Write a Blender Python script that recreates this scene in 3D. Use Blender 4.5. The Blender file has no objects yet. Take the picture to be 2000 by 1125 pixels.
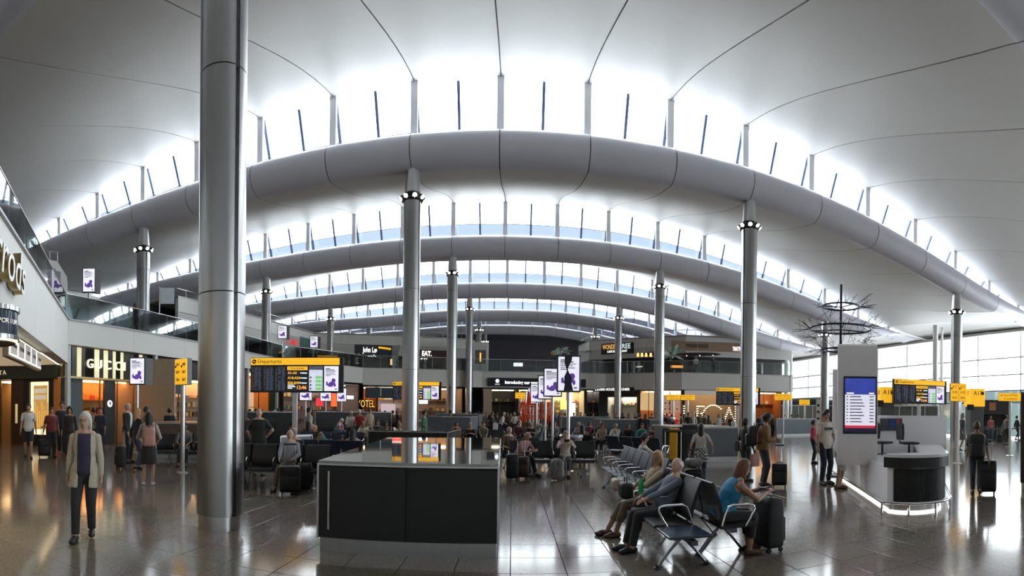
import bpy, bmesh, math, random
from mathutils import Vector, Matrix
random.seed(7)
sc = bpy.context.scene
C = sc.collection
PI = math.pi
def rad(a): return a * PI / 180

# ---------------------------------------------------------------- camera (a hand-swept cylindrical panorama)
EYE = 1.70            # camera height
F_PX = 1000.0         # pixels per radian of the panorama
HORIZON = 806.0       # row of the horizon in the middle of the picture
ROLL = rad(0.6)
cam_d = bpy.data.cameras.new('camera'); cam = bpy.data.objects.new('camera', cam_d); C.objects.link(cam)
cam_d.type = 'PANO'; cam_d.panorama_type = 'CENTRAL_CYLINDRICAL'
cam_d.central_cylindrical_range_u_min = -1000 / F_PX
cam_d.central_cylindrical_range_u_max = 1000 / F_PX
cam_d.central_cylindrical_range_v_min = (HORIZON - 1125) / F_PX
cam_d.central_cylindrical_range_v_max = HORIZON / F_PX
cam_d.central_cylindrical_radius = 1.0
cam_d.clip_start = 0.05; cam_d.clip_end = 500
RT = Vector((math.cos(ROLL), 0, math.sin(ROLL))); UP = Vector((-math.sin(ROLL), 0, math.cos(ROLL))); FW = Vector((0, 1, 0))
cam.matrix_world = Matrix(((RT.x, UP.x, -FW.x, 0), (RT.y, UP.y, -FW.y, 0), (RT.z, UP.z, -FW.z, EYE), (0, 0, 0, 1)))
sc.camera = cam

# ---------------------------------------------------------------- sky: bright even overcast, seen through the clerestories
world = bpy.data.worlds.new('overcast_sky'); sc.world = world
world.use_nodes = True
_bg = world.node_tree.nodes['Background']
_bg.inputs[0].default_value = (0.90, 0.955, 1.0, 1)
_bg.inputs[1].default_value = 15.5
sc.view_settings.view_transform = 'Standard'; sc.view_settings.look = 'None'
sc.view_settings.gamma = 1.0; sc.view_settings.use_curve_mapping = False
sc.view_settings.exposure = 0.0
sc.cycles.adaptive_threshold = 0.07; sc.cycles.adaptive_min_samples = 16; sc.cycles.max_bounces = 8; sc.cycles.diffuse_bounces = 4; sc.cycles.glossy_bounces = 4
sc.cycles.transparent_max_bounces = 12; sc.cycles.sample_clamp_indirect = 6.0
sc.cycles.caustics_reflective = False; sc.cycles.caustics_refractive = False

def portal(name, loc, sx, sy, normal):
    l = bpy.data.lights.new(name, 'AREA'); l.shape = 'RECTANGLE'; l.size = sx; l.size_y = sy
    try: l.cycles.is_portal = True
    except Exception: l.use_portal = True
    o = bpy.data.objects.new(name, l); C.objects.link(o)
    o.location = loc; o.rotation_euler = Vector(normal).to_track_quat('-Z', 'Y').to_euler()
    return o

# ---------------------------------------------------------------- reading the photograph: pixel -> place
def ray(px, py):
    th = (px - 1000) / F_PX; v = (HORIZON - py) / F_PX
    return RT * math.sin(th) + FW * math.cos(th) + UP * v
def ground(px, py, z=0.0):
    r = ray(px, py); t = (z - EYE) / r.z
    return Vector((r.x * t, r.y * t, z))
def at_d(px, py, d):
    r = ray(px, py); t = d / math.hypot(r.x, r.y)
    return Vector((r.x * t, r.y * t, EYE + r.z * t))
def at_y(px, py, y):
    r = ray(px, py); t = y / r.y
    return Vector((r.x * t, y, EYE + r.z * t))

# ---------------------------------------------------------------- materials (all node based)
MATS = {}
def mat(name, col, rough=0.5, metal=0.0, emit=0.0, vary=0.12, scale=6.0, bump=0.0, alpha=None, spec=0.5, coat=0.0, stretch=None, col2=None, ecol=None, sheen=0.0):
    if name in MATS: return MATS[name]
    m = bpy.data.materials.new(name); m.use_nodes = True; nt = m.node_tree; N = nt.nodes; L = nt.links
    b = N['Principled BSDF']
    tc = N.new('ShaderNodeTexCoord'); mp = N.new('ShaderNodeMapping'); nz = N.new('ShaderNodeTexNoise')
    nz.inputs['Scale'].default_value = scale; nz.inputs['Detail'].default_value = 3
    if stretch: mp.inputs['Scale'].default_value = stretch
    L.new(tc.outputs['Object'], mp.inputs[0]); L.new(mp.outputs[0], nz.inputs['Vector'])
    mx = N.new('ShaderNodeMix'); mx.data_type = 'RGBA'
    c2 = col2 if col2 else tuple(min(1, c * (1 + vary)) for c in col)
    c1 = col if col2 else tuple(c * (1 - vary) for c in col)
    mx.inputs[6].default_value = (*c1, 1); mx.inputs[7].default_value = (*c2, 1)
    L.new(nz.outputs['Fac'], mx.inputs[0])
    L.new(mx.outputs[2], b.inputs['Base Color'])
    b.inputs['Roughness'].default_value = rough; b.inputs['Metallic'].default_value = metal
    b.inputs['Specular IOR Level'].default_value = spec
    b.inputs['Coat Weight'].default_value = coat
    if sheen: b.inputs['Sheen Weight'].default_value = sheen
    if emit:
        if ecol: b.inputs['Emission Color'].default_value = (*ecol, 1)
        else: L.new(mx.outputs[2], b.inputs['Emission Color'])
        b.inputs['Emission Strength'].default_value = emit
    if bump:
        bp = N.new('ShaderNodeBump'); bp.inputs['Strength'].default_value = bump; bp.inputs['Distance'].default_value = 0.01
        L.new(nz.outputs['Fac'], bp.inputs['Height']); L.new(bp.outputs[0], b.inputs['Normal'])
    if alpha is not None: b.inputs['Alpha'].default_value = alpha
    MATS[name] = m
    return m
def glass(name, tint=(1, 1, 1), refl=0.08, rough=0.02, fres=1.5):
    """thin pane: clear tinted film with a fresnel reflection"""
    if name in MATS: return MATS[name]
    m = bpy.data.materials.new(name); m.use_nodes = True; nt = m.node_tree; N = nt.nodes; L = nt.links
    N.remove(N['Principled BSDF'])
    t = N.new('ShaderNodeBsdfTransparent'); t.inputs[0].default_value = (*tint, 1)
    g = N.new('ShaderNodeBsdfGlossy'); g.inputs['Roughness'].default_value = rough
    nz = N.new('ShaderNodeTexNoise'); nz.inputs['Scale'].default_value = 0.7
    fr = N.new('ShaderNodeFresnel'); fr.inputs[0].default_value = fres
    mul = N.new('ShaderNodeMath'); mul.operation = 'MULTIPLY_ADD'; mul.inputs[1].default_value = 0.85; mul.inputs[2].default_value = refl * 0.3
    mixs = N.new('ShaderNodeMixShader')
    mr = N.new('ShaderNodeMapRange'); mr.inputs[3].default_value = rough; mr.inputs[4].default_value = rough * 1.6
    L.new(nz.outputs['Fac'], mr.inputs[0]); L.new(mr.outputs[0], g.inputs['Roughness'])
    L.new(fr.outputs[0], mul.inputs[0]); L.new(mul.outputs[0], mixs.inputs[0])
    L.new(t.outputs[0], mixs.inputs[1]); L.new(g.outputs[0], mixs.inputs[2])
    L.new(mixs.outputs[0], N['Material Output'].inputs[0])
    MATS[name] = m
    return m

# ---------------------------------------------------------------- mesh helpers
class MB:
    """collects shapes that become ONE mesh object"""
    def __init__(s): s.v = []; s.f = []; s.m = []; s.cm = 0
    def add(s, vs, fs):
        o = len(s.v); s.v.extend(tuple(p) for p in vs)
        for f in fs: s.f.append(tuple(i + o for i in f)); s.m.append(s.cm)
        return s
    def box(s, c, d, rz=0.0, rx=0.0, ry=0.0):
        x, y, z = d[0] / 2, d[1] / 2, d[2] / 2
        M = Matrix.Translation(c) @ Matrix.Rotation(rz, 4, 'Z') @ Matrix.Rotation(ry, 4, 'Y') @ Matrix.Rotation(rx, 4, 'X')
        vs = [M @ Vector((a * x, b * y, e * z)) for a in (-1, 1) for b in (-1, 1) for e in (-1, 1)]
        return s.add(vs, [(0, 1, 3, 2), (4, 6, 7, 5), (0, 4, 5, 1), (2, 3, 7, 6), (0, 2, 6, 4), (1, 5, 7, 3)])
    def bb(s, x0, x1, y0, y1, z0, z1): return s.box(((x0 + x1) / 2, (y0 + y1) / 2, (z0 + z1) / 2), (x1 - x0, y1 - y0, z1 - z0))
    def rbox(s, c, d, r=0.03, rz=0.0, n=3, rx=0.0, ry=0.0):
        """box with rounded vertical edges and chamfered top/bottom"""
        x, y, z = d[0] / 2, d[1] / 2, d[2] / 2
        r = min(r, x * .98, y * .98); k = min(r, z * .9)
        ring = []
        for cx, cy, a0 in ((x - r, y - r, 0), (-x + r, y - r, 90), (-x + r, -y + r, 180), (x - r, -y + r, 270)):
            for i in range(n + 1):
                a = rad(a0 + 90 * i / n); ring.append((cx, cy, math.cos(a), math.sin(a)))
        M = Matrix.Translation(c) @ Matrix.Rotation(rz, 4, 'Z') @ Matrix.Rotation(ry, 4, 'Y') @ Matrix.Rotation(rx, 4, 'X')
        lv = []
        for zz, q in ((-z, r * .6), (-z + k * .4, 0.08 * r), (-z + k, r), (z - k, r), (z - k * .4, 0.08 * r), (z, r * .6)):
            rr = r if zz in (-z + k, z - k) else (r * .88 if abs(zz) < z else r * .45)
            lv.append([M @ Vector((cx + ca * rr, cy + sa * rr, zz)) for cx, cy, ca, sa in ring])
        return s.rings(lv, True, True)
    def rings(s, lv, cap0=False, cap1=False, closed=True):
        n = len(lv[0]); vs = [p for l in lv for p in l]; fs = []
        for j in range(len(lv) - 1):
            for i in range(n if closed else n - 1):
                k = (i + 1) % n
                fs.append((j * n + i, j * n + k, (j + 1) * n + k, (j + 1) * n + i))
        if cap0: fs.append(tuple(reversed(range(n))))
        if cap1: fs.append(tuple(range((len(lv) - 1) * n, len(lv) * n)))
        return s.add(vs, fs)
    def lathe(s, prof, c=(0, 0, 0), n=20, cap=True):
        lv = [[(c[0] + r * math.cos(2 * PI * i / n), c[1] + r * math.sin(2 * PI * i / n), c[2] + z) for i in range(n)] for r, z in prof]
        return s.rings(lv, cap, cap)
    def cyl(s, p0, p1, r0, r1=None, n=10, cap=True):
        r1 = r0 if r1 is None else r1
        p0 = Vector(p0); p1 = Vector(p1); d = (p1 - p0)
        if d.length < 1e-9: return s
        d.normalize(); a = d.orthogonal().normalized(); b = d.cross(a)
        lv = [[p + a * (r * math.cos(2 * PI * i / n)) + b * (r * math.sin(2 * PI * i / n)) for i in range(n)] for p, r in ((p0, r0), (p1, r1))]
        return s.rings(lv, cap, cap)
    def tube(s, pts, r, n=8, closed=False):
        pts = [Vector(p) for p in pts]; m = len(pts); lv = []
        rr = r if isinstance(r, (list, tuple)) else [r] * m
        prev = None
        for i, p in enumerate(pts):
            if closed: t = pts[(i + 1) % m] - pts[i - 1]
            else: t = pts[min(i + 1, m - 1)] - pts[max(i - 1, 0)]
            t = t.normalized()
            if prev is None: a = t.orthogonal().normalized()
            else:
                a = prev - t * prev.dot(t)
                a = a.normalized() if a.length > 1e-6 else t.orthogonal().normalized()
            prev = a; b = t.cross(a)
            lv.append([p + a * (rr[i] * math.cos(2 * PI * k / n)) + b * (rr[i] * math.sin(2 * PI * k / n)) for k in range(n)])
        if closed: lv.append(lv[0])
        return s.rings(lv, not closed, not closed)
    def prism(s, poly, z0, z1):
        n = len(poly)
        return s.rings([[(x, y, z0) for x, y in poly], [(x, y, z1) for x, y in poly]], True, True)
    def ell(s, c, r, n=10, m=7, M=None):
        lv = []
        for j in range(m + 1):
            ph = PI * (j / m) - PI / 2; cr = max(math.cos(ph), 0.02)
            lv.append([(r[0] * cr * math.cos(2 * PI * i / n), r[1] * cr * math.sin(2 * PI * i / n), r[2] * math.sin(ph)) for i in range(n)])
        c = Vector(c)
        lv = [[(M @ Vector(p) if M else Vector(p)) + c for p in l] for l in lv]
        return s.rings(lv, True, True)
    def quad(s, a, b, c, d): return s.add([a, b, c, d], [(0, 1, 2, 3)])
    def mesh(s, name, smooth=None):
        me = bpy.data.meshes.new(name); me.from_pydata(s.v, [], s.f)
        if any(s.m): me.polygons.foreach_set('material_index', s.m)
        bm = bmesh.new(); bm.from_mesh(me); bmesh.ops.recalc_face_normals(bm, faces=bm.faces); bm.to_mesh(me); bm.free()
        if smooth is not None:
            me.polygons.foreach_set('use_smooth', [True] * len(me.polygons))
            me.set_sharp_from_angle(angle=rad(smooth))
        me.update(); return me
    def build(s, name, m, parent=None, loc=None, rz=None, smooth=None, label=None):
        me = s.mesh(name, smooth)
        for q in (m if isinstance(m, (list, tuple)) else [m]): me.materials.append(q)
        return link(name, me, parent, loc, rz, label)
def link(name, me, parent=None, loc=None, rz=None, label=None):
    o = bpy.data.objects.new(name, me); C.objects.link(o)
    if parent is not None: o.parent = parent
    if loc is not None: o.location = loc
    if rz is not None: o.rotation_euler = (0, 0, rz)
    if label: o['label'] = label
    return o
def tag(o, label, cat, group=None):
    o['label'] = label; o['category'] = cat
    if group: o['group'] = group
    return o
def thing(name, label, cat, loc=(0, 0, 0), rz=0.0, group=None):
    o = bpy.data.objects.new(name, None); C.objects.link(o)
    o.empty_display_size = 0.1; o.location = loc; o.rotation_euler = (0, 0, rz)
    return tag(o, label, cat, group)
def struct(name, loc=(0, 0, 0)):
    o = bpy.data.objects.new(name, None); C.objects.link(o); o.location = loc; o['kind'] = 'structure'; return o
def stmesh(name, mb, m, smooth=None):
    o = mb.build(name, m, smooth=smooth); o['kind'] = 'structure'; return o
def kids(o): return [c for c in C.objects if c.parent == o]
def dup(root, loc, rz, label=None, group=None, scale=None):
    r = root.copy(); C.objects.link(r); r.location = loc; r.rotation_euler = (0, 0, rz)
    if scale: r.scale = (scale,) * 3
    if label: r['label'] = label
    if group: r['group'] = group
    for ch in list(root.children):
        c = ch.copy(); C.objects.link(c); c.parent = r
        for g in list(ch.children):
            d = g.copy(); C.objects.link(d); d.parent = c
    return r
_tx = {}
def text(parent, s, size, m, loc, rx=PI / 2, rz=0.0, depth=0.01, name='lettering', align='CENTER', width=None, bold=0.0, shear=0.0, space=1.0):
    """flat raised lettering, facing -Y of its parent by default"""
    key = (s, size, depth, align, bold, shear, space)
    if key not in _tx:
        cu = bpy.data.curves.new(name, 'FONT'); cu.body = s; cu.size = size; cu.extrude = depth; cu.align_x = align; cu.align_y = 'CENTER'
        cu.offset = bold; cu.shear = shear; cu.space_character = space; cu.resolution_u = 3
        to = bpy.data.objects.new('tmp', cu)
        me = bpy.data.meshes.new_from_object(to); me.name = name
        bpy.data.objects.remove(to); bpy.data.curves.remove(cu)
        me.materials.clear(); _tx[key] = me
    me = _tx[key].copy(); me.materials.append(m)
    if width:
        xs = [v.co.x for v in me.vertices]; w = max(xs) - min(xs)
        if w > 0:
            for v in me.vertices: v.co.x *= width / w
    o = link(name, me, parent, loc); o.rotation_euler = (rx, 0, rz)
    return o

# shared materials
M_white = mat('white_paint', (0.8, 0.8, 0.79), 0.55, vary=0.03)
M_ceil = mat('ceiling_panel_white', (0.585, 0.575, 0.55), 0.55, vary=0.03, scale=1.2)
M_tube = mat('gutter_beam_white', (0.56, 0.555, 0.62), 0.45, vary=0.03, scale=1.0)
M_deck = mat('dark_joint', (0.10, 0.10, 0.11), 0.8)
M_post = mat('pale_grey_steel_paint', (0.68, 0.70, 0.73), 0.45, vary=0.04)
M_mull = mat('blue_grey_mullion', (0.06, 0.09, 0.17), 0.5)
M_steel = mat('brushed_steel', (0.40, 0.405, 0.41), 0.33, 1.0, vary=0.10, scale=3.0, stretch=(4, 4, 0.15), bump=0.02)
M_steel2 = mat('satin_steel', (0.60, 0.60, 0.61), 0.3, 1.0, vary=0.08)
M_chrome = mat('polished_chrome', (0.75, 0.76, 0.78), 0.12, 1.0, vary=0.03)
M_black = mat('black_satin', (0.012, 0.013, 0.015), 0.4)
M_blackm = mat('black_matt', (0.016, 0.016, 0.018), 0.75, bump=0.1, scale=80)
M_dark = mat('charcoal_panel', (0.045, 0.05, 0.055), 0.45)
M_clear = glass('clear_pane', (0.96, 0.98, 0.98))
M_rail = glass('balustrade_glass', (0.86, 0.93, 0.92), 0.2)
M_frit = glass('fritted_blue_pane', (0.046, 0.056, 0.067), 0.15, 0.1)
# ================================================================ SETTING: waved roof on steel columns
ROWS = [6.26 + 13.6 * j for j in range(-1, 6)]          # gutter beam lines, -7.3 .. 74.3 m
ROW_UP = [-0.8, -0.8, 0.0, 0.66, 1.05, 1.35, 1.85]
COLX = [-17.5, -4.0, 9.85, 23.4]
POSTX = sorted([-4.0 + 3.43 * k for k in range(-9, 12)])
def interp(tab, x):
    if x <= tab[0][0]: return tab[0][1]
    for (a, u), (b, w) in zip(tab, tab[1:]):
        if x <= b:
            t = (x - a) / (b - a); return u + (w - u) * t
    return tab[-1][1]
def smooth_tab(tab, x): return sum(interp(tab, x + q) for q in (-2, -1, 0, 1, 2)) / 5
SILL = [(-45, 11.6), (-34, 11.9), (-25, 12.35), (-17.5, 12.45), (-8, 12.65), (0, 12.7), (6.5, 12.55), (10, 12.42), (13.4, 12.15), (16.8, 11.72), (20.2, 11.1), (23.4, 10.45), (26.6, 9.85), (30, 9.42), (36, 8.9)]
HEAD = [(-45, 11.7), (-30, 12.7), (-25, 13.45), (-21, 14.0), (-17.5, 14.4), (-10.8, 14.73), (-4, 14.95), (0, 14.95), (6.5, 14.68), (10, 14.35), (13.4, 13.95), (16.8, 13.32), (20.2, 12.65), (23.4, 11.77), (26.6, 10.75), (29.5, 9.75), (31, 9.45), (36, 8.9)]
def up(j, x): return ROW_UP[j] * interp([(-30, 0.6), (-17, 0.75), (-8, 1), (5, 1), (14, 0.6), (24, 0.25), (31, 0.0)], x)
def sill(j, x): return smooth_tab(SILL, x) + up(j, x)
def head(j, x): return smooth_tab(HEAD, x) + up(j, x)
def tube_r(x): return interp([(-45, 0.72), (22.5, 0.72), (27, 0.6), (30, 0.35), (31.5, 0.08), (36, 0.03)], x)
def tube_c(j, x):
    r = tube_r(x)
    return sill(j, x) - 0.80 + (0.72 - r) * 1.0
def ceil_z(j, x, t):
    """underside between beam j and clerestory j+1"""
    zb = tube_c(j, x) - tube_r(x) * 0.96
    zh = head(j + 1, x)
    s = 0.55 * t + 0.45 * (t * t * (3 - 2 * t))
    return zb + (zh - zb) * s
XE = POSTX + [36.0]
XE = [-36.0] + XE
ceiling = struct('ceiling')
for j in range(len(ROWS) - 1):
    ya = ROWS[j] + 0.15; yb = ROWS[j + 1] + 0.45
    for xa, xb in zip(XE, XE[1:]):
        mb = MB(); nx, nt = 3, 12; g = 0.022
        vs = []
        for a in range(nx + 1):
            x = xa + g + (xb - xa - 2 * g) * a / nx
            for b in range(nt + 1):
                t = b / nt; vs.append((x, ya + (yb - ya) * t, ceil_z(j, x, t)))
        n0 = len(vs); vs += [(p[0], p[1], p[2] + 0.05) for p in vs]
        W = nt + 1
        fs = []
        for a in range(nx):
            for b in range(nt):
                i = a * W + b; fs.append((i, i + 1, i + W + 1, i + W)); fs.append((n0 + i, n0 + i + W, n0 + i + W + 1, n0 + i + 1))
        for b in range(nt):
            i = b; fs.append((i, n0 + i, n0 + i + 1, i + 1)); i = nx * W + b; fs.append((i, i + 1, n0 + i + 1, n0 + i))
        for a in range(nx):
            i = a * W; fs.append((i, i + W, n0 + i + W, n0 + i)); i = a * W + nt; fs.append((i, n0 + i, n0 + i + W, i + W))
        mb.add(vs, fs); mb.build('ceiling_panel', M_ceil, ceiling, smooth=40)
    # the roof deck over the panels (also the white outer skin)
    mb = MB(); lv = []
    for b in range(13):
        t = b / 12
        lv.append([(x, ya + (yb - ya) * t, ceil_z(j, x, t) + 0.10) for x in [-36 + 1.5 * k for k in range(49)]])
    mb.rings(lv, closed=False); mb.build('roof_deck', mat('roof_skin', (0.62, 0.63, 0.64), 0.6), ceiling, smooth=60)
# gutter beams, one rounded casing per bay, with clerestory glazing above each
GM = mat('gutter_backing', (0.16, 0.16, 0.18), 0.7)
for j, Y in enumerate(ROWS):
    beam = struct('trim_%d' % (j + 1))
    for xa, xb in zip(XE, XE[1:]):
        mb = MB(); lv = []; g = 0.02
        for a in range(4):
            x = xa + g + (xb - xa - 2 * g) * a / 3; r = tube_r(x); c = tube_c(j, x)
            lv.append([(x, Y + r * math.cos(2 * PI * k / 20) * 1.02, c + r * math.sin(2 * PI * k / 20)) for k in range(20)])
        mb.rings(lv, True, True); mb.build('beam_casing', M_tube, beam, smooth=50)
    mb = MB(); lv = []
    for k in range(49):
        x = -36 + 1.5 * k; r = max(tube_r(x) - 0.03, 0.02); c = tube_c(j, x)
        lv.append([(x, Y + r * math.cos(2 * PI * q / 14), c + r * math.sin(2 * PI * q / 14)) for q in range(14)])
    mb.rings(lv, True, True); mb.build('beam_core', GM, beam, smooth=60)
    if j == 0: continue
    win = struct('window_%d' % j)
    def gy(x, t): return Y + 1.55 - 1.0 * t                # the glass leans in at the top
    def gz(x, t):
        a = sill(j, x) - 0.35; b = head(j, x) + 0.04; return a + (b - a) * t
    for i, x in enumerate(POSTX):
        h = head(j, x) - sill(j, x)
        if x < -33 or h < 0.15: continue
        mb = MB(); z0 = tube_c(j, x) + tube_r(x) * 0.75; z1 = head(j, x) + 0.05
        mb.box((x, Y + 0.22, (z0 + z1) / 2), (0.28, 0.16, z1 - z0)); mb.box((x, Y + 0.33, (z0 + z1) / 2), (0.07, 0.12, z1 - z0))
        mb.build('window_post', M_post, win)
    for i, (xa, xb) in enumerate(zip(POSTX, POSTX[1:])):
        if head(j, (xa + xb) / 2) - sill(j, (xa + xb) / 2) < 0.1: continue
        for x, w in ((xa, 0.15), ((xa + xb) / 2, 0.135)):
            p0 = Vector((x, gy(x, 0), gz(x, 0))); p1 = Vector((x, gy(x, 1), gz(x, 1)))
            mb = MB(); mb.cyl(p0, p1, w * .62, n=4); mb.build('mullion', M_mull, win)
        for sgm in range(2):
            ua = xa + (xb - xa) * sgm / 2; ub = xa + (xb - xa) * (sgm + 1) / 2
            tb = min(0.55, (1.0 if j < 3 else 1.4) / max(0.3, gz(ua, 1) - gz(ua, 0)))
            for (t0, t1, m, nm) in ((0, tb, M_frit, 'fritted_pane'), (tb, 1, M_clear, 'pane')):
                mb = MB()
                mb.quad((ua + .04, gy(ua, t0), gz(ua, t0)), (ub - .04, gy(ub, t0), gz(ub, t0)), (ub - .04, gy(ub, t1), gz(ub, t1)), (ua + .04, gy(ua, t1), gz(ua, t1)))
                mb.build(nm, m, win)
        mb = MB(); tb = min(0.55, (1.0 if j < 3 else 1.4) / max(0.3, gz(xa, 1) - gz(xa, 0)))
        mb.cyl((xa, gy(xa, tb) - .02, gz(xa, tb)), (xb, gy(xb, tb) - .02, gz(xb, tb)), 0.022, n=5); mb.build('transom', M_mull, win)
        mb = MB()
        mb.add([(xa, Y + .1, sill(j, xa) - .2), (xb, Y + .1, sill(j, xb) - .2), (xb, Y + 1.7, sill(j, xb) - .4), (xa, Y + 1.7, sill(j, xa) - .4)], [(0, 1, 2, 3)])
        mb.build('gutter_tray', M_tube, win)
    portal('daylight_portal_%d' % j, (-4, Y + 1.3, 13.7 + ROW_UP[j]), 62, 4.2, (0, -1, -0.25))

# ---------------------------------------------------------------- columns
def make_column(name, label, X, Y, ztop, r=0.34, lamps=True, zb=0.0):
    ztop -= zb; t = thing(name, label, 'column', (X, Y, zb), 0, 'tall steel columns carrying the roof')
    def sect(rr, z0, z1, notch=True):
        pts = []; N = 48
        for k in range(N):
            a = 2 * PI * k / N; pts.append((rr * math.cos(a), rr * math.sin(a), k))
        ks = {int(round(-25.5 / 360 * N)) % N, int(round(205.5 / 360 * N)) % N}
        out = []
        for x, y, k in pts:
            a = 2 * PI * k / N
            if notch and k in ks:
                w = 0.035 / rr
                for da, q in ((-w, 1), (-w, .80), (w, .80), (w, 1)): out.append((rr * q * math.cos(a + da), rr * q * math.sin(a + da)))
            else: out.append((x, y))
        return MB().prism(out, z0, z1)
    sect(r * .93, 0, 0.20, False).build('base_ring', M_steel2, t, smooth=25)
    core = MB().lathe([(r * .78, 0.19), (r * .78, ztop - .9)], n=20).build('dark_core', M_black, t, smooth=40)
    cuts = [0.20] + [c for c in (3.35, 6.5, 9.65) if c < ztop - 1.8] + [ztop - 1.35]
    for a, b in zip(cuts, cuts[1:]):
        if b - a < 0.3: continue
        sect(r, a + 0.008, b - 0.008).build('shaft_section', M_steel, t, smooth=25)
    if lamps:
        MB().lathe([(r * .72, ztop - 1.36), (r * .72, ztop - 1.02)], n=24).build('collar', mat('dark_bronze', (0.10, 0.09, 0.09), 0.35, 0.8), t, smooth=40)
        ring = MB().lathe([(r * 1.02, ztop - 1.36), (r * 1.3, ztop - 1.30), (r * 1.3, ztop - 1.26), (r * 1.02, ztop - 1.30)], n=24)
        ring.build('lamp_ring', mat('dark_bronze', (0.1, 0.09, 0.09)), t, smooth=40)
        for k in range(8):
            a = 2 * PI * (k + .5) / 8; d = Vector((math.cos(a), math.sin(a), 0))
            p = d * (r * 1.22) + Vector((0, 0, ztop - 1.20)); ax = (d * 0.75 + Vector((0, 0, -0.66))).normalized()
            o = MB().cyl(p - ax * .08, p + ax * .07, 0.075, 0.10, 12).build('spotlight', mat('dark_bronze', (0.1, 0.09, 0.09)), t, smooth=40)
            MB().cyl(p + ax * .07, p + ax * .078, 0.085, n=12).build('lens', mat('lamp_glow', (1, 0.93, 0.80), 0.3, emit=30.0, vary=0.01), o)
        MB().lathe([(r * .92, ztop - 1.02), (r * .80, ztop - .35), (r * .78, ztop - .2), (r * .78, ztop + .25)], n=32).build('capital', M_steel2, t, smooth=30)
    return t
COL_LABEL = {
 (1, -4.0): 'huge steel column in the left foreground, cut by the top of the picture',
 (2, -17.5): 'steel column rising behind the glass balcony left of the huge near column',
 (2, -4.0): 'steel column standing just beyond the big foreground counter, under the first roof beam',
 (2, 9.85): 'steel column right of the middle beside the tan jacket man, under the first roof beam',
 (2, 23.4): 'steel column behind the yellow A17 sign on the right, under the first roof beam',
 (3, -17.5): 'steel column rising behind the big departures board, under the second roof beam',
 (3, -4.0): 'steel column just right of the far departures board, under the second roof beam',
 (3, 9.85): 'steel column by the red display and the yellow signs, under the second roof beam',
 (3, 23.4): 'steel column seen through the wire ring tree, left of the white desk tower',
 (4, -17.5): 'slim far steel column above the right end of the big departures board',
 (4, -4.0): 'slim far steel column between the dark wall and the second beam column, left of centre',
 (4, 9.85): 'slim far steel column in front of the orange lettered cafe sign',
 (5, -17.5): 'small dark column far behind on the upper left gallery roof',
 (5, -4.0): 'small dark column far away beside the dark end wall, left of centre',
 (5, 9.85): 'small dark column far away above the right gallery roof',
 (6, -4.0): 'tiny farthest column in front of the dark purple end wall'}
for (j, X), lab in COL_LABEL.items():
    make_column('steel_column', lab, X, ROWS[j], tube_c(j, X) - tube_r(X) * .9 + 0.1, zb=5.5 if X < -15 or ROWS[j] > 50 else 0.0)

# ---------------------------------------------------------------- floor: polished terrazzo tiles
def terrazzo(name, joints):
    m = bpy.data.materials.new(name); m.use_nodes = True; nt = m.node_tree; N = nt.nodes; L = nt.links
    b = N['Principled BSDF']; tc = N.new('ShaderNodeTexCoord'); geo = N.new('ShaderNodeNewGeometry')
    v = N.new('ShaderNodeTexVoronoi'); v.inputs['Scale'].default_value = 75
    L.new(geo.outputs['Position'], v.inputs['Vector'])
    n2 = N.new('ShaderNodeTexNoise'); n2.inputs['Scale'].default_value = 0.9; L.new(geo.outputs['Position'], n2.inputs['Vector'])
    cr = N.new('ShaderNodeValToRGB'); e = cr.color_ramp.elements
    e[0].position = 0.15; e[0].color = (0.175, 0.148, 0.126, 1); e[1].position = 0.85; e[1].color = (0.265, 0.225, 0.192, 1)
    x = cr.color_ramp.elements.new(0.5); x.color = (0.22, 0.186, 0.160, 1)
    sp = N.new('ShaderNodeSeparateColor'); L.new(v.outputs['Color'], sp.inputs[0]); L.new(sp.outputs[0], cr.inputs[0])
    mx = N.new('ShaderNodeMix'); mx.data_type = 'RGBA'; mx.blend_type = 'MULTIPLY'; mx.inputs[0].default_value = 0.35
    L.new(cr.outputs[0], mx.inputs[6]); L.new(n2.outputs['Color'], mx.inputs[7])
    col = mx.outputs[2]
    if joints:
        br = N.new('ShaderNodeTexBrick'); br.offset = 0.0
        br.inputs['Color1'].default_value = (1, 1, 1, 1); br.inputs['Color2'].default_value = (0.93, 0.93, 0.93, 1); br.inputs['Mortar'].default_value = (0.25, 0.25, 0.25, 1)
        br.inputs['Scale'].default_value = 1.0; br.inputs['Mortar Size'].default_value = 0.004; br.inputs['Brick Width'].default_value = 0.6; br.inputs['Row Height'].default_value = 0.6
        L.new(geo.outputs['Position'], br.inputs['Vector'])
        m2 = N.new('ShaderNodeMix'); m2.data_type = 'RGBA'; m2.blend_type = 'MULTIPLY'; m2.inputs[0].default_value = 1.0
        L.new(col, m2.inputs[6]); L.new(br.outputs['Color'], m2.inputs[7]); col = m2.outputs[2]
    L.new(col, b.inputs['Base Color'])
    n3 = N.new('ShaderNodeTexNoise'); n3.inputs['Scale'].default_value = 2.2; n3.inputs['Detail'].default_value = 4; L.new(geo.outputs['Position'], n3.inputs['Vector'])
    mr = N.new('ShaderNodeMapRange'); mr.inputs[3].default_value = 0.10; mr.inputs[4].default_value = 0.14
    L.new(n3.outputs['Fac'], mr.inputs[0]); L.new(mr.outputs[0], b.inputs['Roughness'])
    b.inputs['Specular IOR Level'].default_value = 0.55
    return m
M_tile = terrazzo('polished_terrazzo_tile', False); M_floor = terrazzo('polished_terrazzo_far', True)
floor = struct('floor')
TS = 0.6
TX = (-12, 13); TY = (7, 19)        # tile index block built piece by piece (25 x 12)
tile_me = MB().rbox((0, 0, -0.02), (TS - 0.007, TS - 0.007, 0.04), 0.004, n=1).mesh('tile'); tile_me.materials.append(M_tile)
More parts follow.
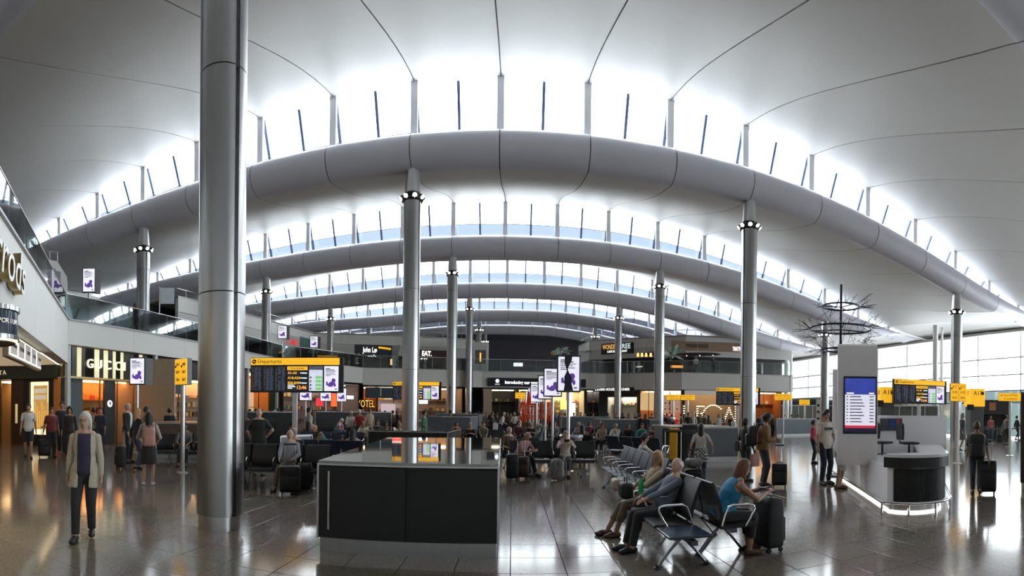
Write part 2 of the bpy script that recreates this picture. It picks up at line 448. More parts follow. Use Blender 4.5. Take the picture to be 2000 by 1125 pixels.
for ix in range(*TX):
    for iy in range(*TY):
        link('tile', tile_me, floor, ((ix + .5) * TS, (iy + .5) * TS, 0))
mb = MB()
x0, x1, y0, y1 = TX[0] * TS, TX[1] * TS, TY[0] * TS, TY[1] * TS
for a, b, c, d in ((-36, 40, -8, y0), (-36, 40, y1, 90), (-36, x0, y0, y1), (x1, 40, y0, y1)): mb.quad((a, c, 0), (b, c, 0), (b, d, 0), (a, d, 0))
mb.build('tile_field', M_floor, floor)['kind'] = 'stuff'
MB().bb(-36, 40, -8, 90, -0.3, -0.03).build('screed', M_deck, floor)

# ---------------------------------------------------------------- enclosing walls
stmesh('wall_back', MB().bb(-36, 36, -8.3, -8.0, 0, 14), mat('back_wall_grey', (0.5, 0.5, 0.5), 0.7))
stmesh('wall_far', MB().bb(-36, 36, 80.0, 80.3, 0, 17), mat('dark_purple_wall', (0.085, 0.08, 0.10), 0.7))
stmesh('wall_left', MB().bb(-36.3, -36, -8, 80, 0, 15), mat('side_wall_grey', (0.5, 0.5, 0.5), 0.7))
mb = MB(); ww = [(-36 + 2 * k) for k in range(37)]
for a, b in zip(ww, ww[1:]):
    mb.add([(a, 74.3 + .1, sill(6, a) - 1), (b, 74.4, sill(6, b) - 1), (b, 80, 13), (a, 80, 13)], [(0, 1, 2, 3)])
stmesh('trim_8', mb, mat('end_soffit', (0.10, 0.10, 0.12), 0.7))
# right hand glazed wall
def eave(y): return 8.75
M_gate = glass('teal_gate_pane', (0.024, 0.033, 0.031), .3, .05)
win = struct('window_8'); WX = 35.0
ys = [-8 + 4.4 * k for k in range(21)]
for a, b in zip(ys, ys[1:]):
    for z0, z1 in ((0.1, 2.9), (2.9, 3.9), (3.9, 5.2), (5.2, 6.6), (6.6, None)):
        za, zb = (z1, z1) if z1 else (eave(a), eave(b))
        MB().quad((WX, a + .03, z0), (WX, b - .03, z0), (WX, b - .03, zb), (WX, a + .03, za)).build('pane' if z0 > 3.5 else 'gate_pane', M_clear if z0 > 3.5 else M_gate, win)
    MB().box((WX, a, 4.8), (0.12, 0.08, 9.6)).build('mullion', mat('pale_mullion', (0.5, 0.52, 0.52), 0.5), win)
for z in (2.9, 3.9, 5.2, 6.6):
    MB().bb(WX - .2, WX + .05, -8, 80, z - .045, z + .045).build('transom', mat('grey_transom', (0.30, 0.31, 0.31), 0.5), win)
mb = MB()
mb.rings([[(WX + .4, y, 15) for y in ys], [(WX + .4, y, eave(y) + .15) for y in ys], [(WX - .5, y, eave(y) + .1) for y in ys], [(WX - .5, y, eave(y) - .12) for y in ys], [(WX + .1, y, eave(y) - .12) for y in ys]], closed=False)
mb.build('eave_beam', M_white, win)
portal('daylight_portal_8', (WX - .3, 36, 4.6), 88, 9.0, (-1, 0, 0))
stmesh('wall_right', MB().bb(35, 36.3, -8.3, -8, 0, 14), M_white)
# ================================================================ GALLERIES (first floor around the hall) AND SHOPS
DECK = 5.55
GA, GB, GC, GD, GE, GF, GG, GH, GI = [Vector((a, b)) for a, b in ((-5.93, 2.65), (-17.0, 14.4), (-17.0, 35.5), (-13.2, 43.9), (-2.85, 48.1), (9.0, 48.7), (15.4, 44.9), (26.0, 42.6), (27.0, 62.0))]
M_fascia = mat('fascia_off_white', (0.68, 0.68, 0.655), 0.6, vary=0.03, scale=0.8)
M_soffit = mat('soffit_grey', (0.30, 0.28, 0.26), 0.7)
M_hand = mat('handrail_steel', (0.45, 0.46, 0.47), 0.3, 1.0)
def seg_hit(P, Q, px, py=None):
    """where the sight line of a photo pixel meets the vertical plane through P-Q: distance along it and height"""
    r = ray(px, py if py is not None else HORIZON); d = Q - P
    den = r.x * d.y - r.y * d.x
    t = (P.x * d.y - P.y * d.x) / den
    hit = Vector((r.x * t, r.y * t)); s = (hit - P).dot(d.normalized())
    return s, EYE + r.z * t
def seg_frame(P, Q): return math.atan2((Q - P).y, (Q - P).x)
gal = struct('wall_gallery')
def fascia(P, Q, z0, z1, piece=4.0):
    L = (Q - P).length; n = max(1, round(L / piece)); a = seg_frame(P, Q)
    for k in range(n):
        s0, s1 = L * k / n, L * (k + 1) / n; c = P + (Q - P) * ((s0 + s1) / 2 / L)
        MB().box((0, 0.12, 0), (s1 - s0 - 0.012, 0.24, z1 - z0)).build('fascia_panel', M_fascia, gal, (c.x, c.y, (z0 + z1) / 2), a)
    MB().box((L / 2, 0.10, 0), (L, 0.34, 0.06)).build('coping', mat('coping_grey', (0.42, 0.43, 0.43), 0.5), gal, (P.x, P.y, z1 + .03), a)
SEGS = [(GA, GB, 3.7), (GB, GC, 4.5), (GC, GD, 4.2), (GD, GE, 4.05), (GE, GF, 4.05), (GF, GG, 4.0), (GG, GH, 4.0), (GH, GI, 4.0)]
for P, Q, z in SEGS: fascia(P, Q, z, DECK)
def balustrade(P, Q, label, step=1.7):
    L = (Q - P).length; n = max(1, round(L / step)); a = seg_frame(P, Q)
    t = thing('glass_balustrade', label, 'railing', (P.x, P.y, DECK + .06), a)
    for k in range(n):
        w = L / n
        MB().box((w * (k + .5), 0.13, 0.56), (w - .03, 0.016, 1.02)).build('pane', M_rail, t)
        MB().box((w * k + .02, 0.17, 0.52), (0.03, 0.03, 1.04)).build('post', M_hand, t)
    MB().cyl((0, .13, 1.10), (L, .13, 1.10), 0.024, n=8).build('handrail', M_hand, t, smooth=60)
balustrade(GA, GB, 'glass balustrade climbing across the white wall at the far left edge')
balustrade(GB, GC, 'long glass balustrade above the striped luxury shop on the left')
balustrade(GC, GD, 'short glass balustrade behind the big departures board')
balustrade(GD, GE, 'glass balustrade below the white lettered dark store sign')
balustrade(GE, GF, 'glass balustrade in front of the dark end wall, middle of the gallery')
balustrade(GF, GG, 'glass balustrade below the orange and white lettered cafe sign')
balustrade(GG, GH, 'glass balustrade below the brown restaurant fascia on the right')
# floors of the galleries
def slab(name, poly, z0, z1, m): return MB().prism([tuple(p) for p in poly], z0, z1).build(name, m, gal)
slab('gallery_floor', [GA + Vector((-.2, -.2)), GB + Vector((-.22, 0)), GC + Vector((-.22, 0)), (-35.9, 35.5), (-35.9, -7.9), (-6.2, -7.9)], 5.1, 5.5, M_soffit)
slab('gallery_floor', [GC + Vector((-.22, .1)), GD + Vector((-.15, .2)), GE + Vector((0, .25)), GF + Vector((.05, .25)), GG + Vector((.12, .22)), GH + Vector((.1, .25)), GI + Vector((.25, 0)), (27.2, 79.9), (-35.9, 79.9), (-35.9, 35.6)], 5.1, 5.5, M_soffit)
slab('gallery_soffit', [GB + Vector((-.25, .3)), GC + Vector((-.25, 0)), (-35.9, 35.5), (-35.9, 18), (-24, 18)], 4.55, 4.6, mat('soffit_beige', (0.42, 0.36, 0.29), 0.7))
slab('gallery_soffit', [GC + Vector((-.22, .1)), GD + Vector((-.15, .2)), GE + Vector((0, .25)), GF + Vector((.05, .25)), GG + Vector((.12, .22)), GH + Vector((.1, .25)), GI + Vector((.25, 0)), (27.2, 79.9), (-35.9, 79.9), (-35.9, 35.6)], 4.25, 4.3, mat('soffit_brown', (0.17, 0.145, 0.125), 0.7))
# lit shop ceiling with stepped coves below the near left gallery
cove = struct('ceiling_cove')
MC = mat('cream_ceiling_added_glow', (0.78, 0.60, 0.38), 0.6, vary=0.04, emit=.42); ML = mat('cove_strip_light', (1.0, 0.78, 0.48), 0.4, emit=13, vary=0.02)  # cream ceiling glows by added emission, in place of shop light falling on it
o = Vector((-1, -1)).normalized()
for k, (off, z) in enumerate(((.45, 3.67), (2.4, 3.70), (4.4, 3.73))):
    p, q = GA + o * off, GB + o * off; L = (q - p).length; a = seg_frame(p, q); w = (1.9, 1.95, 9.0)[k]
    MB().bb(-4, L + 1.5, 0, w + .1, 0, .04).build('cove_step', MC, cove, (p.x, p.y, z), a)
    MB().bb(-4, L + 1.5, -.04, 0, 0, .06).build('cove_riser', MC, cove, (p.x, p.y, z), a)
    MB().bb(-4, L + .5, .0, .05, -.012, -.002).build('strip_light', ML, cove, (p.x, p.y, z), a)
p, q = GA, GB; L = (q - p).length; a = seg_frame(p, q)
MB().bb(0, L, 0.0, .5, 0, .05).build('cove_soffit', M_fascia, cove, (p.x, p.y, 3.66), a)
# white posts that carry the left gallery
for px, yy in ((118, 14.55), (306, None), (486, None), (543, None)):
    if yy is None: s, _ = seg_hit(GB, GC, px); P = GB + (GC - GB).normalized() * s
    else: P = Vector((-17.05, 14.55))
    t = thing('shopfront_post', {118: 'pale square post at the corner left of the striped luxury shop', 306: 'pale square post right of the striped luxury shop', 486: 'pale post left of the orange lit shop', 543: 'pale post right of the orange lit shop'}[px], 'post', (P.x - .13, P.y, 0))
    MB().rbox((0, 0, 2.25), (0.2, 0.2, 4.48), 0.02).build('shaft', mat('post_grey', (0.5, 0.53, 0.54), 0.5), t)
    MB().rbox((0, 0, 0.06), (0.30, 0.24, 0.12), 0.01).build('base_plate', M_steel2, t)

# ---------------------------------------------------------------- shop builder
GOODS = [mat('goods_%d' % i, c, 0.5) for i, c in enumerate(((0.5, 0.08, 0.05), (0.6, 0.45, 0.2), (0.08, 0.06, 0.05), (0.6, 0.55, 0.45), (0.08, 0.12, 0.3), (0.12, 0.3, 0.16), (0.65, 0.3, 0.06), (0.7, 0.7, 0.7)))]
def shop(label, P, Q, s0, s1, h, wall, light, depth=3.0, shelves=3, strength=6.0, seed=1, goods=True, name='shop_unit', inset=0.3, mullions=2):
    """a lit shop unit standing between s0 and s1 along P-Q: back and side walls, ceiling lights, shelves of goods, glass front"""
    rng = random.Random(seed); a = seg_frame(P, Q); b = P + (Q - P).normalized() * s0; W = s1 - s0
    t = thing(name, label, 'shop', (b.x, b.y, 0), a)
    MB().bb(0, W, inset + depth, inset + depth + .1, 0, h).build('back_wall', wall, t)
    MB().bb(0, .08, inset, inset + depth, 0, h).build('side_wall', wall, t); MB().bb(W - .08, W, inset, inset + depth, 0, h).build('side_wall', wall, t)
    MB().bb(0, W, inset, inset + depth, h, h + .06).build('shop_ceiling', mat('shop_ceiling', (0.5, 0.47, 0.43), 0.6), t)
    for k in range(2):
        y = inset + depth * (.35 + .4 * k)
        MB().bb(W * .08, W * .92, y - .07, y + .07, h - .05, h - .01).build('light_strip', light, t)
    for k in range(shelves):
        z = 0.7 + (h - 1.3) * k / max(1, shelves - 1) * .8
        sh = MB().bb(.12, W - .12, inset + depth - .5, inset + depth - .02, z, z + .04).build('shelf', mat('shelf_wood', (0.30, 0.17, 0.08), 0.5), t)
        if goods:
            x = .3
            while x < W - .4:
                w = rng.uniform(.14, .34); g = rng.uniform(.12, .34)
                MB().rbox((x + w / 2, inset + depth - .25, z + .04 + g / 2), (w * .9, .2, g), .03, n=2).build('goods', rng.choice(GOODS), sh)
                x += w + rng.uniform(.06, .3)
    for k in range(mullions + 1):
        x = W * k / max(1, mullions) if mullions else 0
        MB().bb(max(0, x - .03), min(W, x + .03), inset - .06, inset, 0, h).build('front_mullion', mat('bronze_frame', (0.16, 0.10, 0.05), 0.35, 0.7), t)
    return t
def panel(parent, x0, x1, z0, z1, m, y=0.0, d=0.06, name='panel'): return MB().bb(x0, x1, y - d, y, z0, z1).build(name, m, parent)
def sign_on(P, Q, label, px0, px1, py0, py1, m, cat='sign', off=0.05, name='shop_sign', d=0.10):
    """sign box filling a photo rectangle on the vertical plane P-Q; returns thing, width, height"""
    n = Vector(((Q - P).y, -(Q - P).x)).normalized()
    s0, z1 = seg_hit(P, Q, px0, py0); s1, _ = seg_hit(P, Q, px1, py0); _, z0 = seg_hit(P, Q, (px0 + px1) / 2, py1); _, z1 = seg_hit(P, Q, (px0 + px1) / 2, py0)
    b = P + (Q - P).normalized() * s0 + n * off
    t = thing(name, label, cat, (b.x, b.y, z0), seg_frame(P, Q))
    MB().bb(0, s1 - s0, 0, d, 0, z1 - z0).build('sign_box', m, t)
    return t, s1 - s0, z1 - z0
M_lit = mat('sign_white_glow', (1, 0.98, 0.94), 0.4, emit=1.6, vary=0.01)
L_warm = mat('warm_shop_light', (1.0, 0.62, 0.28), 0.4, emit=14, vary=0.02)
L_orange = mat('orange_shop_light', (1.0, 0.42, 0.12), 0.4, emit=16, vary=0.02)
L_white = mat('white_shop_light', (1.0, 0.90, 0.74), 0.4, emit=14, vary=0.02)
W_orange = mat('orange_wall', (0.62, 0.28, 0.08), 0.55); W_cream = mat('cream_wall', (0.62, 0.52, 0.38), 0.6)
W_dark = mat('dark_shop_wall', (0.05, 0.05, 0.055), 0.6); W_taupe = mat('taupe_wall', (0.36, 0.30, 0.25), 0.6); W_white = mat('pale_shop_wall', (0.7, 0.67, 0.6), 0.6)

# ---- the striped luxury shop on the left
def SX(px): return seg_hit(GB, GC, px)[0]
s0, s1 = SX(128) + .1, SX(303) - .05
t = shop('luxury shop with striped glowing fascia and five pale capital letters', GB, GC, s0, s1, 3.05, W_orange, L_orange, depth=1.5, seed=3, inset=.45, mullions=5, name='luxury_shop')
W = s1 - s0
def lx(px): return SX(px) - s0
panel(t, 0, W, 3.05, 3.14, mat('gold_trim', (0.45, 0.36, 0.16), 0.35, 0.8), .3, .15, 'gold_trim')
M_champ = mat('glowing_champagne_strip', (0.86, 0.80, 0.50), 0.4, emit=0.55, vary=0.1); M_mir = mat('smoked_mirror', (0.16, 0.155, 0.14), 0.15, 0.9)
edges = [130, 134, 148, 158, 167, 175, 182, 192, 202, 210, 219, 228, 234, 243, 249, 262, 270, 279, 286, 295, 303]
lit = {158, 192, 210, 228, 243, 279}
for a, b in zip(edges, edges[1:]):
    panel(t, lx(a) + .01, lx(b) - .01, 3.14, 4.46, M_champ if a in lit else (M_mir if (a // 3) % 2 else mat('black_mirror', (0.03, 0.03, 0.03), 0.12, 0.6)), .35, .06, 'fascia_strip')
for ch, px in zip('GUCCI', (182, 199, 217, 236, 249)):
    text(t, ch, 0.60, mat('letter_cream', (0.9, 0.86, 0.68), 0.4, emit=0.8), (lx(px), .22, 3.75), depth=.05, name='letter')
panel(t, 0, lx(172), 0, 3.05, mat('dark_green_hoarding', (0.06, 0.085, 0.085), 0.5), .42, .05, 'hoarding')
panel(t, lx(213), lx(234), 0, 3.05, M_black, .42, .12, 'pier')
MB().cyl((lx(223), .28, 1.95), (lx(223), .31, 1.95), .16, n=24).build('emblem', M_lit, t)
MB().box((lx(223), .27, 1.98), (.10, .02, .10), rx=0, ry=.7).build('emblem_mark', M_black, t); MB().box((lx(223) + .03, .27, 1.90), (.07, .02, .06), ry=.4).build('emblem_mark', M_black, t)
# ---- bag shop right of it
s0, s1 = SX(308) + .15, SX(480); s1 = min(s1, 14.2)
t = shop('warm lit bag shop behind the yellow sign on the left', GB, GC, s0, s1, 3.4, mat('bag_shop_wall', (0.5, 0.36, 0.24), 0.6), L_warm, depth=1.3, shelves=4, seed=9, mullions=4, strength=5)
panel(t, 0, s1 - s0, 3.4, 4.46, M_black, .3, .08, 'fascia')
panel(t, .3, 2.2, 3.75, 4.4, mat('dark_red_print', (0.16, 0.035, 0.02), 0.5, emit=.25), .21, .03, 'poster_screen')
for k, x in enumerate((.75, 1.25, 1.75)):
    MB().ell((x, .16, 4.12), (.07, .012, .2), 8, 6).build('poster_figure', mat('salmon_print', (0.75, 0.25, 0.16), .5, emit=.4), t)
panel(t, .25, 2.3, 2.55, 3.5, M_dark, .2, .05, 'screen')
# ---- orange lit shop and dark glass shop further along
s0, s1 = SX(487) + .2, SX(541)
t = shop('orange lit shop between two pale posts under the departures board', GB, GC, s0, min(s1, 19.2), 4.3, W_orange, L_orange, depth=1.6, seed=11, mullions=2)
panel(t, (min(s1, 19.2) - s0) * .55, min(s1, 19.2) - s0 - .1, .2, 4.0, mat('cream_lit_panel', (0.85, 0.62, 0.36), .6, emit=.35), 1.6, .1, 'tall_panel')
s1b = (GC - GB).length
t = shop('dark glazed shop right of the orange lit shop', GB, GC, min(s1, 19.2) + .1, s1b - .2, 4.3, mat('green_grey_wall', (0.10, 0.12, 0.10), .6), mat('dim_shop_light', (0.8, 0.85, 0.6), .4, emit=5), depth=1.6, seed=12, mullions=2)
L1 = (GD - GC).length
t = shop('shop with red lit signs behind the departures board pole', GC, GD, 0.2, L1 - .2, 4.0, mat('grey_red_wall', (0.22, 0.16, 0.15), .6), L_white, depth=3, seed=13, mullions=3)
for px, py, w, h, c in ((627, 785, .75, .6, (0.8, 0.02, 0.03)), (655, 781, .65, 1.1, (0.9, 0.10, 0.02)), (686, 776, .9, .3, (0.9, .9, .9))):
    s, z = seg_hit(GC, GD, px, py); panel(t, s - .2 - w / 2, s - .2 + w / 2, z - h / 2, z + h / 2, mat('lit_sign_%d' % px, c, .4, emit=1.4), .2, .08, 'lit_sign')
# ---- far shops, D-E
def far_shop(P, Q, px0, px1, label, wall, light, h=3.9, **k):
    a, _ = seg_hit(P, Q, px0); b, _ = seg_hit(P, Q, px1); L = (Q - P).length
    a = max(.05, a); b = min(L - .05, b); return shop(label, P, Q, a, b, h, wall, light, **k), a, b
t, a, b = far_shop(GD, GE, 690, 737, 'far shop with glowing yellow and red lettered wall', mat('red_gold_wall', (0.45, 0.18, 0.07), .6), L_warm, seed=21)
s, z = seg_hit(GD, GE, 715, 789); text(t, 'YOTEL', .9, mat('gold_letters', (0.95, 0.6, 0.1), .4, emit=1.0), (s - a, .25, z), name='lettering', width=1.6)
t, a, b = far_shop(GD, GE, 738, 800, 'far pale shop with red striped fascia left of the near middle column', W_white, L_white, seed=22)
s, z = seg_hit(GD, GE, 762, 783); panel(t, .1, b - a - .1, z + .3, z + .55, mat('red_lit_band', (0.9, 0.05, 0.05), .4, emit=1.2), .25, .05, 'lit_band'); panel(t, .1, b - a - .1, z + .62, z + .78, M_lit, .25, .05, 'lit_band')
panel(t, .3, 1.6, .6, 2.4, mat('pink_poster', (0.8, 0.62, 0.66), .5, emit=.5), .25, .05, 'poster')
t, a, b = far_shop(GD, GE, 801, 905, 'far taupe cafe with lit menu screen behind the middle columns', W_taupe, L_warm, seed=23)
s, z = seg_hit(GD, GE, 826, 781); panel(t, s - a - .5, s - a + .5, z - .35, z + .35, M_lit, .25, .05, 'menu_screen')
tb, w, h = sign_on(GD, GE, 'dark teal bulkhead panel hanging above the far shops', 711, 763, 758, 778, mat('dark_teal', (0.03, 0.05, 0.065), .5), off=1.2, name='bulkhead_panel', cat='panel')
MB().bb(w * .55, w * .58, -.03, 0, h * .2, h * 1.1).build('label_strip', M_white, tb)
for f in (.1, .9): MB().bb(w * f - .02, w * f + .02, .02, .06, h, 4.26 - tb.location.z).build('hanger', M_hand, tb)
# E-F
t, a, b = far_shop(GE, GF, 906, 1010, 'dark entrance below the long white lettered sign', W_dark, mat('dim_warm_light', (1, .8, .5), .4, emit=6), seed=31, shelves=2)
panel(t, .1, .9, 0, 3.9, mat('beige_pier', (0.45, 0.34, 0.26), .6), .2, .3, 'pier')
t, a, b = far_shop(GE, GF, 1012, 1056, 'far grocery shop behind the red lattice tower', W_cream, L_warm, seed=32)
panel(t, .2, b - a - .2, 3.2, 3.8, mat('green_fascia', (0.05, 0.22, 0.12), .5, emit=.2), .2, .06, 'fascia')
t, a, b = far_shop(GE, GF, 1058, 1143, 'bright duty free shop with glowing shelves behind the pole screens', W_cream, mat('bright_shop_light', (1.0, .82, .5), .4, emit=30), seed=33, shelves=5, mullions=1)
for px, py, w, h, c in ((1118, 778, .5, 1.4, (.95, .97, 1)), (1106, 790, .6, .9, (.95, .75, .15)), (1121, 800, .9, 1.3, (.95, .95, .97)), (1113, 772, .35, .9, (.8, .05, .04))):
    s, z = seg_hit(GE, GF, px, py); panel(t, s - a - w / 2, s - a + w / 2, z - h / 2, z + h / 2, mat('duty_free_panel_%d' % px, c, .4, emit=1.5), 1.2 + px % 3 * .3, .05, 'lit_display')
sg, w, h = sign_on(GE, GF, 'long dark sign with white words announcing something new', 952, 1144, 739, 755.5, mat('navy_sign', (0.012, 0.015, 0.03), .4), off=.12)
text(sg, 'Introducing our new', .42, M_lit, (w * .34, -.03, h * .46), width=w * .33, bold=.008)
MB().cyl((w * .10, -.01, h * .62), (w * .10, -.03, h * .62), .18, n=16).build('crest', M_lit, sg); MB().bb(w * .075, w * .125, -.03, -.01, h * .14, h * .3).build('crest_caption', mat('dim_white', (.6, .6, .65), .5, emit=.4), sg)
# F-G
t, a, b = far_shop(GE, GF, 1146, 1172, 'dark bureau with black screens left of the currency kiosk', W_dark, L_white, seed=34, depth=.8)
t, a, b = far_shop(GF, GG, 1176, 1243, 'currency kiosk with white lit words and black monitors', W_white, L_white, seed=41, shelves=2, h=3.6, depth=1.4)
panel(t, 0, b - a, 3.3, 3.75, M_black, .25, .06, 'fascia'); text(t, 'Money Exchange', .34, M_lit, ((b - a) * .5, .16, 3.05), width=(b - a) * .5, bold=.006)
sg, w, h = sign_on(GF, GG, 'black fascia sign with white seafood bar name above the kiosk', 1156, 1240, 757, 765, M_black, off=.25)
text(sg, 'CAVIAR HOUSE & PRUNIER', .34, M_lit, (w * .5, -.03, h * .5), width=w * .8)
t, a, b = far_shop(GF, GG, 1248, 1283, 'shop with softly glowing orange wall left of the second beam column', mat('glow_wood', (0.75, 0.45, 0.20), .5), L_warm, seed=42, shelves=1, goods=False)
panel(t, .05, b - a - .05, 2.05, 3.7, mat('amber_lit_panel', (0.95, 0.62, 0.30), .5, emit=.55), .3, .05, 'lit_panel')
t, a, b = far_shop(GF, GG, 1285, 1330, 'pink walled shop with dark round dots above a red display', mat('pink_beige_wall', (0.75, 0.5, 0.38), .6), L_white, seed=43, shelves=1, goods=False, depth=1.0)
panel(t, .05, b - a - .05, 1.9, 3.5, mat('salmon_lit_panel', (0.85, 0.55, 0.40), .5, emit=.3), .4, .05, 'lit_panel')
for k in range(9): MB().cyl((.25 + (k % 5) * .38, .33, 2.2 + (k // 5) * .55), (.25 + (k % 5) * .38, .36, 2.2 + (k // 5) * .55), .07, n=10).build('dot', M_black, t)
# G-H
t, a, b = far_shop(GG, GH, 1337, 1452, 'taupe restaurant with giant bulb lit letters on the right', W_taupe, L_warm, seed=51, shelves=1, goods=False, mullions=1)
panel(t, 0, b - a, 3.55, 3.95, mat('white_lit_lip', (0.75, 0.72, 0.66), .5, emit=.15), .2, .1, 'lit_lip')
M_bulb = mat('bulb_glow', (1.0, 0.80, 0.50), .4, emit=4.0)
def bulbs(px, pts, sc_=1.0):
    s, _ = seg_hit(GG, GH, px, 800); lt = MB().bb(0, .01, 0, .01, 0, .01)
    g = MB()
    for x, z in pts: g.box((s - a + x * sc_, .0, z), (.16, .06, .07))
    o_ = g.build('bulb_letter', M_bulb, t); o_['kind'] = 'stuff'; return o_
col5 = [(.0, 1.15 + k * .22) for k in range(7)]
bulbs(1336, col5[3:])
bulbs(1362, col5 + [(x, z) for z in (1.15, 1.8, 2.47) for x in (.2, .4, .6)])
bulbs(1393, [(.95 * math.cos(rad(q)), 1.65 + .95 * math.sin(rad(q))) for q in range(40, 230, 14)])
bulbs(1424, [(-.45 + k * .075, 1.15 + k * .2) for k in range(7)] + [(.45 - k * .075, 1.15 + k * .2) for k in range(7)])
bulbs(1437, col5)
t, a, b = far_shop(GG, GH, 1456, 1528, 'orange brown lit shop at the right end of the gallery', mat('rust_wall', (0.5, 0.2, 0.08), .6), L_warm, seed=52, shelves=2)

V_ = Vector
# ---- upper floor fascias
UPL = [Vector(p) for p in ((-22.6, 29.5), (-20.5, 50.0), (-4.5, 57.5), (-4.0, 66.0))]
UPR = [Vector(p) for p in ((8.0, 62.0), (8.6, 57.2), (17.6, 50.0), (29.0, 47.8))]
ug = struct('wall_upper')
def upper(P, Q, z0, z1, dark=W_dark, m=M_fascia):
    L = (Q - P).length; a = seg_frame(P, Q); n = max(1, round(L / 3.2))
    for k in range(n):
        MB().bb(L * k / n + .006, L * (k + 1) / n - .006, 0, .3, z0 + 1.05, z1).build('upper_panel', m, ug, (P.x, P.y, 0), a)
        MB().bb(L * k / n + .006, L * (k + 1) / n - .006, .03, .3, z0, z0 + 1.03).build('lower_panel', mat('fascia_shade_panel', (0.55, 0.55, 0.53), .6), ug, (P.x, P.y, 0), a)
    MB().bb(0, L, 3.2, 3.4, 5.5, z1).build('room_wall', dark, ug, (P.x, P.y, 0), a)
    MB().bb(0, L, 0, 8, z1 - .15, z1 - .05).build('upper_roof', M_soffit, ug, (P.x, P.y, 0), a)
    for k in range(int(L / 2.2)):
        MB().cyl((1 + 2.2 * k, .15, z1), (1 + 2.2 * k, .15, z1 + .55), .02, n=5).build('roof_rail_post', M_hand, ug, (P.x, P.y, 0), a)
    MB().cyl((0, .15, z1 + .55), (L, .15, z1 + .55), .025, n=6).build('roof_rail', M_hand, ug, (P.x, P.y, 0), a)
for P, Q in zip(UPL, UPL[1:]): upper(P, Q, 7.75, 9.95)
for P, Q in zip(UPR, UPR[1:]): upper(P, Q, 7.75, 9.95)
sg, w, h = sign_on(UPL[1], UPL[2], 'dark store sign with two white words on the far left gallery', 693, 774, 674, 698, mat('store_sign_dark', (0.025, 0.028, 0.04), .4))
text(sg, 'John Lewis', .8, M_lit, (w * .42, -.03, h * .58), width=w * .46, bold=.006)
text(sg, 'cafe', .3, M_lit, (w * .42, -.03, h * .12), width=w * .22)
sg, w, h = sign_on(UPL[1], UPL[2], 'dark red sign with three bold white letters and a full stop', 815, 872, 684, 699, mat('maroon_sign', (0.07, 0.03, 0.03), .5))
text(sg, 'EAT.', .75, M_lit, (w * .32, -.03, h * .5), width=w * .33, bold=.02)
sg, w, h = sign_on(UPL[0], UPL[1], 'pale cafe fascia with red script word on the left gallery', 552, 585, 655, 680, mat('pale_grey_fascia', (.45, .46, .46), .5))
text(sg, 'Caffe', .9, mat('red_script', (0.9, 0.05, 0.06), .4, emit=.5), (w * .5, -.03, h * .5), shear=.4, width=w * .7, bold=.01)
sg, w, h = sign_on(UPL[0], UPL[1], 'teal glazed panel right of the red script word', 586, 606, 660, 686, mat('teal_panel', (.05, .16, .15), .3))
for k in (1, 2): MB().bb(w * k / 3 - .02, w * k / 3 + .02, -.03, 0, 0, h).build('mullion', M_hand, sg)
sg, w, h = sign_on(UPR[1], UPR[2], 'dark cafe sign with orange and pale capital letters', 1175, 1238, 670, 691, M_black)
text(sg, 'WONDER', .75, mat('orange_letters', (0.95, .45, .12), .4, emit=.8), (w * .27, -.03, h * .65), width=w * .46, bold=.01)
text(sg, 'TREE', .75, mat('pale_blue_letters', (0.7, .85, .9), .4, emit=.8), (w * .73, -.03, h * .65), width=w * .36, bold=.01)
text(sg, 'CAFE RESTAURANT', .35, M_lit, (w * .5, -.03, h * .22), width=w * .62)
text(sg, 'ALL DAY DINING', .34, mat('grey_letters', (.12, .12, .12), .5), (-w * .55, -.02, h * .35), width=w * .45)
sg, w, h = sign_on(UPR[2], UPR[3], 'long brown restaurant fascia with dark lettering on the right gallery', 1312, 1445, 668, 686, mat('brown_fascia', (0.30, 0.19, 0.12), .6))
text(sg, 'FOOD & RESTAURANT', .6, mat('olive_letters', (.10, .12, .09), .5), (w * .36, -.02, h * .5), width=w * .34)
text(sg, 'TRATTORIA', .6, M_lit, (w * .99, -.03, h * .35), width=w * .2, bold=.01)
# restaurant fittings upstairs: pendant lamps, awning, light rail, counter, screens
for k, px in enumerate((1246, 1254, 1262, 1271)):
    p = at_d(px, 694, 50.5); t = thing('pendant_lamp', ('first', 'second', 'third', 'fourth')[k] + ' small orange pendant lamp from the left, by the second beam column upstairs', 'lamp', (p.x, p.y, p.z - .12))
    MB().cyl((0, 0, 0), (0, 0, .34), .13, .09, 10).build('shade', mat('orange_shade', (1, .35, .10), .4, emit=3), t, smooth=50); MB().cyl((0, 0, .34), (0, 0, 1.4), .012, n=5).build('cord', M_black, t)
for px0, px1, py, nm in ((1283, 1340, 690, 'dark brown awning over the upper cafe right of the orange lettered sign'), (1362, 1448, 692, 'long dark oval canopy under the brown restaurant fascia')):
    p = at_d(px0, py, 51.6); q = at_d(px1, py, 51.0); d = q - p; t = thing('awning', nm, 'awning', (p.x, p.y, p.z), math.atan2(d.y, d.x)); L = Vector((d.x, d.y)).length
    MB().lathe([(.02, -.15), (.5, -.10), (.55, 0), (.45, .10), (.02, .16)], n=20).build('canopy', mat('dark_brown_canopy', (.07, .05, .045), .5), t, smooth=40).scale = (L, 1.6, 1)
    for k in range(3): MB().cyl((L * (k - 1) * .3, 0, .1), (L * (k - 1) * .3, 0, 1.2), .015, n=5).build('hanger', M_hand, t)
    for k in range(3): MB().cyl((L * (k - 1) * .3 + .3, -.3, -.2), (L * (k - 1) * .3 + .3, -.3, -.14), .06, n=8).build('downlight', M_lit, t)
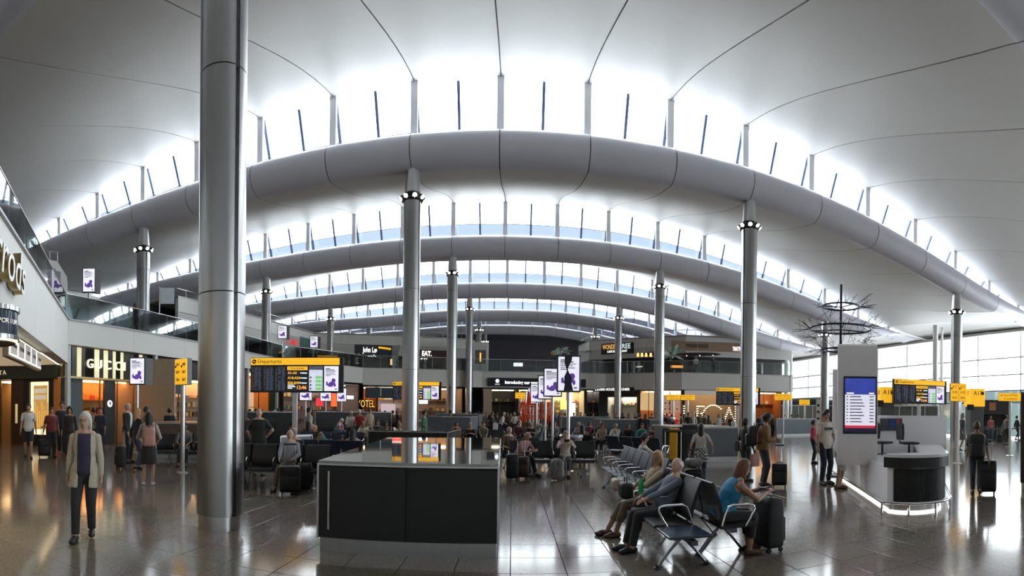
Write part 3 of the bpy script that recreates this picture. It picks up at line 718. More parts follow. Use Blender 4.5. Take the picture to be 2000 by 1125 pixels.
for k, (px, py, w, hh, c, nm) in enumerate(((1288, 700, .5, .35, (.9, .05, .05), 'small red neon sign upstairs beside the second beam column'), (1322, 716, 1.2, .25, (.9, .3, .05), 'glowing orange strip sign behind the upper right balustrade'), (1012, 712, .9, .35, (.95, .95, .9), 'small white lit sign on the gallery in the middle'), (768, 707, .6, .6, (.9, .5, .2), 'warm lit poster upstairs left of the middle column'), (640, 697, 1.8, .3, (.9, .45, .05), 'orange lit strip upstairs above the departures board'), (655, 702, 1.0, .2, (.1, .6, .15), 'green lit strip upstairs above the departures board'))):
    p = at_d(px, py, 50.0 if px > 900 else (51 if px > 700 else 46)); t = thing('lit_sign', nm, 'sign', (p.x, p.y, max(DECK, p.z - .8)), -p.x / 60)
    MB().bb(-w / 2, w / 2, 0, .06, .8 - hh / 2, .8 + hh / 2).build('lit_face', mat('lit_face_%d' % k, c, .4, emit=1.5), t); MB().bb(-.03, .03, .02, .06, 0, .8).build('stem', M_black, t)
# lift tower in the middle of the gallery
p = at_d(938, 720, 52); t = thing('lift_tower', 'small grey lift housing with an amber window in the middle of the gallery', 'lift', (p.x, p.y, DECK))
for z0, z1, m in ((0, 1.1, 'fascia_off_white'), (2.5, 3.3, 'fascia_off_white')): MB().bb(-.75, .75, 0, 1.4, z0, z1).build('housing', MATS[m], t)
for x in (-.75, .55): MB().bb(x, x + .2, 0, 1.4, 1.1, 2.5).build('jamb', M_fascia, t)
MB().bb(-.55, .55, .1, .14, 1.1, 2.5).build('pane', mat('grey_lift_glass', (.12, .13, .14), .15), t); MB().bb(-.07, .07, .04, .1, 1.3, 2.2).build('amber_light', mat('amber_glow', (1, .45, .08), .4, emit=1.5), t)
# white angular balcony nose and the deep window strip, upper left
p = at_d(311, 640, 27.5); sg = thing('blank_sign', 'blank pale square sign on a pole upstairs, left of the huge near column', 'sign', (p.x, p.y, DECK), .65)
MB().cyl((0, 0, 0), (0, 0, 2.7), .03, n=8).build('pole', M_hand, sg); MB().bb(.04, .80, -.03, .03, 1.8, 2.65).build('plate', mat('pale_blue_plate', (.55, .6, .66), .4), sg)
t = thing('upper_landing', 'white angular upper landing with small rail, above the left gallery', 'landing', (0, 0, 0))
pts = [at_d(x, y, 25.5) for x, y in ((82, 506), (112, 510), (131, 541), (130, 576), (122, 578), (119, 556), (104, 548), (96, 540))]
n_ = Vector((-.75, .65, 0)) * 1.6
MB().rings([[p for p in pts], [p + n_ for p in pts]], True, True).build('nose', M_fascia, t)
MB().cyl(V_((pts[4].x - .6, pts[4].y + .5, DECK)), V_((pts[4].x - .6, pts[4].y + .5, pts[4].z + .4)), .12, n=12).build('support', M_steel2, t)
mb = MB()
for k in range(3): q = pts[0].lerp(pts[1], k / 2); mb.cyl(q, q + Vector((0, 0, .45)), .02, n=5)
mb.cyl(pts[0] + Vector((0, 0, .45)), pts[1] + Vector((0, 0, .45)), .02, n=5); mb.build('rail', M_hand, t)
win = struct('window_9')
M_skyblue = mat('blue_pane_painted_glow', (0.42, 0.62, 0.72), .3, emit=.45, vary=.08)  # daylight painted into the panes as emission; the wall behind is solid
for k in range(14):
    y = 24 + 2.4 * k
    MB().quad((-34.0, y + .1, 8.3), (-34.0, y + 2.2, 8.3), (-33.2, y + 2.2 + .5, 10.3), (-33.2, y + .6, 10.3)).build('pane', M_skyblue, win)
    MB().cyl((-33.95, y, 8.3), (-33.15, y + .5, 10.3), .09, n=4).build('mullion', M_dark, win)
stmesh('wall_left_inner', MB().bb(-36, -34.2, 18, 60, 10.3, 12), M_fascia); stmesh('wall_left_lower', MB().bb(-36, -34.2, 18, 60, 5.5, 8.3), mat('grey_wall', (.25, .25, .25), .7))

# ---- near left: department store wordmark, round hanging sign, light box sign, fashion shop
a = seg_frame(GA, GB); s, z = seg_hit(GA, GB, 31, 535)
P = GA + (GB - GA).normalized() * s
t = thing('wordmark', 'gold three dimensional script letters on the white wall at the far left', 'sign', (P.x, P.y, 4.62), a)
t.location += Vector((math.sin(a), -math.cos(a), 0)) * .02
text(t, 'Harrods', 1.25, mat('gold_metal', (0.42, 0.30, 0.12), .35, .8), (0, -.10, 0), depth=.09, align='RIGHT', shear=.25, name='lettering')
text(t, 'Harrods', 1.25, mat('letter_white_face', (.85, .84, .8), .4), (0, -.20, 0), depth=.004, align='RIGHT', shear=.25, name='letter_face')
p = at_d(-24, 632, 10.2); t = thing('drum_sign', 'round dark drum sign with chrome rims hanging at the far left edge', 'sign', (p.x, p.y, 3.02))
MB().lathe([(.60, .05), (.60, .56)], n=40).build('drum', mat('navy_glass', (.03, .045, .07), .12), t, smooth=40)
for z0 in (0, .56): MB().lathe([(.58, z0), (.64, z0), (.64, z0 + .09), (.58, z0 + .09)], n=40, cap=False).build('rim', M_chrome, t, smooth=40)
MB().lathe([(.60, -.03), (.60, .0)], n=40).build('glow_ring', mat('warm_ring_glow', (1, .75, .4), .4, emit=2), t); MB().lathe([(.56, -.05), (.56, -.03)], n=40).build('underside', M_black, t)
for k in range(16):
    ang = rad(-78 + k * 8.5); o_ = text(t, 'WATCH EMPORIUM  '[k], .13, mat('sign_cream', (.8, .78, .7), .4, emit=.5), (.607 * math.cos(ang), .607 * math.sin(ang), .34), rz=ang + PI / 2, depth=.004, name='letter')
for x in (-.4, .4): MB().cyl((x, 0, .6), (x, 0, .75), .02, n=6).build('hanger', M_steel2, t)
P = GA + (GB - GA).normalized() * (seg_hit(GA, GB, 52)[0] - .3); L = 5.0
t = thing('light_box_sign', 'hanging light box with five glowing brand panels under the white wall', 'sign', (P.x - .35, P.y - .35, 3.0), a)
MB().rbox((L / 2, 0, .33), (L, .16, .66), .02).build('frame', mat('taupe_frame', (.16, .14, .11), .4), t)
for k in range(5):
    q = MB().bb(.08 + k * .97, 1.0 + k * .97, -.10, -.08, .06, .6).build('lit_panel', mat('cream_light_panel', (1, .9, .68), .4, emit=1.6), t)
    MB().bb(.16 + k * .97, .92 + k * .97, -.115, -.10, .10, .56).build('print', mat('grey_print', (.42, .38, .38), .5, emit=.3), q)
    text(t, ('harmony', 'BVLGARI', 'LAMEX', 'CHLOE', 'DIOR')[k], .16, M_black, (.54 + k * .97, -.13, .33), depth=.003, width=.5)
for x in (.3, 4.7): MB().bb(x - .02, x + .02, -.02, .02, .6, .7).build('bracket', M_hand, t)
BP, BQ = Vector((-24.0, 12.0)), Vector((-17.95, 14.5)); a = seg_frame(BP, BQ); L = (BQ - BP).length
t = thing('fashion_shop', 'dark fashion shop with small pale serif name and a glowing window at the far left', 'shop', (BP.x, BP.y, 0), a)
def BX(px): return seg_hit(BP, BQ, px)[0]
panel(t, -.5, L + .2, 3.05, 3.66, mat('dark_green_black', (.02, .028, .028), .4), 0, .25, 'sign_band')
text(t, 'BOTTEGA VENETA', .30, mat('pale_gold_letters', (.85, .75, .5), .4, emit=.5), (BX(18), -.28, 3.37), align='RIGHT', space=1.25)
panel(t, BX(26), BX(48), 0, 3.05, mat('dark_walnut', (.055, .025, .015), .4, stretch=(8, 8, 1)), 0, .12, 'walnut_panel'); panel(t, BX(33), BX(37), 1.0, 1.9, mat('lit_niche', (.8, .6, .3), .5, emit=.5), -.12, .02, 'niche')
panel(t, BX(48), BX(59), 0, 3.05, M_black, 0, .10, 'pier'); panel(t, BX(97), L + .2, 0, 3.05, M_black, 0, .10, 'pier'); panel(t, BX(59), BX(97), 2.92, 3.05, M_black, 0, .1, 'lintel'); panel(t, BX(59), BX(97), 0, .5, M_black, 0, .1, 'plinth')
panel(t, BX(59), BX(97), .5, 2.95, mat('glowing_window_frame', (1, .80, .50), .4, emit=1.2), .08, .04, 'lit_frame')
panel(t, BX(66), BX(92), .75, 2.75, mat('window_print', (.40, .22, .08), .5, emit=.5, col2=(.9, .55, .15), scale=3), .03, .04, 'window_print')
for k in range(7): panel(t, BX(68) + k * .11, BX(68) + k * .11 + .05, .8, 2.0 - (k % 3) * .2, mat('yellow_fringe', (.8, .5, .12), .5, emit=.5), -.01, .03, 'fringe')
for k in range(2): panel(t, BX(68), BX(90), 2.1 + k * .3, 2.3 + k * .3, mat('white_lattice', (.85, .75, .6), .5, emit=.4), -.01, .03, 'print_band')
panel(t, BX(0) - 1, BX(24), 0, 3.05, mat('lit_interior', (.35, .2, .08), .5), 1.6, .1, 'inner_wall')
for k in range(4):
    for q in range(2):
        MB().bb(BX(4 + 11 * q), BX(10 + 11 * q), 1.2, 1.5, .4 + k * .7, .9 + k * .7).build('display_box', mat('amber_display', (.8, .5, .18), .5, emit=.45), t)
MB().bb(BX(-10), BX(24), .6, 1.4, 2.95, 3.03).build('light_strip', L_warm, t)
for px in (24.5, 2): panel(t, BX(px) - .04, BX(px) + .04, 0, 3.05, mat('bronze_frame', (.16, .1, .05)), 0, .08, 'frame')
stmesh('wall_left_back', MB().box((0, 0, 2.1), (18, .2, 4.2), rz=a), mat('warm_back_wall', (.35, .27, .18), .6)).location = (-24.5 + .6, 12.5 + 4.2, 0)
# ================================================================ SIGNS, SCREENS, COUNTERS, SEATING
M_yel = mat('yellow_sign_face', (0.98, 0.50, 0.02), .4, emit=.75, vary=.03)
M_ink = mat('sign_ink', (0.02, 0.015, 0.01), .5)
M_scr = mat('screen_white', (0.80, 0.78, 0.90), .3, emit=.85, vary=.04, scale=1.5)
M_scrd = mat('screen_dark', (0.018, 0.022, 0.035), .25, emit=.25)
M_pur = mat('purple_print', (0.13, 0.06, 0.36), .4, emit=.55, vary=.4, scale=9)
M_text = mat('screen_text_grey', (0.12, 0.12, 0.16), .4, emit=.12)
M_bez = mat('screen_bezel', (0.014, 0.016, 0.022), .35)
def ad_face(parent, w, h, y, seed=0, blurred=False):
    """portrait advertising screen: grey-white ground, lines of print, a crawling purple figure"""
    s = MB().bb(-w / 2, w / 2, y - .012, y, -h / 2, h / 2).build('screen', M_scr, parent)
    yy = y - .016
    for k, (f, l) in enumerate(((.40, .34), (.345, .62), (.285, .74), (.23, .60), (.17, .70), (.12, .36))):
        MB().bb(-w * .40, -w * .40 + w * l, yy - .003, yy, h * f - h * (.017 if k < 2 else .011), h * f + h * (.017 if k < 2 else .011)).build('print_line', M_text, s)
    for c, r in (((.16, -.08), (.13, .10)), ((.05, -.20), (.20, .09)), ((-.20, -.24), (.16, .05)), ((-.30, -.17), (.06, .06)), ((.25, -.26), (.07, .08)), ((-.05, -.29), (.16, .045))):
        MB().ell((c[0] * w, yy, c[1] * h), (r[0] * w * 1.1, .004, r[1] * h * .95), 12, 6).build('printed_figure', M_pur, s)
    if blurred: MB().rings([[(fx * w, yy - q, fz * h) for fx, fz in ((-.20, .5), (.16, .5), (.13, .38), (.02, .25), (-.06, .12), (.04, 0), (.14, -.12), (.12, -.25), (.22, -.5), (-.24, -.5), (-.18, -.3), (-.22, -.1), (-.10, .06), (-.12, .16), (-.20, .3))] for q in (.003, .006)], True, True).build('dark_smear', mat('black_print', (.015, .016, .03), .4), s)
    MB().bb(w * .25, w * .40, yy - .003, yy, -h * .44, -h * .40).build('print_mark', M_text, s)
    return s
def totem(label, px, d, zc, w, h, rz=None, base=0.0, name='screen_totem', back=True, blurred=False, group='advertising screens on poles'):
    back = w < .6 or base > 0; p = at_d(px, 800, d); r = -(px - 1000) / F_PX if rz is None else rz
    t = thing(name, label, 'screen', (p.x, p.y, base), r, group)
    b = MB().rbox((0, 0, zc - base), (w + .09, .13, h + .09), .02).build('housing', M_bez, t)
    if back: MB().box((.16 + w * .25, .22, zc - base), (w + .05, .10, h + .07), rz=.75).build('rear_housing', M_bez, t)
    s = ad_face(t, w, h, -.066, blurred=blurred); s.location = (0, 0, zc - base)
    MB().cyl((0, .02, 0.02), (0, .02, zc - base - h / 2), .055, n=12).build('pole', M_steel2, t, smooth=40)
    MB().lathe([(.2, 0), (.2, .02), (.06, .035)], (0, .02, 0), 16).build('base_plate', M_steel2, t, smooth=30)
    return t
totem('portrait screen on a pole in front of the striped luxury shop', 268, 20, 3.18, .54, .98, rz=.55)
totem('portrait screen on a pole upstairs on the left gallery, tilted', 172, 25.4, 8.05, .56, 1.12, rz=.75, base=DECK)
totem('portrait screen upstairs at the far left behind the climbing glass', 90, 21.5, 7.0, .6, 1.0, rz=.9, base=DECK)
totem('small portrait screen upstairs above the left half of the departures board', 550, 41, 7.95, .66, .98, base=DECK, rz=.5)
totem('small portrait screen upstairs above the right half of the departures board', 612, 48.5, 8.2, .68, 1.0, base=DECK, rz=.4)
totem('largest portrait screen on a pole, right of centre, blurred black in the middle', 1110, 15.2, 2.87, .62, 1.0, rz=-.08, blurred=True)
totem('second portrait screen in the row of poles right of centre', 1079, 19.3, 2.86, .62, 1.0, rz=-.06)
totem('third portrait screen in the row of poles right of centre', 1065, 23.2, 2.86, .62, 1.0, rz=-.05)
totem('fourth portrait screen in the row of poles right of centre', 1048, 30, 2.86, .66, 1.0, rz=-.04)
totem('fifth portrait screen in the row, half hidden near the red lattice', 1041, 35, 2.86, .66, 1.0, rz=-.04)
totem('sixth and farthest portrait screen in the row of poles', 1035, 40, 2.86, .66, 1.0, rz=-.03)
totem('far portrait screen seen below the middle of the departures board', 597, 37, 2.95, .85, 1.0, rz=.4)
totem('far portrait screen below the board, second from its right end', 636, 39, 2.95, .8, 1.0, rz=.35)
totem('far portrait screen just below the right end of the departures board', 667, 40, 2.95, .7, 1.0, rz=.3)

def board(label, px, d, w, ztop, rz, h=1.12, seed=1, name='departures_board', clock='12:46'):
    """flight information board: yellow header with a plane roundel, three flight lists, a walking-time column and two bright pages"""
    p = at_d(px, 800, d); t = thing(name, label, 'board', (p.x, p.y, 0), rz, 'flight information boards')
    z0 = ztop - h; rng = random.Random(seed)
    MB().rbox((.06, .10, z0 + h / 2), (w + .16, .20, h), .02).build('housing', M_bez, t)
    hd = MB().bb(-w / 2, w / 2, -.03, 0, ztop - .24, ztop - .02).build('header', M_yel, t)
    text(hd, 'Departures', .17, M_ink, (-w / 2 + .22, -.035, ztop - .13), align='LEFT', depth=.003)
    MB().cyl((-w / 2 + .11, -.045, ztop - .13), (-w / 2 + .11, -.03, ztop - .13), .07, n=16).build('roundel', M_ink, hd); MB().box((-w / 2 + .11, -.047, ztop - .13), (.09, .004, .025), ry=.5).build('plane_mark', M_yel, hd)
    cols = [-w / 2 + w * f for f in (0, .135, .27, .405, .655, .82, 1.0)]
    zb, zt = z0 + .05, ztop - .28
    M_row = [mat('flight_row_grey', (.16, .17, .23), .4, emit=.22), mat('flight_row_olive', (.15, .14, .08), .4, emit=.2), mat('flight_row_blue', (.13, .15, .28), .4, emit=.28)]
    for k in range(3):
        s = MB().bb(cols[k] + .02, cols[k + 1] - .02, -.012, 0, zb, zt).build('flight_list', M_scrd, t); n = 15; W = cols[k + 1] - cols[k] - .06
        for r in range(n):
            z = zt - .03 - (zt - zb - .05) * r / n
            for (f0, f1, mm) in ((0, .22, 1), (.27, .62, 0), (.66, .98, 2)):
                if rng.random() < .9: MB().bb(cols[k] + .03 + W * f0, cols[k] + .03 + W * (f1 - rng.uniform(0, .12)), -.016, -.012, z - .035, z - .012).build('flight_row', M_row[mm], s)
    s = MB().bb(cols[3] + .02, cols[4] - .02, -.012, 0, zb, zt).build('walking_times', M_scrd, t); W = cols[4] - cols[3]
    MB().bb(cols[3] + .03, cols[4] - .03, -.02, -.012, zt - .13, zt - .01).build('time_header', M_yel, s); text(s, 'Time needed', .085, M_ink, (cols[3] + .12, -.024, zt - .07), align='LEFT', depth=.002)
    for k, (g, m_) in enumerate((('A1-A5', '5 minutes'), ('A18-A26', '5 minutes'), ('B36-B49', '15 minutes'))):
        z = zt - .22 - k * .16
        text(s, g, .11, M_yel, (cols[3] + .05, -.016, z), align='LEFT', depth=.002, bold=.003); text(s, m_, .052, M_lit, (cols[4] - .05, -.016, z), align='RIGHT', depth=.002, bold=.002)
    text(s, clock, .15, mat('orange_digits', (1, .28, .05), .4, emit=1.6), (cols[4] - .06, -.016, zb + .10), align='RIGHT', depth=.002, bold=.003)
    for k in range(3): MB().bb(cols[3] + .05, cols[3] + .05 + W * (.30, .34, .2)[k], -.016, -.012, zb + .17 - k * .05, zb + .19 - k * .05).build('note_line', M_lit, s)
    s = MB().bb(cols[4] + .02, cols[5] - .02, -.012, 0, zb, zt).build('queue_page', mat('queue_page', (.66, .68, .80), .3, emit=.75), t); W = cols[5] - cols[4] - .04
    MB().bb(cols[4] + .02, cols[5] - .02, -.016, -.012, zt - .12, zt).build('page_header', mat('page_header', (.16, .18, .26), .4, emit=.2), s)
    for r in range(4):
        z = zt - .36 - r * .12
        MB().cyl((cols[4] + .07, -.018, z), (cols[4] + .07, -.012, z), .03, n=10).build('row_icon', M_text, s)
        for q in range(4): MB().bb(cols[4] + .02 + W * (.5 + .12 * q), cols[4] + .02 + W * (.59 + .12 * q), -.017, -.012, z - .042, z + .042).build('green_bar', mat('green_bar', (.12, .55, .06), .4, emit=.7), s)
    e = ad_face(t, cols[6] - cols[5] - .06, zt - zb, 0, seed); e.location = ((cols[5] + cols[6]) / 2, 0, (zb + zt) / 2)
    MB().rbox((0, .12, z0 / 2), (.17, .10, z0 + .02), .02).build('pole', mat('pale_pole', (.55, .56, .56), .35, .6), t)
    MB().rbox((0, .12, .012), (.5, .4, .024), .05).build('base_plate', M_steel2, t)
    return t
board('big departures board on a pole, left of the middle', 575, 16.4, 2.86, 3.40, .30)
board('far departures board behind the middle column', 812, 31.5, 2.86, 3.55, .10, seed=2)
board('departures board half hidden by the column right of the middle', 1440, 33.0, 2.7, 3.46, -.38, seed=3)
board('departures board hanging beyond the white desk on the right', 1797, 24.0, 2.75, 3.42, -.25, seed=4)
p = at_d(750, 690, 48.2)
t = thing('tilted_board', 'small tilted departures board upstairs beside the white lettered store sign', 'board', (p.x, p.y, DECK), .1)
mb = MB().box((0, 0, 1.65), (1.35, .12, 1.15), ry=.14); mb.build('housing', M_bez, t)
MB().box((.07, -.08, 2.08), (1.2, .03, .18), ry=.14).build('header', M_yel, t); MB().box((-.03, -.075, 1.55), (1.15, .02, .75), ry=.14).build('flight_list', M_scrd, t)
MB().add([(.75, .05, 2.3), (1.55, .05, 2.4), (1.0, .05, .0), (.8, .05, .0), (.75, .15, 2.3), (1.55, .15, 2.4), (1.0, .15, .0), (.8, .15, .0)], [(0, 1, 2, 3), (7, 6, 5, 4), (0, 4, 5, 1), (1, 5, 6, 2), (2, 6, 7, 3), (3, 7, 4, 0)]).build('support_fin', mat('grey_fin', (.3, .31, .33), .4), t)

def yellow_sign(label, px, d, ztop, w, h, rz, pole=True, panels=1, words=(), base=0.0, thick=.16, group='yellow wayfinding signs'):
    p = at_d(px, 800, d); t = thing('wayfinding_sign', label, 'sign', (p.x, p.y, base), rz, group); zt = ztop - base
    MB().rbox((0, thick / 2 + .01, zt - h / 2), (w, thick, h), .015).build('housing', mat('grey_sign_side', (.16, .17, .18), .45), t)
    for k in range(panels):
        a, b = -w / 2 + w * k / panels + .01, -w / 2 + w * (k + 1) / panels - .01
        f = MB().bb(a, b, -.012, .008, zt - h + .01, zt - .01).build('sign_face', M_yel, t)
        n = 3 if h > .5 else 2
        for r in range(n):
            z = zt - h * (r + .7) / (n + .4)
            if words: text(f, words[(k * n + r) % len(words)], h * .6 / n, M_ink, ((a + b) / 2, -.015, z), depth=.002, width=(b - a) * .6)
            else: MB().bb(a + (b - a) * .2, a + (b - a) * (.75 if r % 2 else .6), -.016, -.012, z - h * .04, z + h * .04).build('print_line', M_ink, f)
        MB().cyl((a + (b - a) * .12, -.018, zt - h * .3), (a + (b - a) * .12, -.012, zt - h * .3), min(.032, h * .08), n=10).build('pictogram', M_ink, f)
    if pole:
        MB().cyl((0, thick / 2, 0.02), (0, thick / 2, zt - h), .065, n=12).build('pole', M_steel2, t, smooth=40); MB().lathe([(.17, 0), (.17, .02), (.07, .03)], (0, thick / 2, 0), 14).build('base_plate', M_steel2, t, smooth=30)
    return t
yellow_sign('two faced yellow sign on a tall pole left of the huge near column', 353, 13.7, 3.06, .52, .70, -.25, panels=2, words=('Gates A', 'Gates B', 'Toilets', 'Lounges'))
yellow_sign('left one of the two yellow signs in front of the pink shop', 1315, 39.5, 3.22, 1.05, .42, -.3, words=('Gates A', 'Gates B'))
yellow_sign('right one of the two yellow signs in front of the pink shop', 1343, 39.5, 3.22, 1.1, .42, -.3, words=('Lounges', 'Toilets'))
yellow_sign('pale bright yellow sign on a pole left of the ring tree column', 1530, 40, 3.38, 1.35, .5, -.5, words=('Gates', 'A1-A26'), panels=2)
yellow_sign('smaller yellow sign left of the ring tree column, farther away', 1571, 48, 3.2, 1.0, .5, -.55, words=('Gates',))
yellow_sign('yellow two panel sign on a pole beside the right hand column', 1872, 18.6, 2.92, .62, .66, -.55, panels=2, words=('A17', 'A18', 'Gates'))
yellow_sign('wide yellow sign at the right edge of the picture', 1973, 22.5, 2.76, 1.05, .36, -.95, words=('Gates A1-A26', 'Toilets'))
yellow_sign('yellow sign in front of the dark entrance left of the red lattice', 1017, 43, 3.4, .95, .5, 0, words=('Gates', 'A1'))
yellow_sign('small low yellow sign behind the red lattice', 1052, 44, 3.1, .9, .3, 0, words=('Gates',))
def gate_cube(label, px, d, zt, num, w, h):
    p = at_d(px, 800, d); t = thing('gate_marker', label, 'sign', (p.x, p.y, 0), -.45, 'yellow gate number boxes')
    MB().rbox((0, 0, zt - h / 2), (w, w, h), .03).build('yellow_box', M_yel, t)
    for rz, x, y in ((0, 0, -w / 2 - .006), (-PI / 2, -w / 2 - .006, 0), (PI / 2, w / 2 + .006, 0)): text(t, num, .3, M_ink, (x, y, zt - .25), rz=rz, depth=.003, name='gate_number')
    MB().cyl((w * .32, -w / 2 - .012, zt - .25), (w * .32, -w / 2 - .002, zt - .25), .09, n=14).build('roundel', M_ink, t)
    MB().rbox((0, 0, (zt - h) / 2), (w * .9, w * .8, zt - h), .02).build('pillar', mat('grey_pillar', (.11, .12, .13), .4), t); MB().bb(-w * .75, -w * .3, -w * .55, -w * .5, zt - h - .2, zt - h + .1).build('black_plate', M_black, t)
    return t
gate_cube('yellow A18 box on a dark pillar, between desk tower and departures board', 1730, 24, 3.05, 'A18', .72, .72)
gate_cube('yellow A17 box on a grey pillar right of the right hand column', 1903, 27.5, 3.2, 'A17', .85, .95)

# ---------------------------------------------------------------- counters and partitions
M_mesh = mat('perforated_dark_panel', (0.020, 0.023, 0.024), .42, metal=.35, vary=.6, scale=160)
M_smoke = mat('smoked_glass_top', (0.30, 0.31, 0.31), .035, metal=.75, vary=.05, spec=.9, coat=.8)
M_grey = mat('blue_grey_cladding', (0.10, 0.115, 0.135), .38, vary=.08)
def island(label, quad, h, body, top, kick=.16, seams=2, name='island_counter', lip=.05, cat='counter'):
    """long service island on a plan of four corners (front-left, front-right, back-right, back-left)"""
    c = sum((Vector(q) for q in quad), Vector((0, 0))) / 4
    t = thing(name, label, cat, (c.x, c.y, 0)); Q = [Vector(q) - c for q in quad]
    def inset(e): return [q - q.normalized() * e for q in Q]
    MB().prism([tuple(q) for q in inset(.05)], 0, kick).build('kick_plate', M_steel, t)
    MB().prism([tuple(q) for q in inset(.03)], kick, h - lip).build('carcass', M_black, t)
    for i in range(4):
        a, b = Q[i], Q[(i + 1) % 4]; L = (b - a).length; n = max(1, round(L / (1.05 if seams else 4))); d = (b - a).normalized(); ang = math.atan2(d.y, d.x)
        for k in range(n):
            o = MB().bb(L * k / n + .012, L * (k + 1) / n - .012, 0, .03, kick + .01, h - lip - .015).build('side_panel', body, t, (a.x, a.y, 0), ang)
        MB().bb(-.012, .012, -.012, .012, kick, h - lip).build('corner_trim', M_steel2, t, (a.x, a.y, 0), ang)
    MB().prism([tuple(q) for q in inset(-.02)], h - lip, h - lip + .018).build('top_rim', M_steel2, t); MB().prism([tuple(q) for q in Q], h - lip + .018, h).build('worktop', top, t)
    return t
fl, fr = ground(620, 1077), ground(972, 1092); br, bl = ground(978, 853, 1.1), ground(765, 853, 1.1)
k_ = .97
t = island('big black service counter with reflecting glass top in the foreground', [(fl.x, fl.y), (fr.x, fr.y), (br.x, br.y * k_), (bl.x, bl.y * k_)], 1.10, M_mesh, M_smoke, kick=.17)
o = Vector((fl.x, fl.y)).lerp(Vector((fr.x, fr.y)), .065); MB().bb(-.012, .012, -.012, 0, .28, .98).build('reflection_strip', M_chrome, t, (o.x - t.location.x, o.y - t.location.y - .01, 0))  # chrome strip added to stand in for a bright vertical reflection
p = Vector((br.x, br.y * .9)); 
island('low dark counter at the foot of the middle column', [(-4.7, 16.3), (-2.05, 16.3), (-1.95, 19.3), (-4.9, 19.3)], 1.08, M_mesh, M_smoke)
island('grey partition block beyond the middle column, right part', [(-4.2, 24.2), (-1.95, 24.2), (-1.8, 27), (-4.4, 27)], 1.5, M_grey, M_smoke, seams=0)
island('farther grey partition block beyond the middle column', [(-4.6, 31), (-2.0, 31), (-1.9, 33), (-4.7, 33)], 1.62, M_grey, M_smoke, seams=0)
a, b = ground(1312, 905), ground(1442, 902); c_ = ground(1278, 888)
d_ = Vector((c_.x - a.x, c_.y - a.y)); island('blue grey counter behind the cleaning trolley on the right', [(a.x, a.y), (b.x, b.y), (b.x + d_.x * 1.0, b.y + d_.y), (a.x + d_.x, a.y + d_.y)], 1.27, M_grey, mat('pale_worktop', (.25, .26, .27), .2), kick=.2, seams=0)
island('blue grey partition behind the seated crowd right of centre', [(4.7, 27.0), (8.0, 27.0), (8.2, 28.8), (4.6, 28.8)], 1.42, M_grey, mat('pale_worktop', (.25, .26, .27)), seams=0)
island('low grey counter near the bright duty free shop', [(3.2, 33), (6.4, 33), (6.4, 34.6), (3.2, 34.6)], 1.5, M_grey, mat('pale_worktop', (.25, .26, .27)), seams=0)
a = ground(1517, 852); b = ground(1598, 850); island('pale topped cafe counter between tan jacket man and desk tower', [(a.x, a.y), (b.x, b.y), (b.x + .7, b.y + 2), (a.x + 1, a.y + 2.2)], 1.45, M_grey, mat('pale_worktop', (.25, .26, .27)), seams=0)
island('dark partition behind the seated men on the left', [(-10.2, 17.4), (-8.3, 18.45), (-8.7, 19.4), (-10.6, 18.4)], 1.66, mat('dark_partition', (.022, .026, .026), .5), M_smoke, seams=0)
island('long dark partition in front of the far left shops', [(-10.3, 25.5), (-6.6, 27.5), (-7.0, 28.5), (-10.6, 26.6)], 1.68, mat('dark_partition', (.022, .026, .026)), M_smoke, seams=0)
island('brown cafe counter left of the huge near column', [(-11.7, 13.6), (-9.6, 14.9), (-10.4, 16.6), (-12.6, 15.4)], 1.25, mat('brown_counter', (.09, .06, .045), .5), mat('copper_top', (.30, .16, .10), .3), seams=0)
a, b = ground(548, 851, .95), ground(606, 849, .95)
t = island('small pale topped stand in front of the departures board pole', [(a.x, a.y), (b.x, b.y), (b.x - .06, b.y + .32), (a.x - .06, a.y + .32)], .95, M_grey, mat('white_worktop', (.6, .61, .62), .3), seams=0)
p = (Vector((a.x, a.y)) + Vector((b.x, b.y))) / 2
MB().rbox((p.x - t.location.x - .05, p.y - t.location.y - .035, .68), (.46, .02, .34), .01, rz=.1).build('lit_box', mat('green_orange_lamp', (.20, .22, .03), .5, emit=.5, col2=(.7, .25, .04), scale=2), t)

# ---------------------------------------------------------------- beam seating
M_seat = mat('black_seat_hide', (0.010, 0.011, 0.013), .5, bump=.15, scale=40)
M_seatb = mat('blue_black_seat_hide', (0.018, 0.028, 0.055), .55, bump=.12, scale=40)
def seat_meshes():
    pan = MB(); lv = []
    for k, (y, z) in enumerate(((-.26, .405), (-.265, .425), (-.24, .445), (-.10, .435), (.08, .42), (.20, .425), (.235, .41), (.20, .385), (-.10, .39), (-.24, .40))): lv.append([(-.275, y, z), (.275, y, z)])
    pan.rings([[l[0] for l in lv], [(-.262, l[0][1], l[0][2]) for l in lv], [(.262, l[0][1], l[0][2]) for l in lv], [l[1] for l in lv]], True, True)
    back = MB(); pts = ((.185, .46), (.165, .50), (.185, .62), (.23, .76), (.285, .90), (.305, .93), (.325, .92), (.30, .86), (.255, .72), (.215, .56), (.205, .47))
    back.rings([[(x, y, z) for y, z in pts] for x in (-.275, -.255, .255, .275)], True, True)
    arm = MB().tube([(0, .20, .43), (0, .16, .56), (0, .12, .645), (0, .06, .665), (0, -.14, .66), (0, -.20, .645), (0, -.215, .61), (0, -.16, .50), (0, -.10, .41)], .014, 8)
    leg = MB(); leg.tube([(0, .02, .34), (0, -.12, .20), (0, -.26, .03)], .018, 8); leg.tube([(0, .02, .34), (0, .16, .20), (0, .30, .03)], .018, 8)
    foot = MB(); 
    for y in (-.27, .31): foot.lathe([(.045, 0), (.045, .018), (.02, .03), (.016, .05)], (0, y, 0), 12)
    return pan.mesh('seat', 40), back.mesh('backrest', 40), arm.mesh('armrest', 50), leg.mesh('leg', 50)
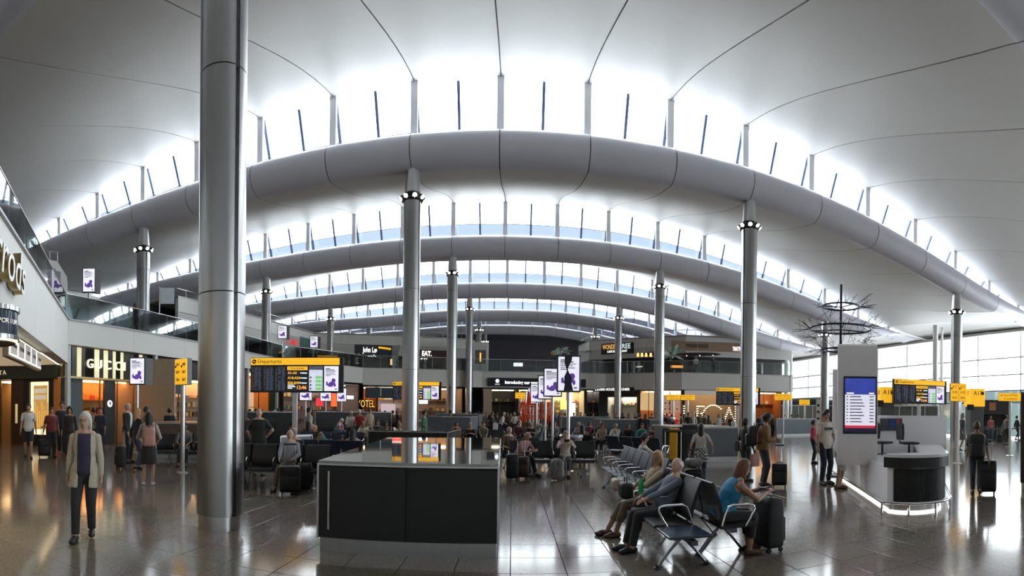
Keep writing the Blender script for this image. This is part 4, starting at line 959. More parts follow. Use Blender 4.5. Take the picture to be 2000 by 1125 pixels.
SM = seat_meshes(); foot_me = MB().lathe([(.045, 0), (.045, .018), (.02, .03), (.016, .05)], (0, 0, 0), 12).mesh('foot', 40); foot_me.materials.append(M_black)
SEATMESH = {}
for key, mm in (('black', M_seat), ('blue', M_seatb)):
    SEATMESH[key] = []
    for me, m_ in zip(SM, (mm, mm, M_chrome, mat('leg_steel', (.22, .24, .27), .3, .9))): c = me.copy(); c.materials.append(m_); SEATMESH[key].append(c)
def bench(label, x, y, rz, n, col='black', table=None, pitch=.6):
    """n linked seats facing local -Y, centred on x,y"""
    t = thing('beam_seating', label, 'seating', (x, y, 0), rz, 'rows of linked waiting seats'); S = SEATMESH[col]; L = n * pitch
    MB().box((0, .02, .355), (L - .1, .07, .05)).build('beam', mat('beam_steel', (.12, .13, .15), .35, .8), t)
    for k in range(n):
        xx = -L / 2 + pitch * (k + .5)
        if table is not None and k == table:
            MB().rbox((xx, -.02, .42), (.50, .48, .03), .02).build('side_table', mat('blue_table_top', (.03, .045, .085), .25), t); continue
        link('seat', S[0], t, (xx, 0, 0)); link('backrest', S[1], t, (xx, 0, 0))
    for k in range(n + 1):
        if table is not None and k in (table, table + 1) and k in (0, n): continue
        link('armrest', S[2], t, (-L / 2 + pitch * k, 0, 0))
    for xx in ((-L / 2 + .45, L / 2 - .45) if n > 2 else (-L / 2 + .3, L / 2 - .3)):
        lg = link('leg', S[3], t, (xx, 0, 0))
        for yy in (-.27, .31): link('foot', foot_me, lg, (0, yy, 0))
    return t
HP = PI / 2
# facing -X means rz = -90 deg, facing +X means rz = +90 deg
bench('nearest row of seats with the couple and a side table, facing left', 1.86, 6.15, -HP, 4, table=3)
bench('nearest row of seats with the blue top woman, facing right', 2.54, 6.25, HP, 3)
bench('empty blue black row of seats behind the couple, facing left', 2.38, 10.2, -HP, 6, col='blue')
bench('row of seats back to back with the empty blue black row', 3.05, 11.2, HP, 4, col='blue')
bench('black row of seats facing us with the phone woman', 1.12, 13.9, 0, 4)
bench('black row of seats facing us with the luggage man on the left', -5.0, 10.05, .25, 4)
bench('row of seats back to back behind the luggage man', -5.2, 10.85, .25 + PI, 4)
bench('blue row of seats left of the big counter, seen from behind', -4.75, 13.0, .1 + PI, 3, col='blue')
bench('row of seats with a person lying across it, left of the counter', -6.7, 17.2, .15, 5, col='blue')
bench('row of seats behind the lying person', -6.9, 18.0, .15 + PI, 5)
bench('far row of seats beside the red top woman, behind the counter', -1.55, 22.6, .1, 4)
bench('row of seats with the grey shirt man stretching, behind the phone woman', .95, 17.4, HP, 4)
bench('row of seats right of the striped bin, facing left', 5.0, 21.7, -.5, 5, col='blue')
bench('row of blue seats behind the white blouse woman', 4.25, 17.0, 2.2, 4, col='blue')
bench('far row of seats in front of the blue grey partition', 4.0, 26.0, 0, 5)
bench('dark row of seats in the distance below the red lattice', 1.2, 24.8, 0, 4)
bench('far row of seats left of the third screen pole', -1.6, 28.0, .2, 4)
bench('pair of dark seats left of the middle column', -4.95, 20.9, .1, 2)
bench('pair of seats behind the largest screen pole', 2.25, 18.5, PI - .1, 2)
bench('pair of seats behind the pinkish shirt man', -.35, 15.3, .5, 2)
bench('row of seats beyond the trolley counter on the right', 8.6, 22.0, 0, 5)
bench('row of seats left of the huge near column by the cafe counter', -9.0, 12.6, .5, 4)
bench('row of seats in the distance left of the middle column', -7.2, 22.2, .1, 5)
# ================================================================ INFORMATION DESK
M_dw = mat('desk_white_solid', (0.86, 0.84, 0.86), .35, vary=.03)
M_rib = mat('ribbed_charcoal', (0.030, 0.032, 0.035), .5)
M_led = mat('led_strip', (1, .96, .86), .4, emit=7, vary=.02)
t = thing('information_desk', 'white information desk with dark ribbed round front on the right', 'desk', (7.6, 8.4, 0)); O = Vector((7.6, 8.4))
def loop(e, n=14):
    """rounded boat plan; e grows it"""
    L_, R_ = Vector((8.25, 11.2)), Vector((9.5, 8.7))
    out = []; cc = Vector((6.74, 6.86)); r = .68 + e
    a0, a1 = rad(188), rad(318)
    for k in range(n + 1):
        a = a0 + (a1 - a0) * k / n; out.append(cc + Vector((math.cos(a), math.sin(a))) * r)
    out += [R_ + Vector((e, -e * .6)), R_ + Vector((e, e)), L_ + Vector((e * .3, e)), L_ + Vector((-e, e * .3))]
    return [tuple(p - O) for p in out]
MB().prism(loop(-.10), .03, .16).build('plinth', M_steel2, t)
MB().prism(loop(-.08), .012, .03).build('led_strip', M_led, t)
MB().prism(loop(-.04), .16, .80).build('body', M_dw, t, smooth=30)
mb = MB(); lp = loop(-.02, 60)[6:60]
for (x0, y0), (x1, y1) in zip(lp[::1], lp[1::1]):
    d = Vector((x1 - x0, y1 - y0)); mb.box(((x0 + x1) / 2, (y0 + y1) / 2, .48), (d.length * .62, .035, .56), rz=math.atan2(d.y, d.x))
mb.build('ribbed_front', M_rib, t)['kind'] = 'stuff'
MB().prism(loop(-.032, 40)[4:41] + loop(-.12, 40)[4:41][::-1], .18, .78).build('front_backing', mat('charcoal_back', (.02, .021, .023), .6), t)
rail = [Vector((x, y, .20)) for x, y in loop(.10)]
MB().tube(rail[:16] + [rail[16]], .028, 8).build('kick_rail', M_chrome, t, smooth=50)
MB().tube([rail[-1], rail[0]], .028, 8).build('kick_rail', M_chrome, t, smooth=50)
for k in (0, 4, 8, 12, 15): MB().cyl((rail[k].x, rail[k].y, 0), (rail[k].x, rail[k].y, .2), .02, n=8).build('rail_foot', M_chrome, t)
MB().prism(loop(.06)[:16] + loop(-.5)[:16][::-1], .80, .98).build('counter_edge', M_black, t, smooth=30)
MB().prism(loop(.06)[:16] + loop(-.5)[:16][::-1], .98, 1.03).build('countertop', mat('white_counter', (.72, .72, .72), .2), t, smooth=30)
# screen behind the clerk
bw = [Vector(p) - O for p in ((7.75, 9.15), (8.2, 9.3), (8.65, 9.2), (9.0, 8.9), (9.2, 8.5), (9.25, 8.15))]
mb = MB(); mb.rings([[(p.x, p.y, z) for p in bw] for z in (.8, 1.72)], closed=False); mb.rings([[(p.x + .06, p.y + .08, z) for p in bw] for z in (.8, 1.72)], closed=False); mb.rings([[(p.x, p.y, 1.72) for p in bw], [(p.x + .06, p.y + .08, 1.72) for p in bw]], closed=False)
mb.build('back_screen', M_dw, t, smooth=40)
MB().box((8.42 - O.x, 9.2 - O.y, 1.50), (.62, .03, .30), rz=-.17).build('dark_band', mat('slate_band', (.06, .068, .08), .4), t)
MB().box((8.44 - O.x, 9.17 - O.y, 1.52), (.22, .02, .2), rz=-.17).build('logo_plate', mat('navy_logo', (.02, .04, .17), .4, emit=.1), t); MB().box((8.58 - O.x, 9.14 - O.y, 1.52), (.07, .02, .2), rz=-.17).build('logo_plate', mat('red_logo', (.5, .03, .03), .4, emit=.1), t)
def desk_tower(label, px, d, rz, w=.74, sc_=1.0):
    p = at_d(px, 800, d); t = thing('desk_tower', label, 'display tower', (p.x, p.y, 0), rz); t.scale = (sc_, sc_, sc_ * .96)
    prof = [(0, .74), (-.03, 1.2), (-.035, 1.8), (-.01, 2.3), (.05, 2.68), (.14, 2.98), (.20, 3.02), (.56, 2.98), (.50, 2.6), (.45, 2.2), (.43, 1.5), (.43, .70), (.36, .66), (.06, .66)]
    MB().rings([[(x, y, z) for y, z in prof] for x in (-w / 2, -w / 2 + .02, w / 2 - .02, w / 2)], True, True).build('shell', M_dw, t, smooth=35)
    MB().bb(w / 2 - .3, w / 2 - .05, .22, .40, .16, .68).build('foot', M_dw, t)
    MB().rbox((.06 * w, -.03, 1.82), (.62, .05, 1.10), .012).build('bezel', M_bez, t)
    s = MB().bb(-.28 + .06 * w, .28 + .06 * w, -.062, -.054, 1.31, 2.33).build('screen', mat('pale_timetable', (.74, .73, .86), .3, emit=.8, vary=.03), t)
    x0, x1 = -.28 + .06 * w, .28 + .06 * w
    MB().bb(x0, x1, -.066, -.062, 2.02, 2.33).build('blue_header', mat('blue_screen_header', (.02, .03, .25), .3, emit=.7, col2=(.05, .09, .5), scale=2), s)
    MB().bb(x0, x1, -.066, -.062, 1.38, 1.43).build('red_band', mat('red_screen_band', (.65, .03, .06), .3, emit=.7), s)
    MB().bb(x0, x1, -.066, -.062, 1.31, 1.38).build('footer', mat('navy_screen_footer', (.015, .02, .07), .3, emit=.3), s)
    for k in range(9):
        z = 1.98 - k * .06
        MB().bb(x0 + .03, x0 + .055, -.066, -.062, z - .01, z + .01).build('row_icon', M_text, s); MB().bb(x0 + .09, x0 + .09 + .2 + (k * 37 % 7) * .012, -.066, -.062, z - .009, z + .009).build('row_text', M_text, s); MB().bb(x1 - .11, x1 - .03, -.066, -.062, z - .009, z + .009).build('row_time', M_text, s)
    MB().bb(x0 + .03, x0 + .16, -.068, -.062, 2.035, 2.055).build('row_text', M_lit, s); MB().bb(x1 - .12, x1 - .03, -.068, -.062, 2.035, 2.055).build('row_time', M_lit, s)
    return t
desk_tower('tall white desk tower with a large blue and white timetable screen', 1675, 10.4, -.62, sc_=1.1)
desk_tower('second white desk tower, half hidden behind the first one on its left', 1655, 13.0, -.60)
def office_chair(label, x, y, rz):
    t = thing('office_chair', label, 'chair', (x, y, 0), rz)
    MB().rbox((0, 0, .50), (.48, .46, .08), .06).build('seat', M_blackm, t); MB().rings([[(xx, .24 + q, z) for xx, z in ((-.2, .62), (.2, .62), (.23, .9), (.2, 1.16), (.12, 1.22), (-.12, 1.22), (-.2, 1.16), (-.23, .9))] for q in (0, .06)], True, True).build('backrest', M_blackm, t)
    MB().cyl((0, 0, .1), (0, 0, .47), .03, n=10).build('column', M_black, t); MB().tube([(0, .20, .47), (0, .30, .60), (0, .29, .75)], .02, 6).build('back_strut', M_black, t)
    for k in range(5): a = 2 * PI * k / 5; MB().cyl((0, 0, .10), (.28 * math.cos(a), .28 * math.sin(a), .06), .025, .018, 6).build('base_arm', M_black, t)
    return t
for o in (office_chair('black office chair behind the desk, right one', 7.95, 8.1, 1.2), office_chair('black office chair behind the desk, beside the tower', 7.6, 8.6, .2)): o.location.z = .0
# the desk is hollow behind its counter: chairs stand on its raised floor
for o in C.objects:
    if o.name.startswith('office_chair'): o.location.z = .80 - .0; o.scale = (.8, .8, .62)

# ================================================================ WIRE RING TREE
p = at_d(1641, 800, 14.6); rng = random.Random(5)
t = thing('ring_tree', 'dark metal tree of wire twigs and three rings, left of the desk tower top', 'sculpture', (p.x, p.y, 0))
M_iron = mat('blue_black_iron', (.020, .028, .045), .4, .5)
MB().cyl((0, 0, .02), (0, 0, 5.45), .05, .035, 10).build('mast', M_iron, t, smooth=50); MB().lathe([(.4, 0), (.4, .03), (.08, .06)], n=20).build('base_plate', M_iron, t)
for z, r in ((4.82, .52), (4.18, .87), (3.58, .50)):
    MB().tube([(r * math.cos(2 * PI * k / 40), r * math.sin(2 * PI * k / 40), z) for k in range(40)], .028, 6, closed=True).build('ring', M_iron, t, smooth=60)
    for k in range(3): a = 2 * PI * k / 3 + z; MB().cyl((0, 0, z - .02), (r * math.cos(a), r * math.sin(a), z), .018, n=6).build('spoke', M_iron, t)
mb = MB()
for k in range(170):
    z, r = rng.choice(((4.82, .52), (4.18, .87), (4.18, .87), (3.58, .50), (3.9, .7))); a = rng.uniform(0, 2 * PI); q = Vector((r * math.cos(a), r * math.sin(a), z))
    d = Vector((math.cos(a + rng.uniform(-.5, .5)), math.sin(a + rng.uniform(-.5, .5)), rng.uniform(-.5, .9))).normalized() * rng.uniform(.2, .6)
    mb.cyl(q, q + d, .008, .005, 4); 
    if rng.random() < .6: e = q + d * .6; mb.cyl(e, e + Vector((rng.uniform(-.2, .2), rng.uniform(-.2, .2), rng.uniform(-.1, .25))), .006, .004, 4)
mb.build('twigs', M_iron, t)['kind'] = 'stuff'
# pale leaf shard plants upstairs
M_leaf = mat('pale_green_leaf', (.30, .48, .40), .35, vary=.35); M_leaf2 = mat('white_green_leaf', (.62, .72, .66), .35)
def shard_plant(label, px, d, zc, rx, rz_, n, seed, amber=False):
    p = at_d(px, 700, d); r = random.Random(seed); t = thing('leaf_sculpture', label, 'plant', (p.x, p.y, DECK))
    MB().cyl((0, 0, 0), (0, 0, zc - DECK), .05, .03, 8).build('stem', M_iron, t); MB().lathe([(.3, 0), (.36, .4), (.33, .42), (.05, .40)], n=16).build('pot', M_dark, t)
    for k in range(n):
        a = r.uniform(0, 2 * PI); el = r.uniform(-.4, 1.1); d0 = Vector((math.cos(a) * math.cos(el), math.sin(a) * math.cos(el), math.sin(el))); b = Vector((0, 0, zc - DECK)) + Vector((d0.x * rx * .25, d0.y * rx * .25, d0.z * rz_ * .25))
        e = Vector((0, 0, zc - DECK)) + Vector((d0.x * rx, d0.y * rx, d0.z * rz_)) * r.uniform(.7, 1.1); m_ = b.lerp(e, .45); w = d0.cross(Vector((r.uniform(-1, 1), r.uniform(-1, 1), r.uniform(-1, 1)))).normalized() * r.uniform(.09, .18)
        th = d0.cross(w).normalized() * .012
        MB().add([b, m_ + w, e, m_ - w, m_ + th, m_ - th], [(0, 1, 4), (1, 2, 4), (2, 3, 4), (3, 0, 4), (1, 0, 5), (2, 1, 5), (3, 2, 5), (0, 3, 5)]).build('leaf', (M_leaf, M_leaf2)[r.random() < .4], t)
    if amber: MB().ell((-.8, 0, zc - DECK - .1), (.35, .2, .25), 8, 5).build('amber_leaf', mat('amber_leaf', (.7, .3, .05), .4), t)
shard_plant('pale leaf sculpture upstairs above the largest pole screen', 1098, 50.0, 7.65, 1.2, .6, 34, 3, True)
shard_plant('taller pale leaf sculpture right of the second beam column', 1312, 48.9, 7.35, 1.15, 1.3, 44, 4)

# ================================================================ RED LATTICE
p = at_d(1046, 800, 33.5); t = thing('red_lattice', 'bright red openwork lattice cage with two pointed side lanterns, in the middle distance', 'sculpture', (p.x, p.y, 0))
M_red = mat('bright_red_lacquer', (.86, .045, .012), .35)
for sx in (-.80, .80):
    L_ = MB()
    for k in range(10):
        a = 2 * PI * k / 10; pts = [(sx + r * math.cos(a), r * math.sin(a), z) for r, z in ((.02, 1.02), (.16, 1.3), (.24, 1.6), (.22, 1.9), (.16, 2.25), (.12, 2.4))]; MB().tube(pts, .028, 5).build('lantern_rib', M_red, t)
    for r, z in ((.24, 1.6), (.23, 1.85), (.17, 2.2)): MB().tube([(sx + r * math.cos(2 * PI * k / 14), r * math.sin(2 * PI * k / 14), z) for k in range(14)], .025, 5, closed=True).build('lantern_hoop', M_red, t)
for z in (1.35, 1.5, 2.1, 2.25): MB().bb(-.8, .8, -.03, .03, z - .035, z + .035).build('rail', M_red, t)
for k in range(13): x = -.72 + .12 * k; MB().bb(x - .015, x + .015, -.02, .02, 1.35, 2.25 + (.1 if k % 2 else 0)).build('bar', M_red, t)
for k in range(6): MB().tube([(-.6 + .24 * k + .1 * math.cos(2 * PI * q / 10), -.03, 1.82 + .12 * math.sin(2 * PI * q / 10)) for q in range(10)], .018, 5, closed=True).build('scroll', M_red, t)
MB().add([(-.62, 0, 2.25), (-.30, 0, 2.25), (-.40, 0, 3.1), (-.52, 0, 3.1), (-.62, .1, 2.25), (-.30, .1, 2.25), (-.40, .1, 3.1), (-.52, .1, 3.1)], [(0, 1, 2, 3), (7, 6, 5, 4), (0, 4, 5, 1), (1, 5, 6, 2), (2, 6, 7, 3), (3, 7, 4, 0)]).build('chimney', M_red, t)
for sx in (-.5, .5): MB().bb(sx - .03, sx + .03, -.03, .03, 0, 1.35).build('leg', M_black, t)
# red glossy display by the pink shop
p = at_d(1306, 800, 43.5); t = thing('red_display', 'glossy red streamlined display in front of the pink shop', 'display', (p.x, p.y, 0), -.3)
mb = MB(); lv = []
for k, (x, h, w) in enumerate(((-1.1, .35, .15), (-.9, .75, .5), (-.4, 1.05, .62), (.1, 1.1, .65), (.6, .8, .6), (1.0, .5, .45), (1.2, .3, .15))): lv.append([(x, w * math.cos(2 * PI * q / 12), .9 + h * .6 * math.sin(2 * PI * q / 12) + .35 * (1 - x) * .4) for q in range(12)])
mb.rings(lv, True, True); mb.build('body', mat('gloss_red', (.8, .02, .012), .15, coat=1), t, smooth=60); MB().bb(-.9, .9, -.4, .4, 0, .75).build('plinth', W_dark, t)
MB().ell((.35, -.58, 1.35), (.22, .06, .12), 10, 6).build('headlight', mat('headlight_glow', (1, .7, .5), .4, emit=1.5), t)

# ================================================================ BIN, TROLLEY, BARRIERS, KIOSK
p = at_d(1116, 800, 15.9); t = thing('striped_bin', 'wood striped bin with a pale blue rim behind the phone woman', 'bin', (p.x, p.y, 0))
for k in range(26): a = 2 * PI * k / 26; MB().box((.33 * math.cos(a) * 1.0, .33 * math.sin(a), .48), (.02, .07, .94), rz=a).build('slat', mat('oak_slat', (.20, .13, .085), .5, vary=.3), t)
MB().lathe([(.31, .01), (.31, .94)], n=26).build('liner', M_dark, t); MB().lathe([(.30, .95), (.37, .95), (.38, 1.0), (.36, 1.03), (.30, 1.03)], n=26, cap=False).build('rim', mat('pale_blue_rim', (.45, .52, .62), .25, .5), t, smooth=40)
p = ground(1318, 900); t = thing('cleaning_trolley', 'cleaning trolley with a hanging yellow bag beside the blue grey counter', 'trolley', (p.x - .45, p.y - 1.15, 0), -.3)
MB().rbox((0, 0, .62), (.30, .36, .95), .05).build('yellow_bag', mat('yellow_bag', (.75, .36, .01), .5, bump=.4, scale=14), t); MB().rbox((-.24, -.02, .95), (.26, .34, .55), .06).build('dark_cloth', M_blackm, t)
MB().rbox((0, 0, 1.13), (.62, .46, .05), .03).build('tray', M_dark, t); MB().rbox((0, 0, .10), (.62, .46, .06), .03).build('deck', M_dark, t); MB().rbox((.02, 0, 1.19), (.4, .3, .05), .02).build('yellow_cloth', mat('orange_cloth', (.85, .32, .01), .6), t)
for x in (-.27, .27):
    for y in (-.19, .19): MB().cyl((x, y, .08), (x, y, 1.12), .012, n=6).build('upright', M_steel2, t); MB().cyl((x - .015, y, .04), (x + .015, y, .04), .04, n=10).build('wheel', M_black, t)
t = thing('black_bin', 'tall square black bin right of the cleaning trolley', 'bin', (p.x + .18, p.y - 1.1, 0), -.3); MB().rbox((0, 0, .68), (.52, .5, 1.30), .02).build('body', M_black, t); MB().rbox((0, 0, 1.35), (.54, .52, .05), .02).build('lid', mat('grey_lid', (.2, .2, .22), .3), t); MB().bb(-.2, .2, -.27, -.25, 1.05, 1.2).build('slot', M_dark, t)
p = ground(1355, 900); t = thing('white_stanchion', 'thin white post right of the tall black bin', 'post', (p.x, p.y, 0)); MB().cyl((0, 0, .02), (0, 0, 1.85), .022, n=8).build('post', M_white, t); MB().lathe([(.15, 0), (.15, .02), (.03, .03)], n=14).build('base', M_steel2, t)
p = at_d(1598, 800, 22); t = thing('white_vertical_sign', 'slim white upright sign in front of the ring tree column', 'sign', (p.x, p.y, 0), -.6); MB().bb(-.09, .09, -.03, .03, 1.0, 2.4).build('sign_plate', mat('white_sign_plate', (.8, .8, .8), .4), t); MB().cyl((0, 0, 0), (0, 0, 1.0), .03, n=8).build('post', M_steel2, t)
for k in range(4): MB().bb(-.05, .05, -.035, -.03, 1.25 + .28 * k, 1.35 + .28 * k).build('print', M_ink, t)
for k, (px, d) in enumerate(((1908, 31.5), (1936, 32.5), (1963, 33.5), (1990, 34.5))):
    p = at_d(px, 800, d); q = at_d(px + 28, 800, d + 1); t = thing('belt_barrier', ('first', 'second', 'third', 'fourth')[k] + ' belt barrier post from the left, in front of the far right glass', 'barrier', (p.x, p.y, 0), math.atan2(q.y - p.y, q.x - p.x), 'belt barrier posts')
    MB().cyl((0, 0, .02), (0, 0, .98), .035, n=10).build('post', M_black, t); MB().lathe([(.18, 0), (.18, .02), (.05, .05)], n=16).build('base', M_black, t); MB().bb(.03, (q - p).length - .03, -.004, .004, .90, .96).build('belt', M_black, t)
p = at_d(1940, 800, 39.0); t = thing('dark_kiosk', 'dark kiosk with a green edge behind the pink top woman', 'kiosk', (p.x, p.y, 0), -.95)
MB().bb(-1.2, 1.2, 0, 1.2, 1.9, 3.0).build('header', W_dark, t); MB().bb(-1.2, -.9, 0, 1.2, 0, 1.9).build('side', W_dark, t); MB().bb(.9, 1.2, 0, 1.2, 0, 1.9).build('side', W_dark, t); MB().bb(-.9, .9, .9, 1.2, 0, 1.9).build('back', mat('kiosk_back', (.08, .1, .09), .5), t)
MB().bb(-1.35, -1.2, -.05, .3, 2.35, 2.62).build('green_edge', mat('green_sign_edge', (.1, .6, .1), .4, emit=.5), t); MB().bb(-.3, .2, -.03, 0, 2.2, 2.8).build('poster', mat('brown_poster', (.3, .14, .06), .5, emit=.2), t); MB().bb(-.9, .9, -.1, .3, .0, 1.0).build('counter', M_dark, t)
for px, d, w, h, lab in ((1560, 60, 7, 2.9, 'long grey green glazed gate room beyond the cafe counter'), (1782, 33.5, 3.4, 2.4, 'pale framed glass gate room behind the right departures board')):
    p = at_d(px, 800, d); t = thing('gate_room', lab, 'gate room', (p.x, p.y, 0), -.75)
    MB().bb(-w / 2, w / 2, .5, .55, 0, h).build('glass_back', mat('grey_green_glass', (.16, .20, .19), .2), t)
    for k in range(int(w / .85) + 1): x = -w / 2 + .85 * k; MB().bb(x - .03, x + .03, .42, .5, 0, h).build('mullion', M_white, t)
    for z in (1.1, h): MB().bb(-w / 2, w / 2, .42, .5, z - .04, z + .04).build('transom', M_white, t)

# ================================================================ LUGGAGE
M_case = mat('black_suitcase_fabric', (.012, .012, .014), .6, bump=.2, scale=60)
def suitcase(label, x, y, rz, h=.55, w=.38, d=.24, handle=True, m=None, tilt=0.0, z=0.0, name='suitcase', group=None):
    m = m or M_case; t = thing(name, label, 'suitcase', (x, y, z), rz, group)
    if tilt: t.rotation_euler = (tilt, 0, rz)
    MB().rbox((0, 0, .06 + h / 2), (w, d, h), .05, n=4).build('shell', m, t, smooth=50)
    pk = MB().rbox((0, -d / 2 - .015, .06 + h * .36), (w * .8, .05, h * .5), .03).build('front_pocket', m, t, smooth=50); MB().rbox((0, -d / 2 - .012, .06 + h * .80), (w * .7, .03, h * .22), .03).build('front_pocket', m, t, smooth=50)
    MB().tube([(-.07, 0, .06 + h), (-.06, 0, .09 + h), (.06, 0, .09 + h), (.07, 0, .06 + h)], .012, 6).build('carry_handle', M_black, t)
    if handle:
        for sx in (-1, 1): MB().cyl((sx * w * .26, d * .36, .06 + h * .9), (sx * w * .26, d * .36, .47 + h), .009, n=6).build('trolley_tube', M_steel2, t)
        MB().rbox((0, d * .36, .49 + h), (w * .62, .035, .035), .012).build('trolley_grip', M_black, t)
    for sx in (-1, 1):
        for sy in (-1, 1): MB().cyl((sx * w * .38 - .012, sy * d * .34, .03), (sx * w * .38 + .012, sy * d * .34, .03), .03, n=10).build('wheel', M_black, t)
    return t
def backpack(parent, m, z=1.18, y=.19, s=1.0, name='backpack', flat=False):
    """worn on a person's back: part of nothing but held, built as its own thing by the caller"""
    MB().rbox((0, y, z), (.32 * s, .20 * s, .46 * s), .09, n=4).build('bag', m, parent, smooth=50); MB().rbox((0, y + .11 * s, z - .08), (.25 * s, .08 * s, .24 * s), .05, n=4).build('pocket', m, parent, smooth=50)
    for sx in (-1, 1): MB().tube([(sx * .10, y - .06, z + .20 * s), (sx * .125, y - .16, z + .30), (sx * .135, y - .29, z + .20), (sx * .145, y - .31, z + .02), (sx * .15, y - .20, z - .16), (sx * .13, y - .05, z - .18)], .016, 6).build('strap', m, parent, smooth=60)
    MB().tube([(-.05, y - .05, z + .22 * s), (0, y - .05, z + .29 * s), (.05, y - .05, z + .22 * s)], .010, 6).build('grab_loop', m, parent)

p = at_d(2012, 800, 12.0); t = thing('dark_pillar_totem', 'dark upright totem cut off by the right edge of the picture', 'totem', (p.x, p.y, 0), -1.0)
MB().rbox((0, 0, 1.23), (.44, .3, 2.1), .02).build('cabinet', mat('bronze_black', (.05, .045, .04), .35, .4), t); MB().rbox((0, 0, .09), (.40, .26, .18), .02).build('base', M_steel2, t)

for k, (px, d, r) in enumerate(((1826, 39.5, .20), (1839, 40.5, .09), (1536, 58, .28), (1545, 59, .12))):
    p = at_d(px, 800, d); t = thing('white_column', ('thick white column in front of the far glass wall, behind the right departures board', 'thin white column right beside the thick white one at the glass wall', 'far white column at the glass wall left of the ring tree', 'far thin white column left of the ring tree, beside a thicker one')[k], 'column', (p.x, p.y, 0))
    MB().cyl((0, 0, .1), (0, 0, 8.55), r, n=20).build('shaft', M_white, t, smooth=40); MB().cyl((0, 0, 0), (0, 0, .1), r * 1.15, n=20).build('base', M_steel2, t, smooth=40); MB().cyl((0, 0, 8.55), (0, 0, 8.75), r * 1.1, n=20).build('cap', M_white, t, smooth=40)
# ================================================================ PEOPLE
import numpy as np
SKIN = {'pale': (.52, .33, .25), 'tan': (.36, .20, .13), 'brown': (.20, .10, .06), 'dark': (.10, .05, .03)}
def cloth(c, rough=.8, name=None, sc_=9.0): return mat(name or 'cloth_%02x%02x%02x' % tuple(int(255 * min(1, q) ** .45) for q in c), c, rough, vary=.18, scale=sc_, bump=.5, sheen=.2)
def skin(k): return mat('skin_' + k, SKIN[k], .5, vary=.08, scale=20)
V = Vector
def ik(a, c, l1, l2, hint):
    d = c - a; L = d.length
    if L > (l1 + l2) * .995: c = a + d * ((l1 + l2) * .995 / L); d = c - a; L = d.length
    x = (l1 * l1 - l2 * l2 + L * L) / (2 * L); h = math.sqrt(max(0, l1 * l1 - x * x)); u = d / L
    q = hint - u * hint.dot(u); q = q.normalized() if q.length > 1e-5 else u.orthogonal().normalized()
    return a + u * x + q * h, c
def joints(hip=(0, 0, .94), lean=0.0, side=0.0, twist=0.0, feet=None, hands=None, look=0.0, nod=0.0, knee=None, elbow=None, toe=None, palm=None):
    """skeleton of a 1.75 m figure facing -Y; l = its left (+X)"""
    J = {'palm': palm}; P = V(hip); J['pelvis'] = P
    sp = V((math.sin(side), -math.sin(lean) * math.cos(side), math.cos(lean) * math.cos(side))); N = P + sp * .52; J['neck'] = N; J['spine'] = sp
    rt = Matrix.Rotation(twist, 3, 'Z')
    for s, k in ((1, 'l'), (-1, 'r')):
        J['sh' + k] = N + rt @ V((s * .168, 0, 0)) - sp * .06
        J['hp' + k] = P + V((s * .088, 0, -.02))
    hd = Matrix.Rotation(look, 3, 'Z') @ V((0, -math.sin(nod * .6 + lean * .4), math.cos(nod * .6 + lean * .4)))
    J['head'] = N + sp * .045 + hd * .118; J['look'] = look; J['nod'] = nod
    feet = feet or ((.10, .0, .085), (-.10, .0, .085)); hands = hands or ((.25, -.04, .82), (-.25, -.04, .82)); toe = toe or (0, 0)
    for i, (s, k) in enumerate(((1, 'l'), (-1, 'r'))):
        kh = V(knee[i]) if knee else V((s * .08, -1, .1)); eh = V(elbow[i]) if elbow else V((s * .5, 1, -.2))
        J['kn' + k], J['an' + k] = ik(J['hp' + k], V(feet[i]), .435, .42, kh)
        J['el' + k], J['wr' + k] = ik(J['sh' + k], V(hands[i]), .285, .25, eh)
        J['toe' + k] = V((math.sin(toe[i] + s * .12), -math.cos(toe[i] + s * .12), 0))
    return J
def head_pt(az, el, k=1.0):
    """surface of a head centred on 0, face towards -Y; az 0 = front"""
    x, y, z = math.sin(az) * math.cos(el), -math.cos(az) * math.cos(el), math.sin(el)
    X, Y, Z = x * .076, y * .095, z * .118
    if Z < 0:
        f = -Z / .118; X *= 1 - .30 * f ** 1.6; Y = Y * (1 - .12 * f) - .010 * f
    fr = max(0, -y)
    Y -= .020 * math.exp(-((X / .013) ** 2)) * math.exp(-(((Z + .016) / .022) ** 2)) * (fr > .3)
    Y += .010 * fr * (math.exp(-(((abs(X) - .032) / .016) ** 2)) * math.exp(-(((Z - .012) / .014) ** 2)))
    Y -= .005 * fr * math.exp(-(((Z - .035) / .012) ** 2)); Y -= .006 * fr * math.exp(-((X / .022) ** 2)) * math.exp(-(((Z + .056) / .012) ** 2)); Y -= .006 * fr * math.exp(-((X / .03) ** 2)) * math.exp(-(((Z + .098) / .02) ** 2))
    return V((X * k, Y * k, Z * k))
def head_mat(J): return Matrix.Translation(J['head']) @ Matrix.Rotation(J['look'], 4, 'Z') @ Matrix.Rotation(J['nod'], 4, 'X')
def cap(mb, a, b, r0, r1, n=10):
    mb.cyl(a, b, r0, r1, n); mb.ell(a, (r0,) * 3, n, 6); mb.ell(b, (r1,) * 3, n, 6)
